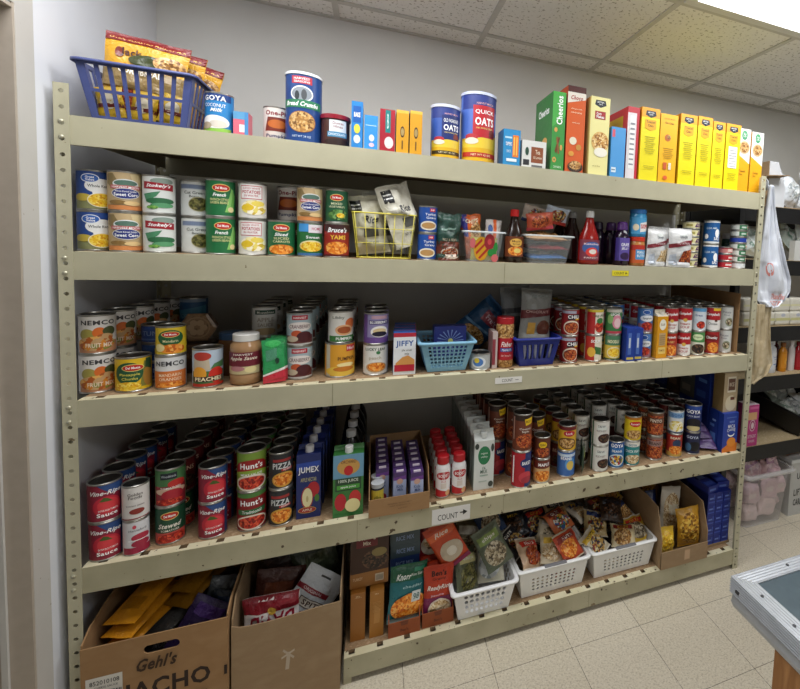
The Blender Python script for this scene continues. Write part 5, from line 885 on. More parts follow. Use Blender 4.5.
AJ = [('r', -1, .62, 1, 1, '#6c9cb8'), ('e', 0, .80, .75, .13, '#c89850'), ('t', 'ORCHARD', 0, .88, 1.0, .05, '#5c2c1c'), ('e', 0, .74, .3, .08, '#c02428'), ('r', -.85, .42, .85, .62, '#24442c'), ('t', '100% JUICE', 0, .57, 1.3, .06, '#e8f0e0'), ('r', -.75, .44, .75, .51, '#4c9c3c'), ('t', 'apple juice', 0, .475, 1.0, .04, '#fff'), ('e', -.5, .24, .38, .14, '#b82430'), ('e', .45, .28, .4, .13, '#c03030'), ('e', .3, .17, .5, .11, '#e8dca0'), ('r', -1, 0, 1, .05, '#2c6c34')]
gable('juice_carton', 'green and blue apple juice carton', .670, .034, z, .094, .068, .216, '#3c7c3c', AJ, '#e4e4e4', side='#3c7434')
bp = [(.038, 0), (.043, .006), (.043, .12), (.042, .16), (.034, .195), (.018, .225), (.015, .232)]
b0 = bottle('dark_bottle', 'dark bottle with white cap, first behind the apple juice', 'bottle', .672, .115, z, bp, [(.0165, .228), (.0165, .250), (.001, .252)], '#0c0c10', '#c8c8c8', [('r', -.8, .2, .8, .7, '#2c4c6c')], (.03, .12, .0432), '#1c2434')
for i, (x, y) in enumerate(((.674, .206), (.676, .297), (.678, .388), (.680, .479))): dup(b0, (x, y+.043, z), 0, 'dark bottle with white cap, %s behind the apple juice' % ORD[i+1])
def opentray(name, label, x0, x1, y0, y1, z, hf, hb, m, ops=(), tk=.003, floorz=0):
    T = thing(name, label, 'box', ((x0+x1)/2, y0, z)); X, D = (x1-x0)/2, y1-y0
    mb = MB(); mb.box(-X, X, 0, tk, 0, hf, m); art(mb, list(ops), frontmap(0, 0, 0), 2*X, hf, step=9, off=.0003); mb.build('front_panel', T)
    for s in (-1, 1):
        mb = MB(); x_ = s*X-(tk if s > 0 else 0); k = min(.05, D*.3)
        pts = [(tk, 0), (D, 0), (D, hb), (k, hb), (tk, hf)]
        vs = [(x_, a, b) for a, b in pts]+[(x_+tk, a, b) for a, b in pts]; n_ = len(pts)
        mb.add(vs, [tuple(reversed(range(n_))), tuple(range(n_, 2*n_))]+[(i, (i+1) % n_, n_+(i+1) % n_, n_+i) for i in range(n_)], m); mb.build('side_panel', T)
    mb = MB(); mb.box(-X+tk, X-tk, D-tk, D, 0, hb, m); mb.build('back_panel', T)
    mb = MB(); mb.box(-X+tk, X-tk, tk, D-tk, .0005, tk, m); mb.build('bottom_panel', T); return T
opentray('cardboard_tray', 'cardboard tray holding purple drink boxes on the fourth shelf down', .735, .935, -.005, .36, z, .062, .135, CARD, [('t', 'ORGANIC WHOLE MILK', 0, .62, .8, .07, '#6c4c30'), ('t', 'SHELF STABLE 24 CT', 0, .48, .7, .06, '#6c4c30'), ('t', 'KEEP DRY', .1, .3, .3, .05, '#6c4c30')])
PM = [('r', -1, 0, 1, .78, '#a8b4d4'), ('p', [(-1, .78), (1, .78), (1, .9), (-1, .86)], '#6c3c8c'), ('e', 0, .74, .5, .08, '#c8a090'), ('t', 'Kids', 0, .60, 1.0, .09, '#3c4c7c'), ('t', 'Milk', .1, .50, .9, .08, '#3c4c7c'), ('e', 0, .16, .7, .12, '#a02440'), ('e', -.3, .1, .3, .06, '#c83050')]
p0 = None
for c, x in enumerate((.779, .836, .893)):
    for r_ in range(6):
        y = (.075, .030, .012)[c]+.046*r_; lb = 'purple and blue drink box with straw flap, %s column of the tray, %s row' % (('left', 'middle', 'right')[c], ORD[r_])
        if p0 is None:
            p0 = thing('drink_box', lb, 'drink box', (x, y, z+.0035)); mb = MB(); mb.box(-.0215, .0215, 0, .040, 0, .125, mat('#4c3468', .35)); art(mb, PM, frontmap(0, 0, 0), .043, .125, step=9, off=.0002); art(mb, PM[:1], leftmap(-.0215, .02, 0), .04, .125, step=9, off=.0002); mb.build('box_body', p0)
            mb = MB(); mb.box(-.012, .012, .004, .012, .125, .130, mat('#d8ccd8', .4)); mb.build('straw_flap', p0)
        else: dup(p0, (x, y, z+.0035), 0, lb)
mp_ = [(.018, 0), (.0205, .003), (.0205, .036), (.0185, .040)]
for i, (x, y, zz_) in enumerate(((.763, .022, 0), (.763, .068, .0))):
    bottle('small_jar', ('small yellow jar with clear lid at the front left of the tray', 'small yellow jar with clear lid behind the other in the tray')[i], 'jar', x, y-.0, z+.0035, [(a, b*2.1) for a, b in mp_], [(.021, .082), (.022, .096), (.001, .097)], '#2c3040', '#b8bcc0', [('r', -1, .1, 1, .9, '#d8c040'), ('t', 'dip', 0, .5, .9, .3, '#3c3c30')], (.02, .075, .0207), '#c8b040')
bo = [(.023, 0), (.0265, .005), (.0265, .105), (.0255, .115), (.0195, .126), (.0185, .130)]
BO = [('e', 0, .78, .85, .15, '#b82028'), ('T', 'BOOST', 0, .78, 1.2, .12, '#f4e8e8'), ('t', 'PLUS', 0, .56, .5, .07, '#b82028'), ('r', -.3, .3, .3, .5, '#d8ccc4'), ('p', [(-1, 0), (1, 0), (1, .12), (0, .22), (-1, .3)], '#b82028'), ('e', .5, .12, .3, .1, '#d8a878')]
bb0 = None
for c, x in enumerate((.990, 1.050)):
    for r_ in range(5):
        y = .038+.003*c+.058*r_; lb = 'white and red nutrition drink bottle, %s column, %s row' % (('left', 'right')[c], ORD[r_])
        if bb0 is None: bb0 = bottle('nutrition_drink_bottle', lb, 'bottle', x, y, z, bo, [(.0195, .124), (.0225, .128), (.022, .152), (.019, .156), (.001, .157)], '#e0dcdc', '#b01c24', BO, (.008, .108, .0267), '#e8e4e4')
        else: dup(bb0, (x, y+.0265, z), 0, lb)
MK = [('e', 0, .70, .62, .19, '#2c7c50'), ('t', 'organic', 0, .74, .7, .05, '#e4f0e4'), ('t', 'valley', 0, .67, .7, .05, '#e4f0e4'), ('t', '1%', 0, .44, .3, .06, '#2c5c44'), ('t', 'MILK', 0, .37, .7, .07, '#2c5c44'), ('r', -.4, .28, .4, .30, '#8ca898'), ('r', -.5, .16, .3, .18, '#a8b4ac'), ('e', -.75, .9, .2, .06, '#3c4440'), ('e', .8, .85, .15, .08, '#3c4440'), ('e', .7, .1, .25, .06, '#3c4440')]
mk0 = gable('milk_carton', 'white milk carton with green roundel, front of its row', 1.144, .056, z, .078, .060, .192, '#d8dcd8', MK, '#dfe3e0', flat=False, side='#8c9890')
for i in range(1, 8): dup(mk0, (1.144, .056+.0655*i, z), 0, 'white milk carton with green roundel, %s in its row' % ORD[i])
for i in range(2):
    pouch('green_sachet', ('dark green sachet leaning beside white bean cans, front', 'dark green sachet leaning beside white bean cans, behind')[i], 'bag', .055, .125, .008, (1.565+.008*i, .050+.035*i, z+.001), (0, Rr(6), Rr(60)), '#2c4030', [('r', -.6, .5, .6, .8, '#8c9c5c')], seed=100+i, wr=.002)
MC_ = [('p', [(-1, .0), (1, 0), (1, .22), (-.1, .22), (-1, .10)], '#e07c28'), ('e', .2, .25, .6, .12, '#e89030'), ('r', -.2, .75, .5, .80, '#6c84c8'), ('t', 'MAC &', .1, .66, .9, .09, '#fff'), ('t', 'CHEESE', .1, .56, 1.1, .08, '#fff'), ('e', .1, .46, .45, .07, '#fff'), ('e', .1, .49, .42, .06, '#24409c'), ('r', -.6, .88, .7, .9, '#5c78c0')]
carton('macaroni_box', 'blue macaroni and cheese box at the right end, facing out', 'box', 2.288, 2.378, .022, .035, z, .190, '#24409c', MC_, side='#1c3484')
carton('cracker_box', 'tan box with cream panel on top of the blue macaroni box', 'box', 2.294, 2.378, .040, .07, z+.1905, .190, '#b8a484', [('r', -.5, .5, .7, .9, '#e0d8c4'), ('r', -.4, .55, .6, .85, '#6c4c3c'), ('t', 'RICE', .1, .70, .7, .1, '#e8dcc8'), ('e', .1, .22, .8, .2, '#d8ccb0'), ('r', .0, .3, .6, .38, '#6c4030')], side='#8c744c')
carton('macaroni_box', 'blue macaroni box under the tan box, behind the front one', 'box', 2.288, 2.378, .060, .060, z, .190, '#1c3484', [], left=[('r', -.6, .1, .6, .4, '#5c84d0'), ('r', -.7, .55, .3, .62, '#5c84d0'), ('r', -.2, .7, .6, .75, '#8ca8e0')])
for i in range(4):
    y = .128+.115*i
    carton('macaroni_box', 'blue macaroni box in the lower layer, %s behind' % ORD[i], 'box', 2.286, 2.376, y, .110, z, .190, '#1c3484' if i != 2 else '#5c4434', [], left=[('r', -.7, .1, .7, .4, '#3c5cb0' if i != 1 else '#8c8478'), ('r', -.7, .55, .3, .62, '#5c84d0')])
    carton('macaroni_box', 'box in the upper layer behind the tan box, %s from front' % ORD[i], 'box', 2.288, 2.374, y, .110, z+.1905, .175, ('#1c3484', '#5c5c58', '#4c3424', '#1c3484')[i], [], left=[('r', -.7, .15, .5, .35, ('#3c5cb0', '#8c8478', '#7c5c44', '#3c5cb0')[i]), ('r', -.5, .6, .6, .7, ('#5c84d0', '#a8a49c', '#6c4c34', '#5c84d0')[i])])
into((2.19, 2.285, .0, .6, z+.001, 0, .3))
for i in range(3):
    pouch('purple_packet', ('purple packet on its side at the right end, front', 'purple packet on its side at the right end, middle', 'purple packet on its side at the right end, back')[i], 'bag', .085, .115, .022, (2.235+.0*i, .055+.035*i, z+.013+.012*i), (Rr(-68), 0, Rr(-28+6*i)), '#5c4478', [('r', -.5, .3, .6, .6, '#8c78a8'), ('t', 'RICE', 0, .75, 1.0, .14, '#c8b8dc')], seed=110+i, wr=.003)
into(None, False)
# price and count tags on the beams
def shelf_tag(label, x0, x1, z0, z1, col, ops, tilt=0):
    mb = MB(); w_, h = x1-x0, z1-z0; mb.box(-w_/2, w_/2, 0, .0006, -h/2, h/2, mat(col, .5)); art(mb, ops, frontmap(0, 0, -h/2), w_, h, step=9); o = mb.build('shelf_tag'); o.location = ((x0+x1)/2, -.0012, (z0+z1)/2); o.rotation_euler = (0, tilt, 0)
    return tag(o, label, 'tag')
shelf_tag('small yellow count tag on the beam under the jelly', 1.628, 1.706, Z4-.041, Z4-.019, '#e0d028', [('t', 'COUNT', -.15, .5, 1.2, .45, '#5c5018'), ('p', [(.6, .3), (.85, .5), (.6, .7)], '#5c5018')])
shelf_tag('narrow white count tag on the beam below the blue baskets', 1.160, 1.264, Z3-.046, Z3-.023, '#e4e2dc', [('t', 'COUNT', -.1, .5, .8, .5, '#3c3c3c'), ('r', .5, .44, .75, .56, '#8c8c8c')], tilt=0)
shelf_tag('larger white count tag with arrow on the beam below the drink tray', .946, 1.083, Z2-.071, Z2-.014, '#dcdad6', [('t', 'COUNT', -.18, .42, 1.05, .38, '#2c2c2c'), ('r', .45, .50, .68, .58, '#1c1c1c'), ('p', [(.62, .36), (.86, .54), (.62, .72)], '#1c1c1c')])
# ================================================================ bottom level
def bigbox(name, label, x0, x1, y0, y1, z, hf, hs, hk, m, ops=(), slot=None, notch=0, tk=.004, dip=0., hl=None):
    T = thing(name, label, 'box', ((x0+x1)/2, y0, z)); X, D = (x1-x0)/2, y1-y0
    mb = MB()
    if slot:                                     # hand hole in the front panel
        cx, cz, a, b, k = slot
        N = 24; I = []
        for q in range(N):
            t = 2*PI*q/N; sx = math.copysign(1, math.cos(t)); xx = cx+sx*(a-b)+b*math.cos(t); I.append((xx, cz+k*(xx-cx)+b*math.sin(t)))
        O = []
        for q in range(N):
            t = 2*PI*q/N; c, s_ = math.cos(t), math.sin(t); f = 1/max(abs(c), abs(s_)); c, s_ = c*f, s_*f
            O.append((cx+(X-cx)*c if c > 0 else cx+(X+cx)*c, cz+(hf-cz)*s_ if s_ > 0 else cz+cz*s_))
        for yy, fl in ((0, 0), (tk, 1)):
            vs = [(a_, yy, b_) for a_, b_ in I+O]; mb.add(vs, [((q, N+q, N+(q+1) % N, (q+1) % N) if not fl else (q, (q+1) % N, N+(q+1) % N, N+q)) for q in range(N)], m)
        vs = [(a_, 0, b_) for a_, b_ in I]+[(a_, tk, b_) for a_, b_ in I]; mb.add(vs, [(q, (q+1) % N, N+(q+1) % N, N+q) for q in range(N)], m)
        vs = [(a_, 0, b_) for a_, b_ in O]+[(a_, tk, b_) for a_, b_ in O]; mb.add(vs, [(q, (q+1) % N, N+(q+1) % N, N+q) for q in range(N)], m)
    else:
        n_ = 16; tp = [(-X+2*X*i/n_, hf-dip*math.sin(PI*i/n_)**.4*(.55+.45*math.cos(PI*i/n_))) for i in range(n_+1)]
        vs = [(a, yy, c) for yy in (0, tk) for a, h_ in tp for c in (0, h_)]; W_ = 2*(n_+1)
        mb.add(vs, [(2*i, 2*i+2, 2*i+3, 2*i+1) for i in range(n_)]+[(W_+2*i, W_+2*i+1, W_+2*i+3, W_+2*i+2) for i in range(n_)]+[(2*i+1, 2*i+3, W_+2*i+3, W_+2*i+1) for i in range(n_)], m)
    art(mb, list(ops), frontmap(0, 0, 0), 2*X, hf, step=9, off=.0003, rough=.8); mb.build('front_panel', T)
    for s in (-1, 1):
        h_f, h_b = (hs if s > 0 else (hl or hs)), hk
        x_ = s*X-(tk if s > 0 else 0); mb = MB()
        pts = [(tk, 0), (D-tk, 0), (D-tk, h_b), (D*.35, h_f+.01), (D*.12, h_f), (tk, hf+ (h_f-hf)*.3)]
        vs = [(x_, a, b) for a, b in pts]+[(x_+tk, a, b) for a, b in pts]; n_ = len(pts)
        mb.add(vs, [tuple(reversed(range(n_))), tuple(range(n_, 2*n_))]+[(i, (i+1) % n_, n_+(i+1) % n_, n_+i) for i in range(n_)], m); mb.build('side_panel', T)
    mb = MB(); mb.box(-X, X, D-tk, D, 0, hk, m); mb.build('back_panel', T)
    mb = MB(); mb.box(-X+tk, X-tk, tk, D-tk, .0005, tk, m); mb.build('bottom_panel', T); return T
bigbox('cardboard_box', 'large brown cardboard box with hand hole and black lettering at left', .005, .344, -.030, .34, 0, .368, .40, .42, CARD,
  [('T', 'NACHO', .06, .562, 1.36, .145, '#2c1c14'), ('r', -.94, .55, -.47, .755, '#d8d4cc'), ('t', '852010108', -.70, .71, .38, .035, '#2c2c2c'), ('t', 'CHEESE SAUCE', -.68, .67, .3, .016, '#444'), ('t', 'LOT 8814', -.78, .62, .2, .02, '#444')]+[('r', -.66+.022*k, .605, -.652+.022*k+.006*(k % 2), .64, '#2c2c2c') for k in range(9)]+
  [('i', "Gehl's", .0, .775, .55, .105, '#3c2818'), ('r', .945, .51, .95, .52, '#2c1c14'), ('r', .95, .52, .995, .60, '#2c1c14'), ('T', 'CHEESE SAUCE', .05, .40, 1.3, .07, '#2c1c14')], slot=(.010, .325, .042, .013, .0))
bigbox('cardboard_box', 'tall plain brown cardboard box with snack pouches poking out', .350, .655, -.020, .33, 0, .326, .37, .46, CARD2, [('p', [(-.05, .42), (.02, .42), (.05, .60), (-.02, .60)], '#b8a894'), ('p', [(-.12, .54), (.12, .60), (.12, .62), (-.12, .56)], '#c0b09c'), ('p', [(-.1, .62), (.1, .52), (.12, .54), (-.08, .64)], '#b8a894'), ('r', .4, 0, .6, .02, '#5c4630')], dip=.016, hl=.395)
# yellow noodle bags stacked in the left box, dark bags beside them
into((.011, .337, -.024, .334, .20, 0, .6))
for i in range(3):
    pouch('noodle_packet', 'golden yellow flat packet in the left box, %s of three' % ('lowest', 'middle', 'uppermost')[i], 'bag', .085, .20, .028, (.058+.003*i, .012+.008*i, .300+.027*i), (Rr(-84), 0, Rr(-24+4*i)), '#c8841a', [('r', -.6, .2, .6, .4, '#a86c10')], seed=120+i, wr=.003)
for i in range(2):
    pouch('noodle_packet', 'darker golden packet behind the front three, %s' % ('lower', 'upper')[i], 'bag', .085, .17, .028, (.170+.01*i, .12, .325+.03*i), (Rr(-80), 0, Rr(-30+6*i)), '#8c6010', [], seed=125+i, wr=.003)
DB = [('#3c2c5c', 'purple packet'), ('#24262c', 'black packet'), ('#3c4044', 'dark grey packet'), ('#1c2430', 'navy packet'), ('#8c8c94', 'silver edged packet')]
for i, (x, y, zz_, rx, ry, rz) in enumerate(((.200, .07, .265, -20, 28, -10), (.150, .05, .235, -40, 15, 5), (.240, .16, .28, -16, 20, 12), (.275, .08, .265, -18, 10, -12), (.300, .12, .262, -14, -6, -30))):
    pouch('dry_food_packet', DB[i][1]+' leaning in the left cardboard box', 'bag', .12, .165, .025, (x, y, zz_-.09), (Rr(rx), Rr(ry), Rr(rz)), DB[i][0], [('r', -.7, .7, .7, .9, ('#5c3c8c', '#3c3c44', '#54585c', '#2c3c5c', '#c8c8cc')[i]), ('t', 'NOODLES', 0, .5, 1.2, .1, '#6c6c78')], seed=130+i, wr=.006)
pouch('dry_food_packet', 'flat grey packet under the golden ones in the left box', 'bag', .13, .28, .06, (.12, .045, .225), (Rr(-84), 0, Rr(-30)), '#4c4a48', [], seed=137, wr=.004)
pouch('dry_food_packet', 'dark packets filling the left cardboard box', 'bag', .30, .30, .20, (.172, .05, .02), (Rr(-86), 0, 0), '#34302e', [], seed=138, wr=.01) if 0 else None
into((.356, .649, -.014, .324, .17, 0, .6))
pouch('seed_pouch', 'crumpled maroon pouch with bold white lettering upside down', 'bag', .165, .155, .035, (.452, .022, .200), (Rr(-8), Rr(-3), Rr(-4)), '#d8d0cc', [('r', -1, .70, 1, 1, '#7c1824'), ('e', .05, .72, .16, .07, '#c8a040'), ('T', 'DAVID', .05, .52, -1.6, -.30, '#8c1c30'), ('r', -.9, .2, .9, .32, '#8c1c30')], seed=140, wr=.006)
pouch('seed_pouch', 'white and grey garlic pouch leaning diagonally behind the maroon one', 'bag', .150, .230, .030, (.478, .065, .125), (Rr(-14), Rr(36), Rr(-6)), '#d4d8dc', [('r', -.25, .90, .25, .925, '#3c3c3c'), ('p', [(-1, .66), (.6, .66), (.6, .73), (-1, .73)], '#8c2430'), ('t', 'ORIGINAL', -.2, .695, 1.0, .035, '#e8d8d8'), ('r', -.6, .48, .9, .60, '#4c3428'), ('r', -.55, .49, .85, .59, '#d8d0c4'), ('T', 'SPITZ', .15, .54, 1.1, .07, '#4c3428'), ('i', 'Garlic', .2, .40, 1.0, .08, '#8c2430'), ('e', 0, .15, .9, .14, 'F:beans'), ('e', .3, .2, .5, .1, 'F:mush')], seed=141, wr=.005)
for i, (x, y, c, ry) in enumerate(((.43, .13, '#4c2820', 8), (.50, .19, '#3c2c28', -12), (.58, .22, '#2c2c30', 10), (.57, .15, '#384030', -16))):
    pouch('seed_pouch', ('rust coloured pouch', 'dark brown pouch', 'black pouch', 'olive dark pouch')[i]+' at the back of the tall plain box', 'bag', .15, .20, .035, (x, y, .155+.01*i), (Rr(-10), Rr(ry), 0), c, [('r', -.6, .6, .6, .8, ('#74402c', '#54423c', '#3c3c44', '#545c44')[i])], seed=143+i, wr=.006)
into(None, False)
for nm, (a, b, c, d, h_) in (('left', (.012, .335, -.02, .33, .21)), ('tall plain', (.358, .648, -.01, .32, .17))):
    mb = MB(); mb.grid(lambda u, v, a=a, b=b, c=c, d=d, h_=h_: (a+(b-a)*u, c+(d-c)*v, h_-.012+.018*noise.noise(Vector((u*7+a*9, v*7, 1)))), 20, 20, 'F:dark'); mb.box(a, b, c, d, .006, h_-.03, 'F:dark')
    tag(mb.build('packed_food'), 'jumble of dark packets filling the lower part of the %s cardboard box' % nm, 'packets', None, 'stuff')
z = Z1
# brownie mix cartons: two narrow ones in front, larger one lying across them
carton('stuffing_box', 'narrow brown box standing on the bottom shelf, left of pair', 'box', .682, .730, .060, .14, z, .178, '#9c6428', [('t', 'Mix', 0, .93, .6, .03, '#e8d0a8'), ('r', -.5, .9, .5, .905, '#e8d0a8')], side='#7c4c1c')
carton('stuffing_box', 'narrow brown box standing on the bottom shelf, right of pair', 'box', .745, .792, .055, .14, z, .176, '#a8702c', [('t', 'Mix', 0, .93, .6, .03, '#e8d0a8'), ('p', [(-.4, .3), (.4, .3), (.5, .6), (-.3, .7)], '#b88444')]+txt(.75, 9, '#c89858')[:8], side='#7c4c1c')
carton('stuffing_box', 'larger stuffing mix box leaning above the two narrow brown boxes', 'box', .678, .806, .085, .05, z+.179, .205, '#a06c34', [('r', -1, .26, 1, 1, '#3c2014'), ('r', -.7, .72, .4, .97, '#6c1c24'), ('T', 'Stuffing', -.15, .88, .9, .08, '#e8dcc8'), ('T', 'Mix', -.15, .79, .4, .07, '#e8dcc8'), ('e', .3, .48, .7, .18, 'F:dark'), ('e', .5, .6, .4, .08, '#8c7c4c'), ('t', 'TURKEY', -.6, .16, .5, .05, '#e8c8a0'), ('r', .3, .06, .75, .2, '#d8c8b0')]+[('r', .34+.05*k, .08, .36+.05*k, .18, '#2c2c2c') for k in range(8)], side='#6c3c1c')
for i in range(6):
    carton('brown_rice_box' if 0 else 'flat_blue_box', 'flat blue box in the stack behind the green pouch, %s from the bottom' % ORD[i], 'box', .815-.002*(i % 2), .922-.002*(i % 2), .125, .14, z+.030+.0505*i, .050, '#24386c' if i < 4 else '#3c4c54', [('t', 'RICE MIX', 0, .5, 1.2, .35, '#8ca0c8')], side='#1c2c58')
carton('flat_blue_box', 'white cardboard riser box under the flat blue boxes', 'box', .815, .922, .125, .14, z, .029, '#7c6c5c')
CT = noisemat('orange_brown_tray_card', ['8c4420', '94502a'], 12, rough=.8)
opentray('display_tray', 'low orange brown display tray holding the green and teal pouch', .808, .918, .030, .115, z, .055, .075, CT, [('p', [(-.25, 1.01), (.25, 1.01), (.2, .7), (-.2, .7)], '#6c3014'), ('t', "Ben's", 0, .4, .5, .2, '#5c2410')])
opentray('display_tray', 'low orange brown display tray holding the rice pouches', .926, 1.040, .034, .20, z, .055, .075, CT, [('p', [(-.25, 1.01), (.25, 1.01), (.2, .7), (-.2, .7)], '#6c3014'), ('t', "Ben's", 0, .4, .5, .2, '#5c2410')])
pouch('side_dish_pouch', 'green and teal side dish pouch with orange noodles picture', 'bag', .135, .195, .030, (.868, .060, z+.030), (Rr(-8), Rr(5), Rr(8)), '#1c6c74', [('r', -1, .72, 1, 1, '#1c5c40'), ('i', 'Knorr', -.3, .80, .8, .11, '#f0f4f0'), ('r', .25, .86, .85, .93, '#3c8c6c'), ('t', 'Rice Sides', .45, .82, .7, .05, '#e8f0e8'), ('t', 'cheddar', .2, .62, 1.1, .05, '#b8dce0'), ('e', .1, .25, 1.0, .24, 'F:orange'), ('r', .2, .32, .7, .52, '#d8e0e0'), ('t', '98', .45, .42, .35, .12, '#3c6c6c'), ('r', -1, 0, 1, .08, '#8c9c98')], seal='#1c4c38', seed=150, wr=.004)
BR = [('r', -1, 0, 1, .42, '#7c2454'), ('T', "Ben's", 0, .86, 1.0, .10, '#3c1410'), ('t', 'Original', 0, .76, .9, .05, '#3c1410'), ('i', 'ReadyRice', 0, .60, 1.6, .11, '#f4e8e0'), ('t', 'jasmine', -.1, .46, .9, .05, '#e8c8d8'), ('e', .1, .2, .8, .19, '#d8c8b8'), ('e', .1, .2, .7, .16, 'F:tan')]
into()
for i in range(3):
    pouch('rice_pouch', 'orange and maroon ready rice pouch in the display tray, %s' % ('front', 'second', 'third')[i], 'bag', .112-.004*i, .195, .024, (.984+.002*i, .055+.030*i, z+.012), (Rr(-6), Rr(1-2*i), 0), '#b8381c', BR, seed=153+i, wr=.004)
pouch('rice_pouch', 'red rice pouch with white rice heap, upper one behind', 'bag', .130, .185, .030, (.975, .155, z+.150), (Rr(-6), Rr(3), 0), '#8c1c20', [('r', -.6, .75, .3, .82, '#b83c34'), ('e', 0, .45, .85, .22, '#d8ccb8'), ('e', 0, .5, .7, .14, 'F:tan'), ('p', [(-.4, .38), (.5, .38), (.6, .43), (-.5, .42)], '#5c5040')], seed=157, wr=.006)
pouch('rice_pouch', 'orange rice pouch tipped over the top towards the white basket', 'bag', .115, .175, .028, (1.060, .085, z+.155), (Rr(-12), Rr(-28), 0), '#c84c28', [('r', -1, .7, 1, .85, '#e06838'), ('i', 'Rice', 0, .78, 1.0, .1, '#f4e0d0'), ('e', .1, .35, .8, .22, '#c8b8a0'), ('e', .1, .35, .35, .1, '#e8e0d0'), ('r', -1, 0, 1, .1, '#8c2450')], seed=158, wr=.005)
into(None, False)
# white baskets
WHP = '#f0f0f0'
basket('storage_basket', 'white plastic basket with round holes and packaged dry food', 1.036, 1.276, .006, .38, z, .125, .022, WHP, 8, 10, 4, .37, False, rim=.012, t_=.0025, mu=.13, mv=.14, low=.0)
wb = [(1.10, .06, -30, 18, 30, '#5c6048', 'F:beans', 'olive bean bag'), (1.18, .08, -42, -10, -20, '#c8c4b0', 'F:clearbag', 'clear rice bag'), (1.235, .10, -30, -22, 8, '#6c7460', 'F:mush', 'green packet'), (1.12, .16, -40, 6, -14, '#8c8468', 'F:mush', 'grey brown grain bag'), (1.22, .20, -26, -18, 16, '#243c64', 'F:mush', 'blue topped chip bag'), (1.14, .26, -30, 12, 4, '#4c5440', 'F:beans', 'dark green packet'), (1.20, .31, -22, -8, -6, '#3c4038', 'F:beans', 'dark packet')]
into((1.041, 1.271, .011, .374, z+.0065, .024, .125))
for i, (x, y, rx, ry, rz, c, f, lb) in enumerate(wb):
    pouch('food_bag', lb+' in the white basket next to the rice pouches', 'bag', .115, .16, .04, (x, y, z+.05+.018*min(i, 5)), (Rr(rx), Rr(ry), Rr(rz)), c, [('e', 0, .35, .8, .28, f), ('r', -.8, .65, .8, .85, ('#c8c088', '#3c5c84', '#8ca05c', '#e0dccc', '#1c3468', '#6c7c54', '#4c5044')[i]), ('T', 'chips', 0, .75, 1.0, .1, '#e8e4d8')], seed=160+i, wr=.007)
into(None, False)
def bin_(label, x0, x1, y0, y1, h, sk):
    """tapered storage bin with a perforated front and grey grip, sides raked"""
    return basket('storage_bin', label, x0, x1, y0, y1, z, h, .018, '#f2f2f0', 10, 14, 4, .30, False, rim=.011, t_=.0028, mu=.15, mv=(.16, .34), grip='#7c7c80')
bin_('left white storage bin with grey grip full of snack packs', 1.300, 1.606, .032, .44, .128, 0)
bin_('right white storage bin with grey grip full of snack packs', 1.632, 1.946, .034, .44, .128, 0)
rs = random.Random(5)
PL = ['front left', 'front middle', 'front right', 'second row left', 'second row middle', 'second row right', 'third row left', 'third row middle', 'third row right', 'rear left', 'rear middle', 'rear right']
SC = [[('#c8a888', 'F:chili'), ('#d8c8a8', 'F:tan'), ('#c85030', 'F:orange'), ('#3c3838', 'F:snack'), ('#e0d4b8', 'F:mush'), ('#d07040', 'F:multi'), ('#2c3038', 'F:dark'), ('#242c48', 'F:snack'), ('#c8b080', 'F:nuts'), ('#3c342c', 'F:dark'), ('#4c443c', 'F:snack'), ('#54483c', 'F:mush')],
      [('#e8dcc0', 'F:snack'), ('#d8c8a0', 'F:nuts'), ('#d8b038', 'F:mush'), ('#c8b07c', 'F:snack'), ('#3c2c20', 'F:dark'), ('#d0a048', 'F:nuts'), ('#e0d8c8', 'F:tan'), ('#3c3028', 'F:snack'), ('#e0c050', 'F:nuts'), ('#5c4c38', 'F:dark'), ('#c8a868', 'F:snack'), ('#4c4030', 'F:mush')]]
for b, (bx0, bx1, nm) in enumerate(((1.32, 1.585, 'left'), (1.657, 1.922, 'right'))):
    into((bx0-.018, bx1+.016, .038, .434, z+.0065, .020, .128))
    for k in range(12):
        r_, c_ = divmod(k, 3); col, f = SC[b][k]
        x = bx0+(bx1-bx0)*(c_+.5)/3+rs.uniform(-.010, .010); y = .075+.095*r_
        pouch('snack_pack', f'small snack pack in the {nm} white storage bin, {PL[k]}', 'snack', .112, .120, .036, (x, y-.02, z+.084+.012*r_+rs.uniform(0, .014)), (Rr(-58+rs.uniform(-14, 12)), Rr(rs.uniform(-18, 18)), Rr(rs.uniform(-40, 40))), col,
          [('e', rs.uniform(-.2, .2), .4, .75, .3, f), ('r', -.8, .68, .8, .86, rs.choice(['#c83828', '#e8c040', '#2c2c34', '#f0ece0', '#8c2c24', '#24386c'])), ('T', rs.choice(['MIX', 'CHIPS', 'OATS', 'NUTS']), 0, .77, .9, .12, rs.choice(['#f0ece0', '#2c2c2c', '#e8c040']))], seal=rs.choice(['#c8bca0', '#4c4440', '#e0d8c8']), seed=200+20*b+k, wr=.010)
    for k in range(8):
        x = bx0+(bx1-bx0)*((k % 2)+.5)/2; y = .06+.09*(k//2)
        pouch('snack_pack', 'snack pack lying deep in the %s white storage bin, %s' % (nm, ('front left', 'front right', 'second left', 'second right', 'third left', 'third right', 'rear left', 'rear right')[k]), 'snack', .12, .085, .06, (x, y, z+.006), (Rr(-86), 0, Rr(rs.uniform(-20, 20))), rs.choice(['#8c7c5c', '#3c3430', '#b8a888', '#a85c34']), [('e', 0, .5, .7, .3, 'F:snack')], seed=240+20*b+k, wr=.006)
into(None, False)
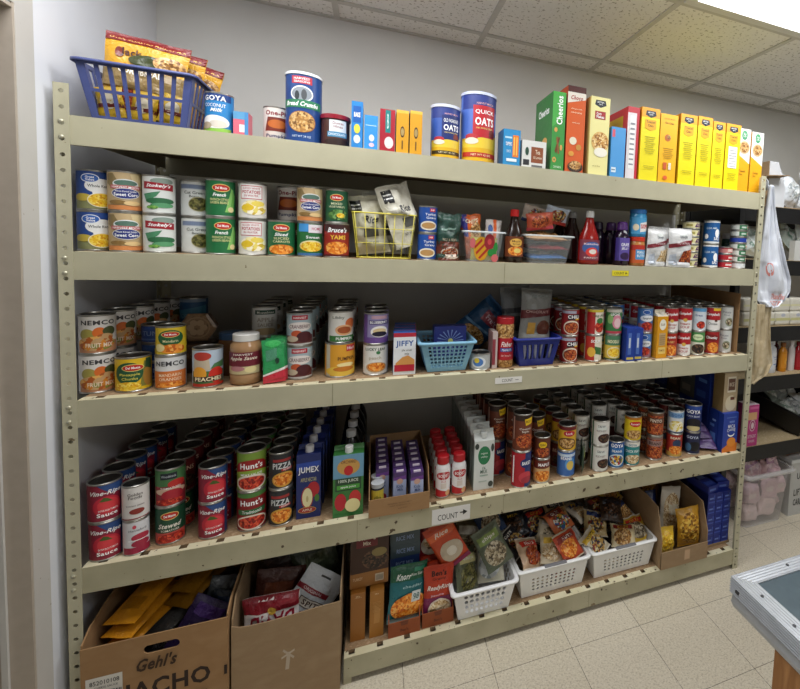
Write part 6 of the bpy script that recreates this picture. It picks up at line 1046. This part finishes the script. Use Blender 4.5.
# open carton with macaroni bags and the wall of blue boxes
bigbox('open_carton', 'open brown carton with clear bags of pasta at the right', 1.957, 2.219, -.004, .40, z, .080, .25, .26, CARD2, [('r', -.02, .25, .22, .85, '#b89878'), ('r', 0, .3, .2, .8, '#c0a080')], hl=.27)
pb = [(2.02, .055, -12, 8, '#e0b83c', 'F:corn', 'clear bag of yellow noodles, front left', .105, .11), (2.165, .060, -4, -6, '#c8942c', 'F:pasta', 'clear bag of curly pasta, front right', .12, .185), (2.10, .15, -8, 10, '#d8d0c0', 'F:tan', 'tall clear bag of macaroni behind', .12, .25), (2.02, .17, -14, -8, '#1c2c5c', 'F:clearbag', 'navy blue bag with white oval, back left', .17, .21), (2.04, .30, -10, 4, '#c8a048', 'F:pasta', 'clear bag of pasta at the back', .20, .24)]
into((1.9635, 2.2125, .002, .392, z+.006, 0, .24))
for i, (x, y, rx, ry, c, f, lb, w_, h) in enumerate(pb):
    pouch('pasta_bag', lb+' in the open carton', 'bag', w_, h, .06, (x, y, z+.006+.02*(i < 2)), (Rr(rx), Rr(ry), Rr((6, -8, 4, -6, 0)[i])), c, ([('e', 0, .5, .9, .4, f)] if i != 3 else [('e', .1, .7, .5, .14, '#c8ccd4'), ('t', 'pasta', .1, .7, .7, .1, '#1c2c5c'), ('r', -1, .3, 1, .45, '#3c4c8c')])+([('r', -.5, .5, .5, .7, '#e8e0c8')] if i in (2,) else []), seed=260+i, wr=.008)
into(None, False)
opentray('cardboard_tray', 'cardboard tray under the wall of small blue boxes', 2.254, 2.404, .050, .46, z, .012, .22, CARD2)
for r_ in range(5):
    for c in range(3):
        carton('blue_box', 'dark blue box in the bottom right block, %s row up, %s column' % (ORD[r_], ('left', 'middle', 'right')[c]), 'box', 2.2585+.0478*c, 2.3045+.0478*c, .055, .145, z+.0035+.0532*r_, .0526, '#1c2c84', [('r', -.8, .1, .8, .25, '#3c54b0'), ('r', -.6, .45, .4, .6, '#6c84cc'), ('r', .5, .4, .8, .8, '#3c54b0')], side='#16246c')
for i, (x, y, rz) in enumerate(((2.297, .06, .12), (2.367, .075, -.08))):
    carton('blue_box', ('dark blue box lying flat on top of the block, left', 'dark blue box lying flat on top of the block, right')[i], 'box', x-.040+.006*i, x+.028+.006*i, y, .14, z+.0035+.266, .036, '#1c2c84', [('r', -.7, .3, .5, .6, '#5c74c0')], top=[('r', -.8, .1, .7, .3, '#3c54b0'), ('r', -.6, .5, .6, .7, '#5c74c0')], side='#18267c', rz=rz)
for c in range(2):
    carton('blue_box', ('large plain blue carton filling the space behind the blue boxes', 'second large blue carton behind the first')[c], 'box', 2.259, 2.400, .205+.125*c, .12, z+.0035, .262, '#16246c', [])
# ================================================================ black shelving unit beyond, and what hangs on the post
BX0, BX1, BY0, BY1 = 2.47, 3.72, .200, .625
bu = thing('black_shelving_unit', 'black steel shelving unit with wooden decks right of the beige one', 'shelving unit', (BX0, BY0, 0))
bu.location = (0, 0, 0)
for x in (BX0, BX1-.035):
    for y in (BY0, BY1-.035):
        mb = MB(); mb.box(x, x+.0025, y, y+.035, 0, 1.86, BLACKM); mb.box(x, x+.035, y if y == BY0 else y+.0325, (y if y == BY0 else y+.0325)+.0025, 0, 1.86, BLACKM); mb.build('post', bu)
BZ = (1.795, 1.512, 1.150, .873, .487)
for zb in BZ:
    mb = MB(); mb.box(BX0+.036, BX1-.036, BY0, BY0+.003, zb-.080, zb-.002, BLACKM); mb.box(BX0+.036, BX1-.036, BY0, BY0+.02, zb-.083, zb-.080, BLACKM); mb.build('beam', bu)
    mb = MB(); mb.box(BX0+.036, BX1-.036, BY1-.003, BY1, zb-.080, zb-.002, BLACKM); mb.build('rear_beam', bu)
    for x in (BX0+.003, BX1-.006): mb = MB(); mb.box(x, x+.003, BY0+.036, BY1-.036, zb-.080, zb-.014, BLACKM); mb.build('side_beam', bu)
    mb = MB(); mb.box(BX0+.006, BX1-.006, BY0+.004, BY1-.004, zb-.012, zb, DECKW); mb.build('deck', bu)
# carrier bag hanging from the right post
def hanging(name, label, cat, rows, m, y0, seed, ops=(), depth=.05, wr=.006):
    """rows: (z, x0, x1) from top to bottom; a closed crumpled sleeve hanging from its top"""
    T = thing(name, label, cat, (rows[0][1], y0, rows[0][0])); n_ = 40; N = 26; ox, oz = rows[0][1], rows[0][0]; mb = MB()
    def row(v):
        t = v*(len(rows)-1); i = min(int(t), len(rows)-2); f = t-i; f = f*f*(3-2*f); a, b = rows[i], rows[i+1]; return [a[k]+(b[k]-a[k])*f for k in range(3)]
    def S(u, v):
        z_, a, b = row(v); th = 2*PI*u; c = math.cos(th); s_ = math.sin(th); hw = (b-a)/2; dd = depth*min(1, .25+v)*(hw/.11)**.6
        p = Vector((u*9 if u < .5 else (1-u)*9, v*3.2, seed)); k = noise.noise(Vector((c*2.2, s_*2.2+seed, v*2.5)))*wr*1.6+noise.noise(Vector((c*9, s_*3+seed, v*3)))*wr*.8
        return ((a+b)/2+hw*c+k*.5-ox, dd*s_+k+dd, z_-oz+(.012*noise.noise(Vector((c*2, s_*2, seed))) if v > .9 else 0))
    mb.grid(lambda u, v: S(-u, v), N*2, n_, m)
    fm2 = lambda x, y, d: (lambda q: (q[0], q[1]-d, q[2]))(S(.75+x*.18/.1, min(1, max(0, 1-y))))
    if ops: art(mb, ops, fm2, .2, 1, step=.01, vstep=.05, off=.001, l0=2)
    solid(mb.build('bag_body', T), .0012); return T
BAGM = noisemat('white_carrier_film', ['e4e8f0', 'd8dce6'], 20, rough=.35)
bg = hanging('carrier_bag', 'white plastic carrier bag with red print hanging at the right post', 'bag', [(1.86, 2.434, 2.455), (1.76, 2.433, 2.488), (1.62, 2.432, 2.540), (1.50, 2.432, 2.595), (1.42, 2.434, 2.640), (1.36, 2.440, 2.645), (1.315, 2.455, 2.61), (1.29, 2.49, 2.56)], BAGM, -.010, 3.3,
   [('e', -.45, .52, .2, .05, '#d88c84'), ('e', -.45, .52, .14, .03, '#e4e8f0'), ('t', 'ThankYou', .0, .22, .7, .06, '#d88c80'), ('t', 'COME', -.1, .14, .7, .05, '#d88c80'), ('t', 'AGAIN', -.1, .09, .6, .04, '#d89c90')], depth=.055, wr=.017)
for i, dx in enumerate((0, .012)):
    mb = MB(); mb.tube([(.006+dx*.2, .02+dx, -.02), (-.004, .014+dx, .022), (-.016, .010+dx, .030), (-.012, .030+dx, .010), (.010, .036+dx, -.02)], .004, BAGM, 6); mb.build('bag_handle', bg)
CLO = noisemat('cream_fabric', ['c8b898', 'b8a684', 'd4c6a8'], 14, rough=.9)
hanging('cloth_bag', 'cream cloth tote hanging below the carrier bag at the right post', 'bag', [(1.300, 2.434, 2.53), (1.22, 2.432, 2.53), (1.12, 2.430, 2.545), (1.00, 2.428, 2.575), (.955, 2.428, 2.550), (.915, 2.430, 2.450)], CLO, .012, 7.1, depth=.028, wr=.010)
# top deck: open carton with wrapped supplies, clear packs
z = BZ[0]
T = thing('open_carton', 'open white and brown carton with flap on the black unit top', 'box', (2.712, .215, z+.001))
mb = MB(); mb.box(-.05, -.047, 0, .26, 0, .20, CARD2); mb.build('side_panel', T)
mb = MB(); mb.add([(-.047, 0, 0), (.075, 0, 0), (.075, 0, .10), (.015, 0, .235), (-.047, 0, .235)], [(0, 1, 2, 3, 4)], mat('#d4d6da', .5)); solid(mb.build('front_panel', T), .003)
mb = MB(); mb.add([(-.050, 0, .235), (-.085, -.03, .05), (-.10, .10, .05), (-.055, .12, .235)], [(0, 1, 2, 3)], CARD2); solid(mb.build('flap', T), .003)
mb = MB(); mb.add([(-.120, -.050, .148), (.030, -.062, .160), (.032, -.002, .156), (-.10, .002, .140)], [(0, 1, 2, 3)], CARD2); solid(mb.build('folded_flap', T), .003)
mb = MB(); mb.box(-.046, .23, .004, .26, 0, .004, CARD2); mb.box(-.046, .23, .257, .26, 0, .22, CARD2); mb.build('back_panel', T)
wp = [(2.74, .28, 0, 10, 12, .15, .22), (2.80, .33, -8, -6, -10, .16, .24), (2.86, .27, -10, 14, 8, .13, .17), (2.93, .30, -6, -8, 4, .15, .16), (3.03, .30, -4, 8, -6, .16, .19), (3.12, .30, -8, 0, 3, .15, .2)]
into((2.671, 3.30, .225, .60, z+.006, 0, .5))
for i, (x, y, rx, ry, rz, w_, h) in enumerate(wp):
    pouch('plastic_wrapped_pack', 'crinkled clear wrapped white pack on the black unit top, %s from left' % ORD[i], 'pack', w_, h, .09, (x, y, z+.005), (Rr(rx), Rr(ry), Rr(rz)), '#dfe3e8', [('e', 0, .5, .8, .3, 'F:clearbag')]+([('t', 'WIPES', .1, .6, .9, .1, '#6c8cb0')] if i > 3 else []), seed=300+i, wr=.014, rough=.2)
into(None, False)
# second deck
z = BZ[1]
into((2.52, 3.3, .206, .60, z+.001, 0, .5))
for i, (x, y, rx, ry, w_, h, c) in enumerate(((2.66, .25, -10, 10, .17, .16, '#d8e0dc'), (2.75, .27, -20, -25, .16, .13, '#dce4e0'), (2.92, .24, -30, 35, .16, .17, '#ccd8d0'), (3.05, .28, -10, 5, .18, .18, '#dfe6e2'))):
    pouch('plastic_wrapped_pack', 'loose white and green tinted pack on the second deck, %s from left' % ORD[i], 'pack', w_, h, .07, (x, y+.045, z+(.001 if i != 2 else .03)), (Rr(rx), Rr(ry), Rr(6)), c, [('e', 0, .55, .8, .35, 'F:greenbag')], seed=310+i, wr=.014)
into(None, False)
carton('white_box', 'flat fronted white box with black emblem on the second deck', 'box', 2.885, 3.06, .206, .035, z+.0005, .110, '#d0d0cc', [('p', [(.2, .35), (.5, .25), (.6, .5), (.3, .6)], '#2c2c30'), ('t', 'ab', .4, .62, .5, .3, '#3c3c40')])
# third deck: wrapped tissue blocks
z = BZ[2]
TI = noisemat('tissue_pack_film', ['e0dcd0', 'd4d0c0'], 25, rough=.5)
for i in range(4):
    mb = MB(); mb.box(-.055, .055, 0, .12, 0, .075, TI); art(mb, [('r', -1, .35, 1, .55, '#c8c48c'), ('e', 0, .75, .3, .12, '#b8bcc8')], frontmap(0, 0, 0), .11, .075, step=9); o = mb.build('tissue_pack'); bevel(o, .012, 3); o.location = (2.62+.115*i, .216, z+.001); tag(o, 'cream wrapped tissue pack in the lower row on third deck, %s' % ORD[i], 'pack')
    mb = MB(); mb.box(-.055, .055, 0, .12, 0, .075, TI); art(mb, [('r', -1, .4, 1, .55, '#dcd8b0')], frontmap(0, 0, 0), .11, .075, step=9); o = mb.build('tissue_pack'); bevel(o, .012, 3); o.location = (2.62+.115*i, .222, z+.0768); tag(o, 'cream wrapped tissue pack in the upper row on third deck, %s' % ORD[i], 'pack')
mb = MB(); mb.lathe([(.001, 0), (.024, 0), (.026, .02), (.024, .04), (.001, .042)], mat('#24284c', .4), 18); o = mb.build('tape_roll'); o.location = (2.900, .26, z+.1525); tag(o, 'dark navy round tin on top of the tissue packs', 'tin')
# fourth deck: bottles
z = BZ[3]
lp = lambda r, h: [(r*.92, 0), (r, .005), (r, h*.62), (r*.93, h*.74), (r*.42, h*.84), (r*.38, h*.88)]
bl = [(2.838, .240, .040, .185, '#dfe2e8', '#eceef2', [('t', 'lotion', .1, .75, .9, .13, '#4c74b4'), ('t', 'daily', .1, .6, .7, .08, '#4c74b4'), ('e', .4, .15, .25, .1, '#3c4c84'), ('r', -.3, .28, .2, .34, '#6c8cc0')], 'white lotion bottle with blue print, leftmost', 1),
      (2.930, .245, .031, .165, '#d88c1c', '#8c5420', [('e', .1, .5, .5, .25, '#e8a838'), ('e', .3, .4, .2, .1, '#7c4414')], 'orange shampoo bottle', 1),
      (2.890, .335, .035, .19, '#7c4a28', '#a86434', [], 'amber bottle with orange cap behind the others', 1),
      (3.000, .250, .027, .175, '#e0d8d8', '#e8e4e4', [], 'slim white bottle', 1), (3.060, .250, .030, .165, '#b01c28', '#8c1820', [('t', 'ice', 0, .5, .6, .15, '#f0d0d0')], 'red bottle at the picture edge', 1),
      (2.965, .33, .035, .17, '#5c1c20', '#3c1418', [], 'dark red bottle behind', 1)]
for i, (x, y, r, h, c, cc, ops, lb, _q) in enumerate(bl):
    pr = lp(r, h); bottle('toiletry_bottle', lb+' on the fourth deck', 'bottle', x, y, z+.001, pr, [(r*.46, h*.86), (r*.46, h*.99), (r*.4, h), (.001, h)], c, cc, ops, (.02, h*.62, r+.0002) if ops else (0, 0, 0), c, sy=.7, rz=.3)
# fifth level: black tray of wrapped items, pink box
z = BZ[4]
BT = mat('#141416', .35)
T = thing('black_tray', 'deep black plastic tray of wrapped packs on the black unit', 'tray', (2.98, .170, z+.0))
T.location = (2.99, .240, z+.06)
def tr(h_, e): return [(-.24-e, -.035-e, h_), (.24+e, -.035-e, h_), (.24+e, .30+e, h_), (-.24-e, .30+e, h_)]
mb = MB(); mb.add(tr(0, 0)+tr(.125, .02), [(0, 3, 2, 1)]+[(i, (i+1) % 4, 4+(i+1) % 4, 4+i) for i in range(4)], BT); solid(mb.build('tray_body', T), .003, 1)
mb = MB(); mb.add(tr(.125, .02)+tr(.128, .035), [(i, (i+1) % 4, 4+(i+1) % 4, 4+i) for i in range(4)], BT); mb.add(tr(.128, .035)+tr(.118, .036), [(i, (i+1) % 4, 4+(i+1) % 4, 4+i) for i in range(4)], BT); solid(mb.build('tray_rim', T), .003)
RT = Euler((Rr(13), 0, Rr(17))).to_matrix(); PT = Vector((3.050, .222, z+.004))-RT @ Vector((-.24, -.035, 0))
T.location = PT; T.rotation_euler = (Rr(13), 0, Rr(17))
carton('black_box', 'low black box propping up the back of the black tray', 'box', 2.99, 3.30, .520, .06, z+.001, .045, '#1c1c20')
for i, (x, y, rx, ry, rz, c) in enumerate(((-.17, .03, -60, 5, 20, '#8c9890'), (-.06, .03, -70, -8, 5, '#c8ccd0'), (.06, .03, -64, 8, 20, '#dfe3e6'), (.16, .03, -70, 3, 10, '#d0d4d8'), (-.15, .16, -50, 10, 20, '#7c8884'), (-.02, .17, -46, -10, 15, '#a8b0b0'), (.12, .17, -50, 6, 20, '#c8ccd0'))):
    q = PT+RT @ Vector((x, y, .062+.012*(i > 3)))
    pouch('plastic_wrapped_pack', 'clear wrapped pack in the black tray, %s' % ('front left corner', 'front left of centre', 'front centre', 'front right', 'back left', 'back centre', 'back right')[i], 'pack', .115, .14, .045, q, (Rr(rx), Rr(ry), Rr(rz)), c, [('e', 0, .5, .8, .35, 'F:greenbag' if i in (0, 4) else 'F:clearbag')], seed=320+i, wr=.012, rough=.2)
T = thing('handbag', 'dark bag with loop handle at the back of the tray shelf', 'bag', (2.98, .50, z+.14)); mb = MB()
mb.lathe([(.001, 0), (.09, .0), (.10, .05), (.085, .13), (.06, .17), (.001, .18)], mat('#1c1c20', .6), 20, True, sy=.5); mb.build('bag_body', T)
mb = MB(); mb.tube([(.05+.05*math.cos(a), 0, .13+.06*math.sin(a)) for a in [PI*q/8 for q in range(9)]], .006, mat('#1c1c20', .6)); mb.build('handle', T)
T.location = (2.80, .46, z+.002)
T.scale = (1, 1, 1.5)
carton('powder_box', 'pink and magenta detergent box beside the right post', 'box', 2.630, 2.712, .2055, .07, z+.001, .230, '#b8347c', [('r', -.9, .64, .7, .82, '#d8a878'), ('e', 0, .5, .5, .14, '#e0c8d0'), ('e', 0, .5, .42, .12, '#a8306c'), ('e', 0, .5, .25, .08, '#e0c8d0'), ('r', -.6, .9, .9, .96, '#d868a0'), ('t', 'DETERGENT', 0, .24, 1.4, .08, '#e8c8d8'), ('t', 'POWDER', 0, .12, 1.0, .06, '#e8c8d8')], side='#8c2860', top=[('r', -1, 0, 1, 1, '#d8c8d0')])
# floor: clear bin of pink bags, printed grey carton
FR_ = clearmat('frosted_plastic', 'eae6e6', .16, .2)
T = thing('clear_storage_bin', 'translucent storage bin of pink bags on the floor under black unit', 'bin', (2.83, .20, .002))
X, D, H = .165, .36, .315; tp = .022
def rr_(f, e=0): k = tp*(1-f); return [(x, y, H*f) for x, y, _ in ringp(X-k+e, k-e, D-k+e, 0, .03)]
n_ = len(rr_(0)); rings = [rr_(0), rr_(.03), rr_(.5), rr_(1)]
mb = MB(); mb.add([p for r_ in rings for p in r_], [(a*n_+b, a*n_+(b+1) % n_, (a+1)*n_+(b+1) % n_, (a+1)*n_+b) for a in range(3) for b in range(n_)]+[tuple(range(n_))], FR_, True); solid(mb.build('bin_body', T), .002)
mb = MB(); a1, a2 = rr_(1), rr_(1, .022); a3 = [(x, y, zz_-.016) for x, y, zz_ in a2]; mb.add(a1+a2+a3, [(a*n_+b, a*n_+(b+1) % n_, (a+1)*n_+(b+1) % n_, (a+1)*n_+b) for a in range(2) for b in range(n_)], clearmat('frosted_rim', 'e8e6e4', .35, .25), True); solid(mb.build('rim', T), .002)
into((2.671, 2.989, .206, .553, .010, .024, .315))
rs = random.Random(9)
k = 0
for lv in range(3):
    for c in range(3 if lv < 2 else 2):
        for r_ in range(2):
            lb = 'pink wrapped bag in the clear bin, %s layer, %s %s' % (('bottom', 'middle', 'top')[lv], ('left', 'centre', 'right')[c], ('front', 'rear')[r_])
            pouch('pink_bag', lb, 'bag', .125, .118, .105, (2.742+.088*c+(.04 if lv == 2 else 0), .262+.135*r_, .008+.096*lv), (Rr(rs.uniform(-14, 6)), Rr(rs.uniform(-8, 8)), Rr(rs.uniform(-12, 12))), rs.choice(['#dcbcc0', '#d0b0b8', '#e4cccc']), [('e', 0, .5, .8, .35, 'F:pinkbag')] if lv == 2 or k % 2 else [('r', -.5, .35, .4, .6, '#d8c4c4')], seed=340+k, wr=.016, rough=.3); k += 1
for i in range(4):
    pouch('pink_bag', 'crumpled lilac film bag end sticking up from the clear bin, %s' % ORD[i], 'bag', .09, .11, .02, (2.76+.05*i, .27+.02*(i % 2), .30), (Rr(-20), Rr(-25+16*i), Rr(10*i)), '#a8849c', [('e', 0, .5, .8, .4, 'F:pinkbag')], seed=370+i, wr=.016, rough=.2)
into(None, False)
T = thing('printed_carton', 'pale grey carton with black print beside the clear bin', 'box', (3.20, .23, 0))
mb = MB(); mb.box(-.17, .17, 0, .30, 0, .33, noisemat('pale_grey_card', ['c4c4c2', 'b8b8b4'], 10, rough=.7)); art(mb, [('T', 'US', -.55, .72, .3, .12, '#2c2c2c'), ('T', 'LIFT', -.6, .42, .4, .12, '#2c2c2c'), ('T', 'CARE', -.6, .24, .4, .12, '#2c2c2c')], frontmap(0, 0, 0), .34, .33, step=9, off=.0003); mb.build('carton_body', T)
mb = MB(); mb.box(-.178, .178, -.008, .308, .325, .345, mat('#d4d6d6', .4)); mb.build('lid', T)
mb = MB(); mb.grid(lambda u, v: (-.15+.27*u, .01+.20*v, .347+.012*math.sin(u*3)*math.sin(v*3)+.006*noise.noise(Vector((u*4, v*4, 2)))), 12, 10, mat('#e0dcdc', .5))
art(mb, [('e', -.3, .6, .45, .25, 'F:multi'), ('e', .4, .3, .35, .2, '#c8d0dc'), ('e', .4, .3, .28, .15, '#e0dcdc'), ('r', -.8, .1, -.1, .2, '#d8a898'), ('r', .0, .7, .8, .8, '#c88478')], lambda x, y, d: (-.015+x, .01+y, .350+.012*math.sin((x/.27+.5)*3)*math.sin(y/.2*3)+.006*noise.noise(Vector(((x/.27+.5)*4, y/.2*4, 2)))+d), .27, .20, step=.02, vstep=.02)
o = mb.build('printed_bag'); o.location = (3.16, .24, 0); tag(o, 'white printed plastic bag lying on the pale grey carton', 'bag')
# ================================================================ work table in the foreground
TX0, TY1, TZ = 1.508, -.826, .80
T = thing('work_table', 'table with ribbed white aluminium edge and dark slate blue top', 'table', (0, 0, 0))
AL = noisemat('ribbed_white_aluminium', ['b4b8be', 'a8acb2'], 30, rough=.38, metal=.25)
SL = noisemat('slate_blue_laminate', ['4c5c64', '45545c'], 40, rough=.35)
TX1, TY0 = 2.75, -1.55
def strip(nr, path):   # ribs running along each side, mitred at the corners; profile (inset, z)
    mb = MB(); C_ = [(TX0, TY0, 1, 1), (TX1, TY0, -1, 1), (TX1, TY1, -1, -1), (TX0, TY1, 1, -1)]
    vs = [(x+sx*i_, y+sy*i_, zz_) for i_, zz_ in path for x, y, sx, sy in C_]
    mb.add(vs, [(4*a+b, 4*a+(b+1) % 4, 4*a+4+(b+1) % 4, 4*a+4+b) for a in range(len(path)-1) for b in range(4)], AL); return mb
pth = []
for k in range(13): a = k*.0030; pth += [(-.0, 0)][:0]+[(.002+(.0 if k % 2 else .0022), TZ-.040+.0029*k)]
pth = [(.012, TZ-.043)]+pth+[(.003, TZ-.002), (.006, TZ)]
for k in range(10): pth += [(.008+.0036*k, TZ+(.0 if k % 2 else -.0008))]
pth += [(.043, TZ), (.043, TZ-.004)]
strip(0, pth).build('edge_frame', T)
mb = MB(); mb.box(TX0+.043, TX1-.043, TY0+.043, TY1-.043, TZ-.02, TZ-.0025, SL); mb.build('table_top', T)
mb = strip(0, [(.02, TZ-.075), (.010, TZ-.072), (.006, TZ-.060), (.008, TZ-.044), (.02, TZ-.043)]); mb.build('under_moulding', T, 'smooth white moulding')
for x, y in ((TX0+.022, TY1-.075), (TX0+.022, TY1-.155), (TX0+.022, TY1-.24), (TX0+.16, TY1-.022), (TX0+.30, TY1-.022)):
    mb = MB(); mb.lathe([(.0035, 0), (.0035, .0012), (.001, .0014)], mat('#4c4c50', .4, .6), 12, cx=x, cy=y); 
    o = mb.build('screw', T); o.location = (0, 0, TZ)
mb = MB(); mb.box(TX0-.0005, TX0+.004, TY1-.03, TY1-.022, TZ-.027, TZ-.021, mat('#3c3c40')); mb.build('clip', T)
WD = noisemat('golden_wood', ['a87440', '966434', 'b88450'], 8, rough=.5, stretch=(6, 6, .6))
for x, y in ((TX0+.015, TY1-.19), (TX0+.02, TY0+.03), (TX1-.10, TY1-.12), (TX1-.10, TY0+.03)):
    mb = MB(); mb.box(x, x+.07, y, y+.07, 0, TZ-.076, WD); bevel(mb.build('leg', T), .003)
mb = MB(); mb.box(TX0+.03, TX1-.03, TY0+.05, TY0+.07, TZ-.16, TZ-.076, WD); mb.build('apron', T)
mb = MB(); mb.box(TX0+.03, TX1-.03, TY1-.20, TY1-.18, TZ-.16, TZ-.076, WD) if 0 else None
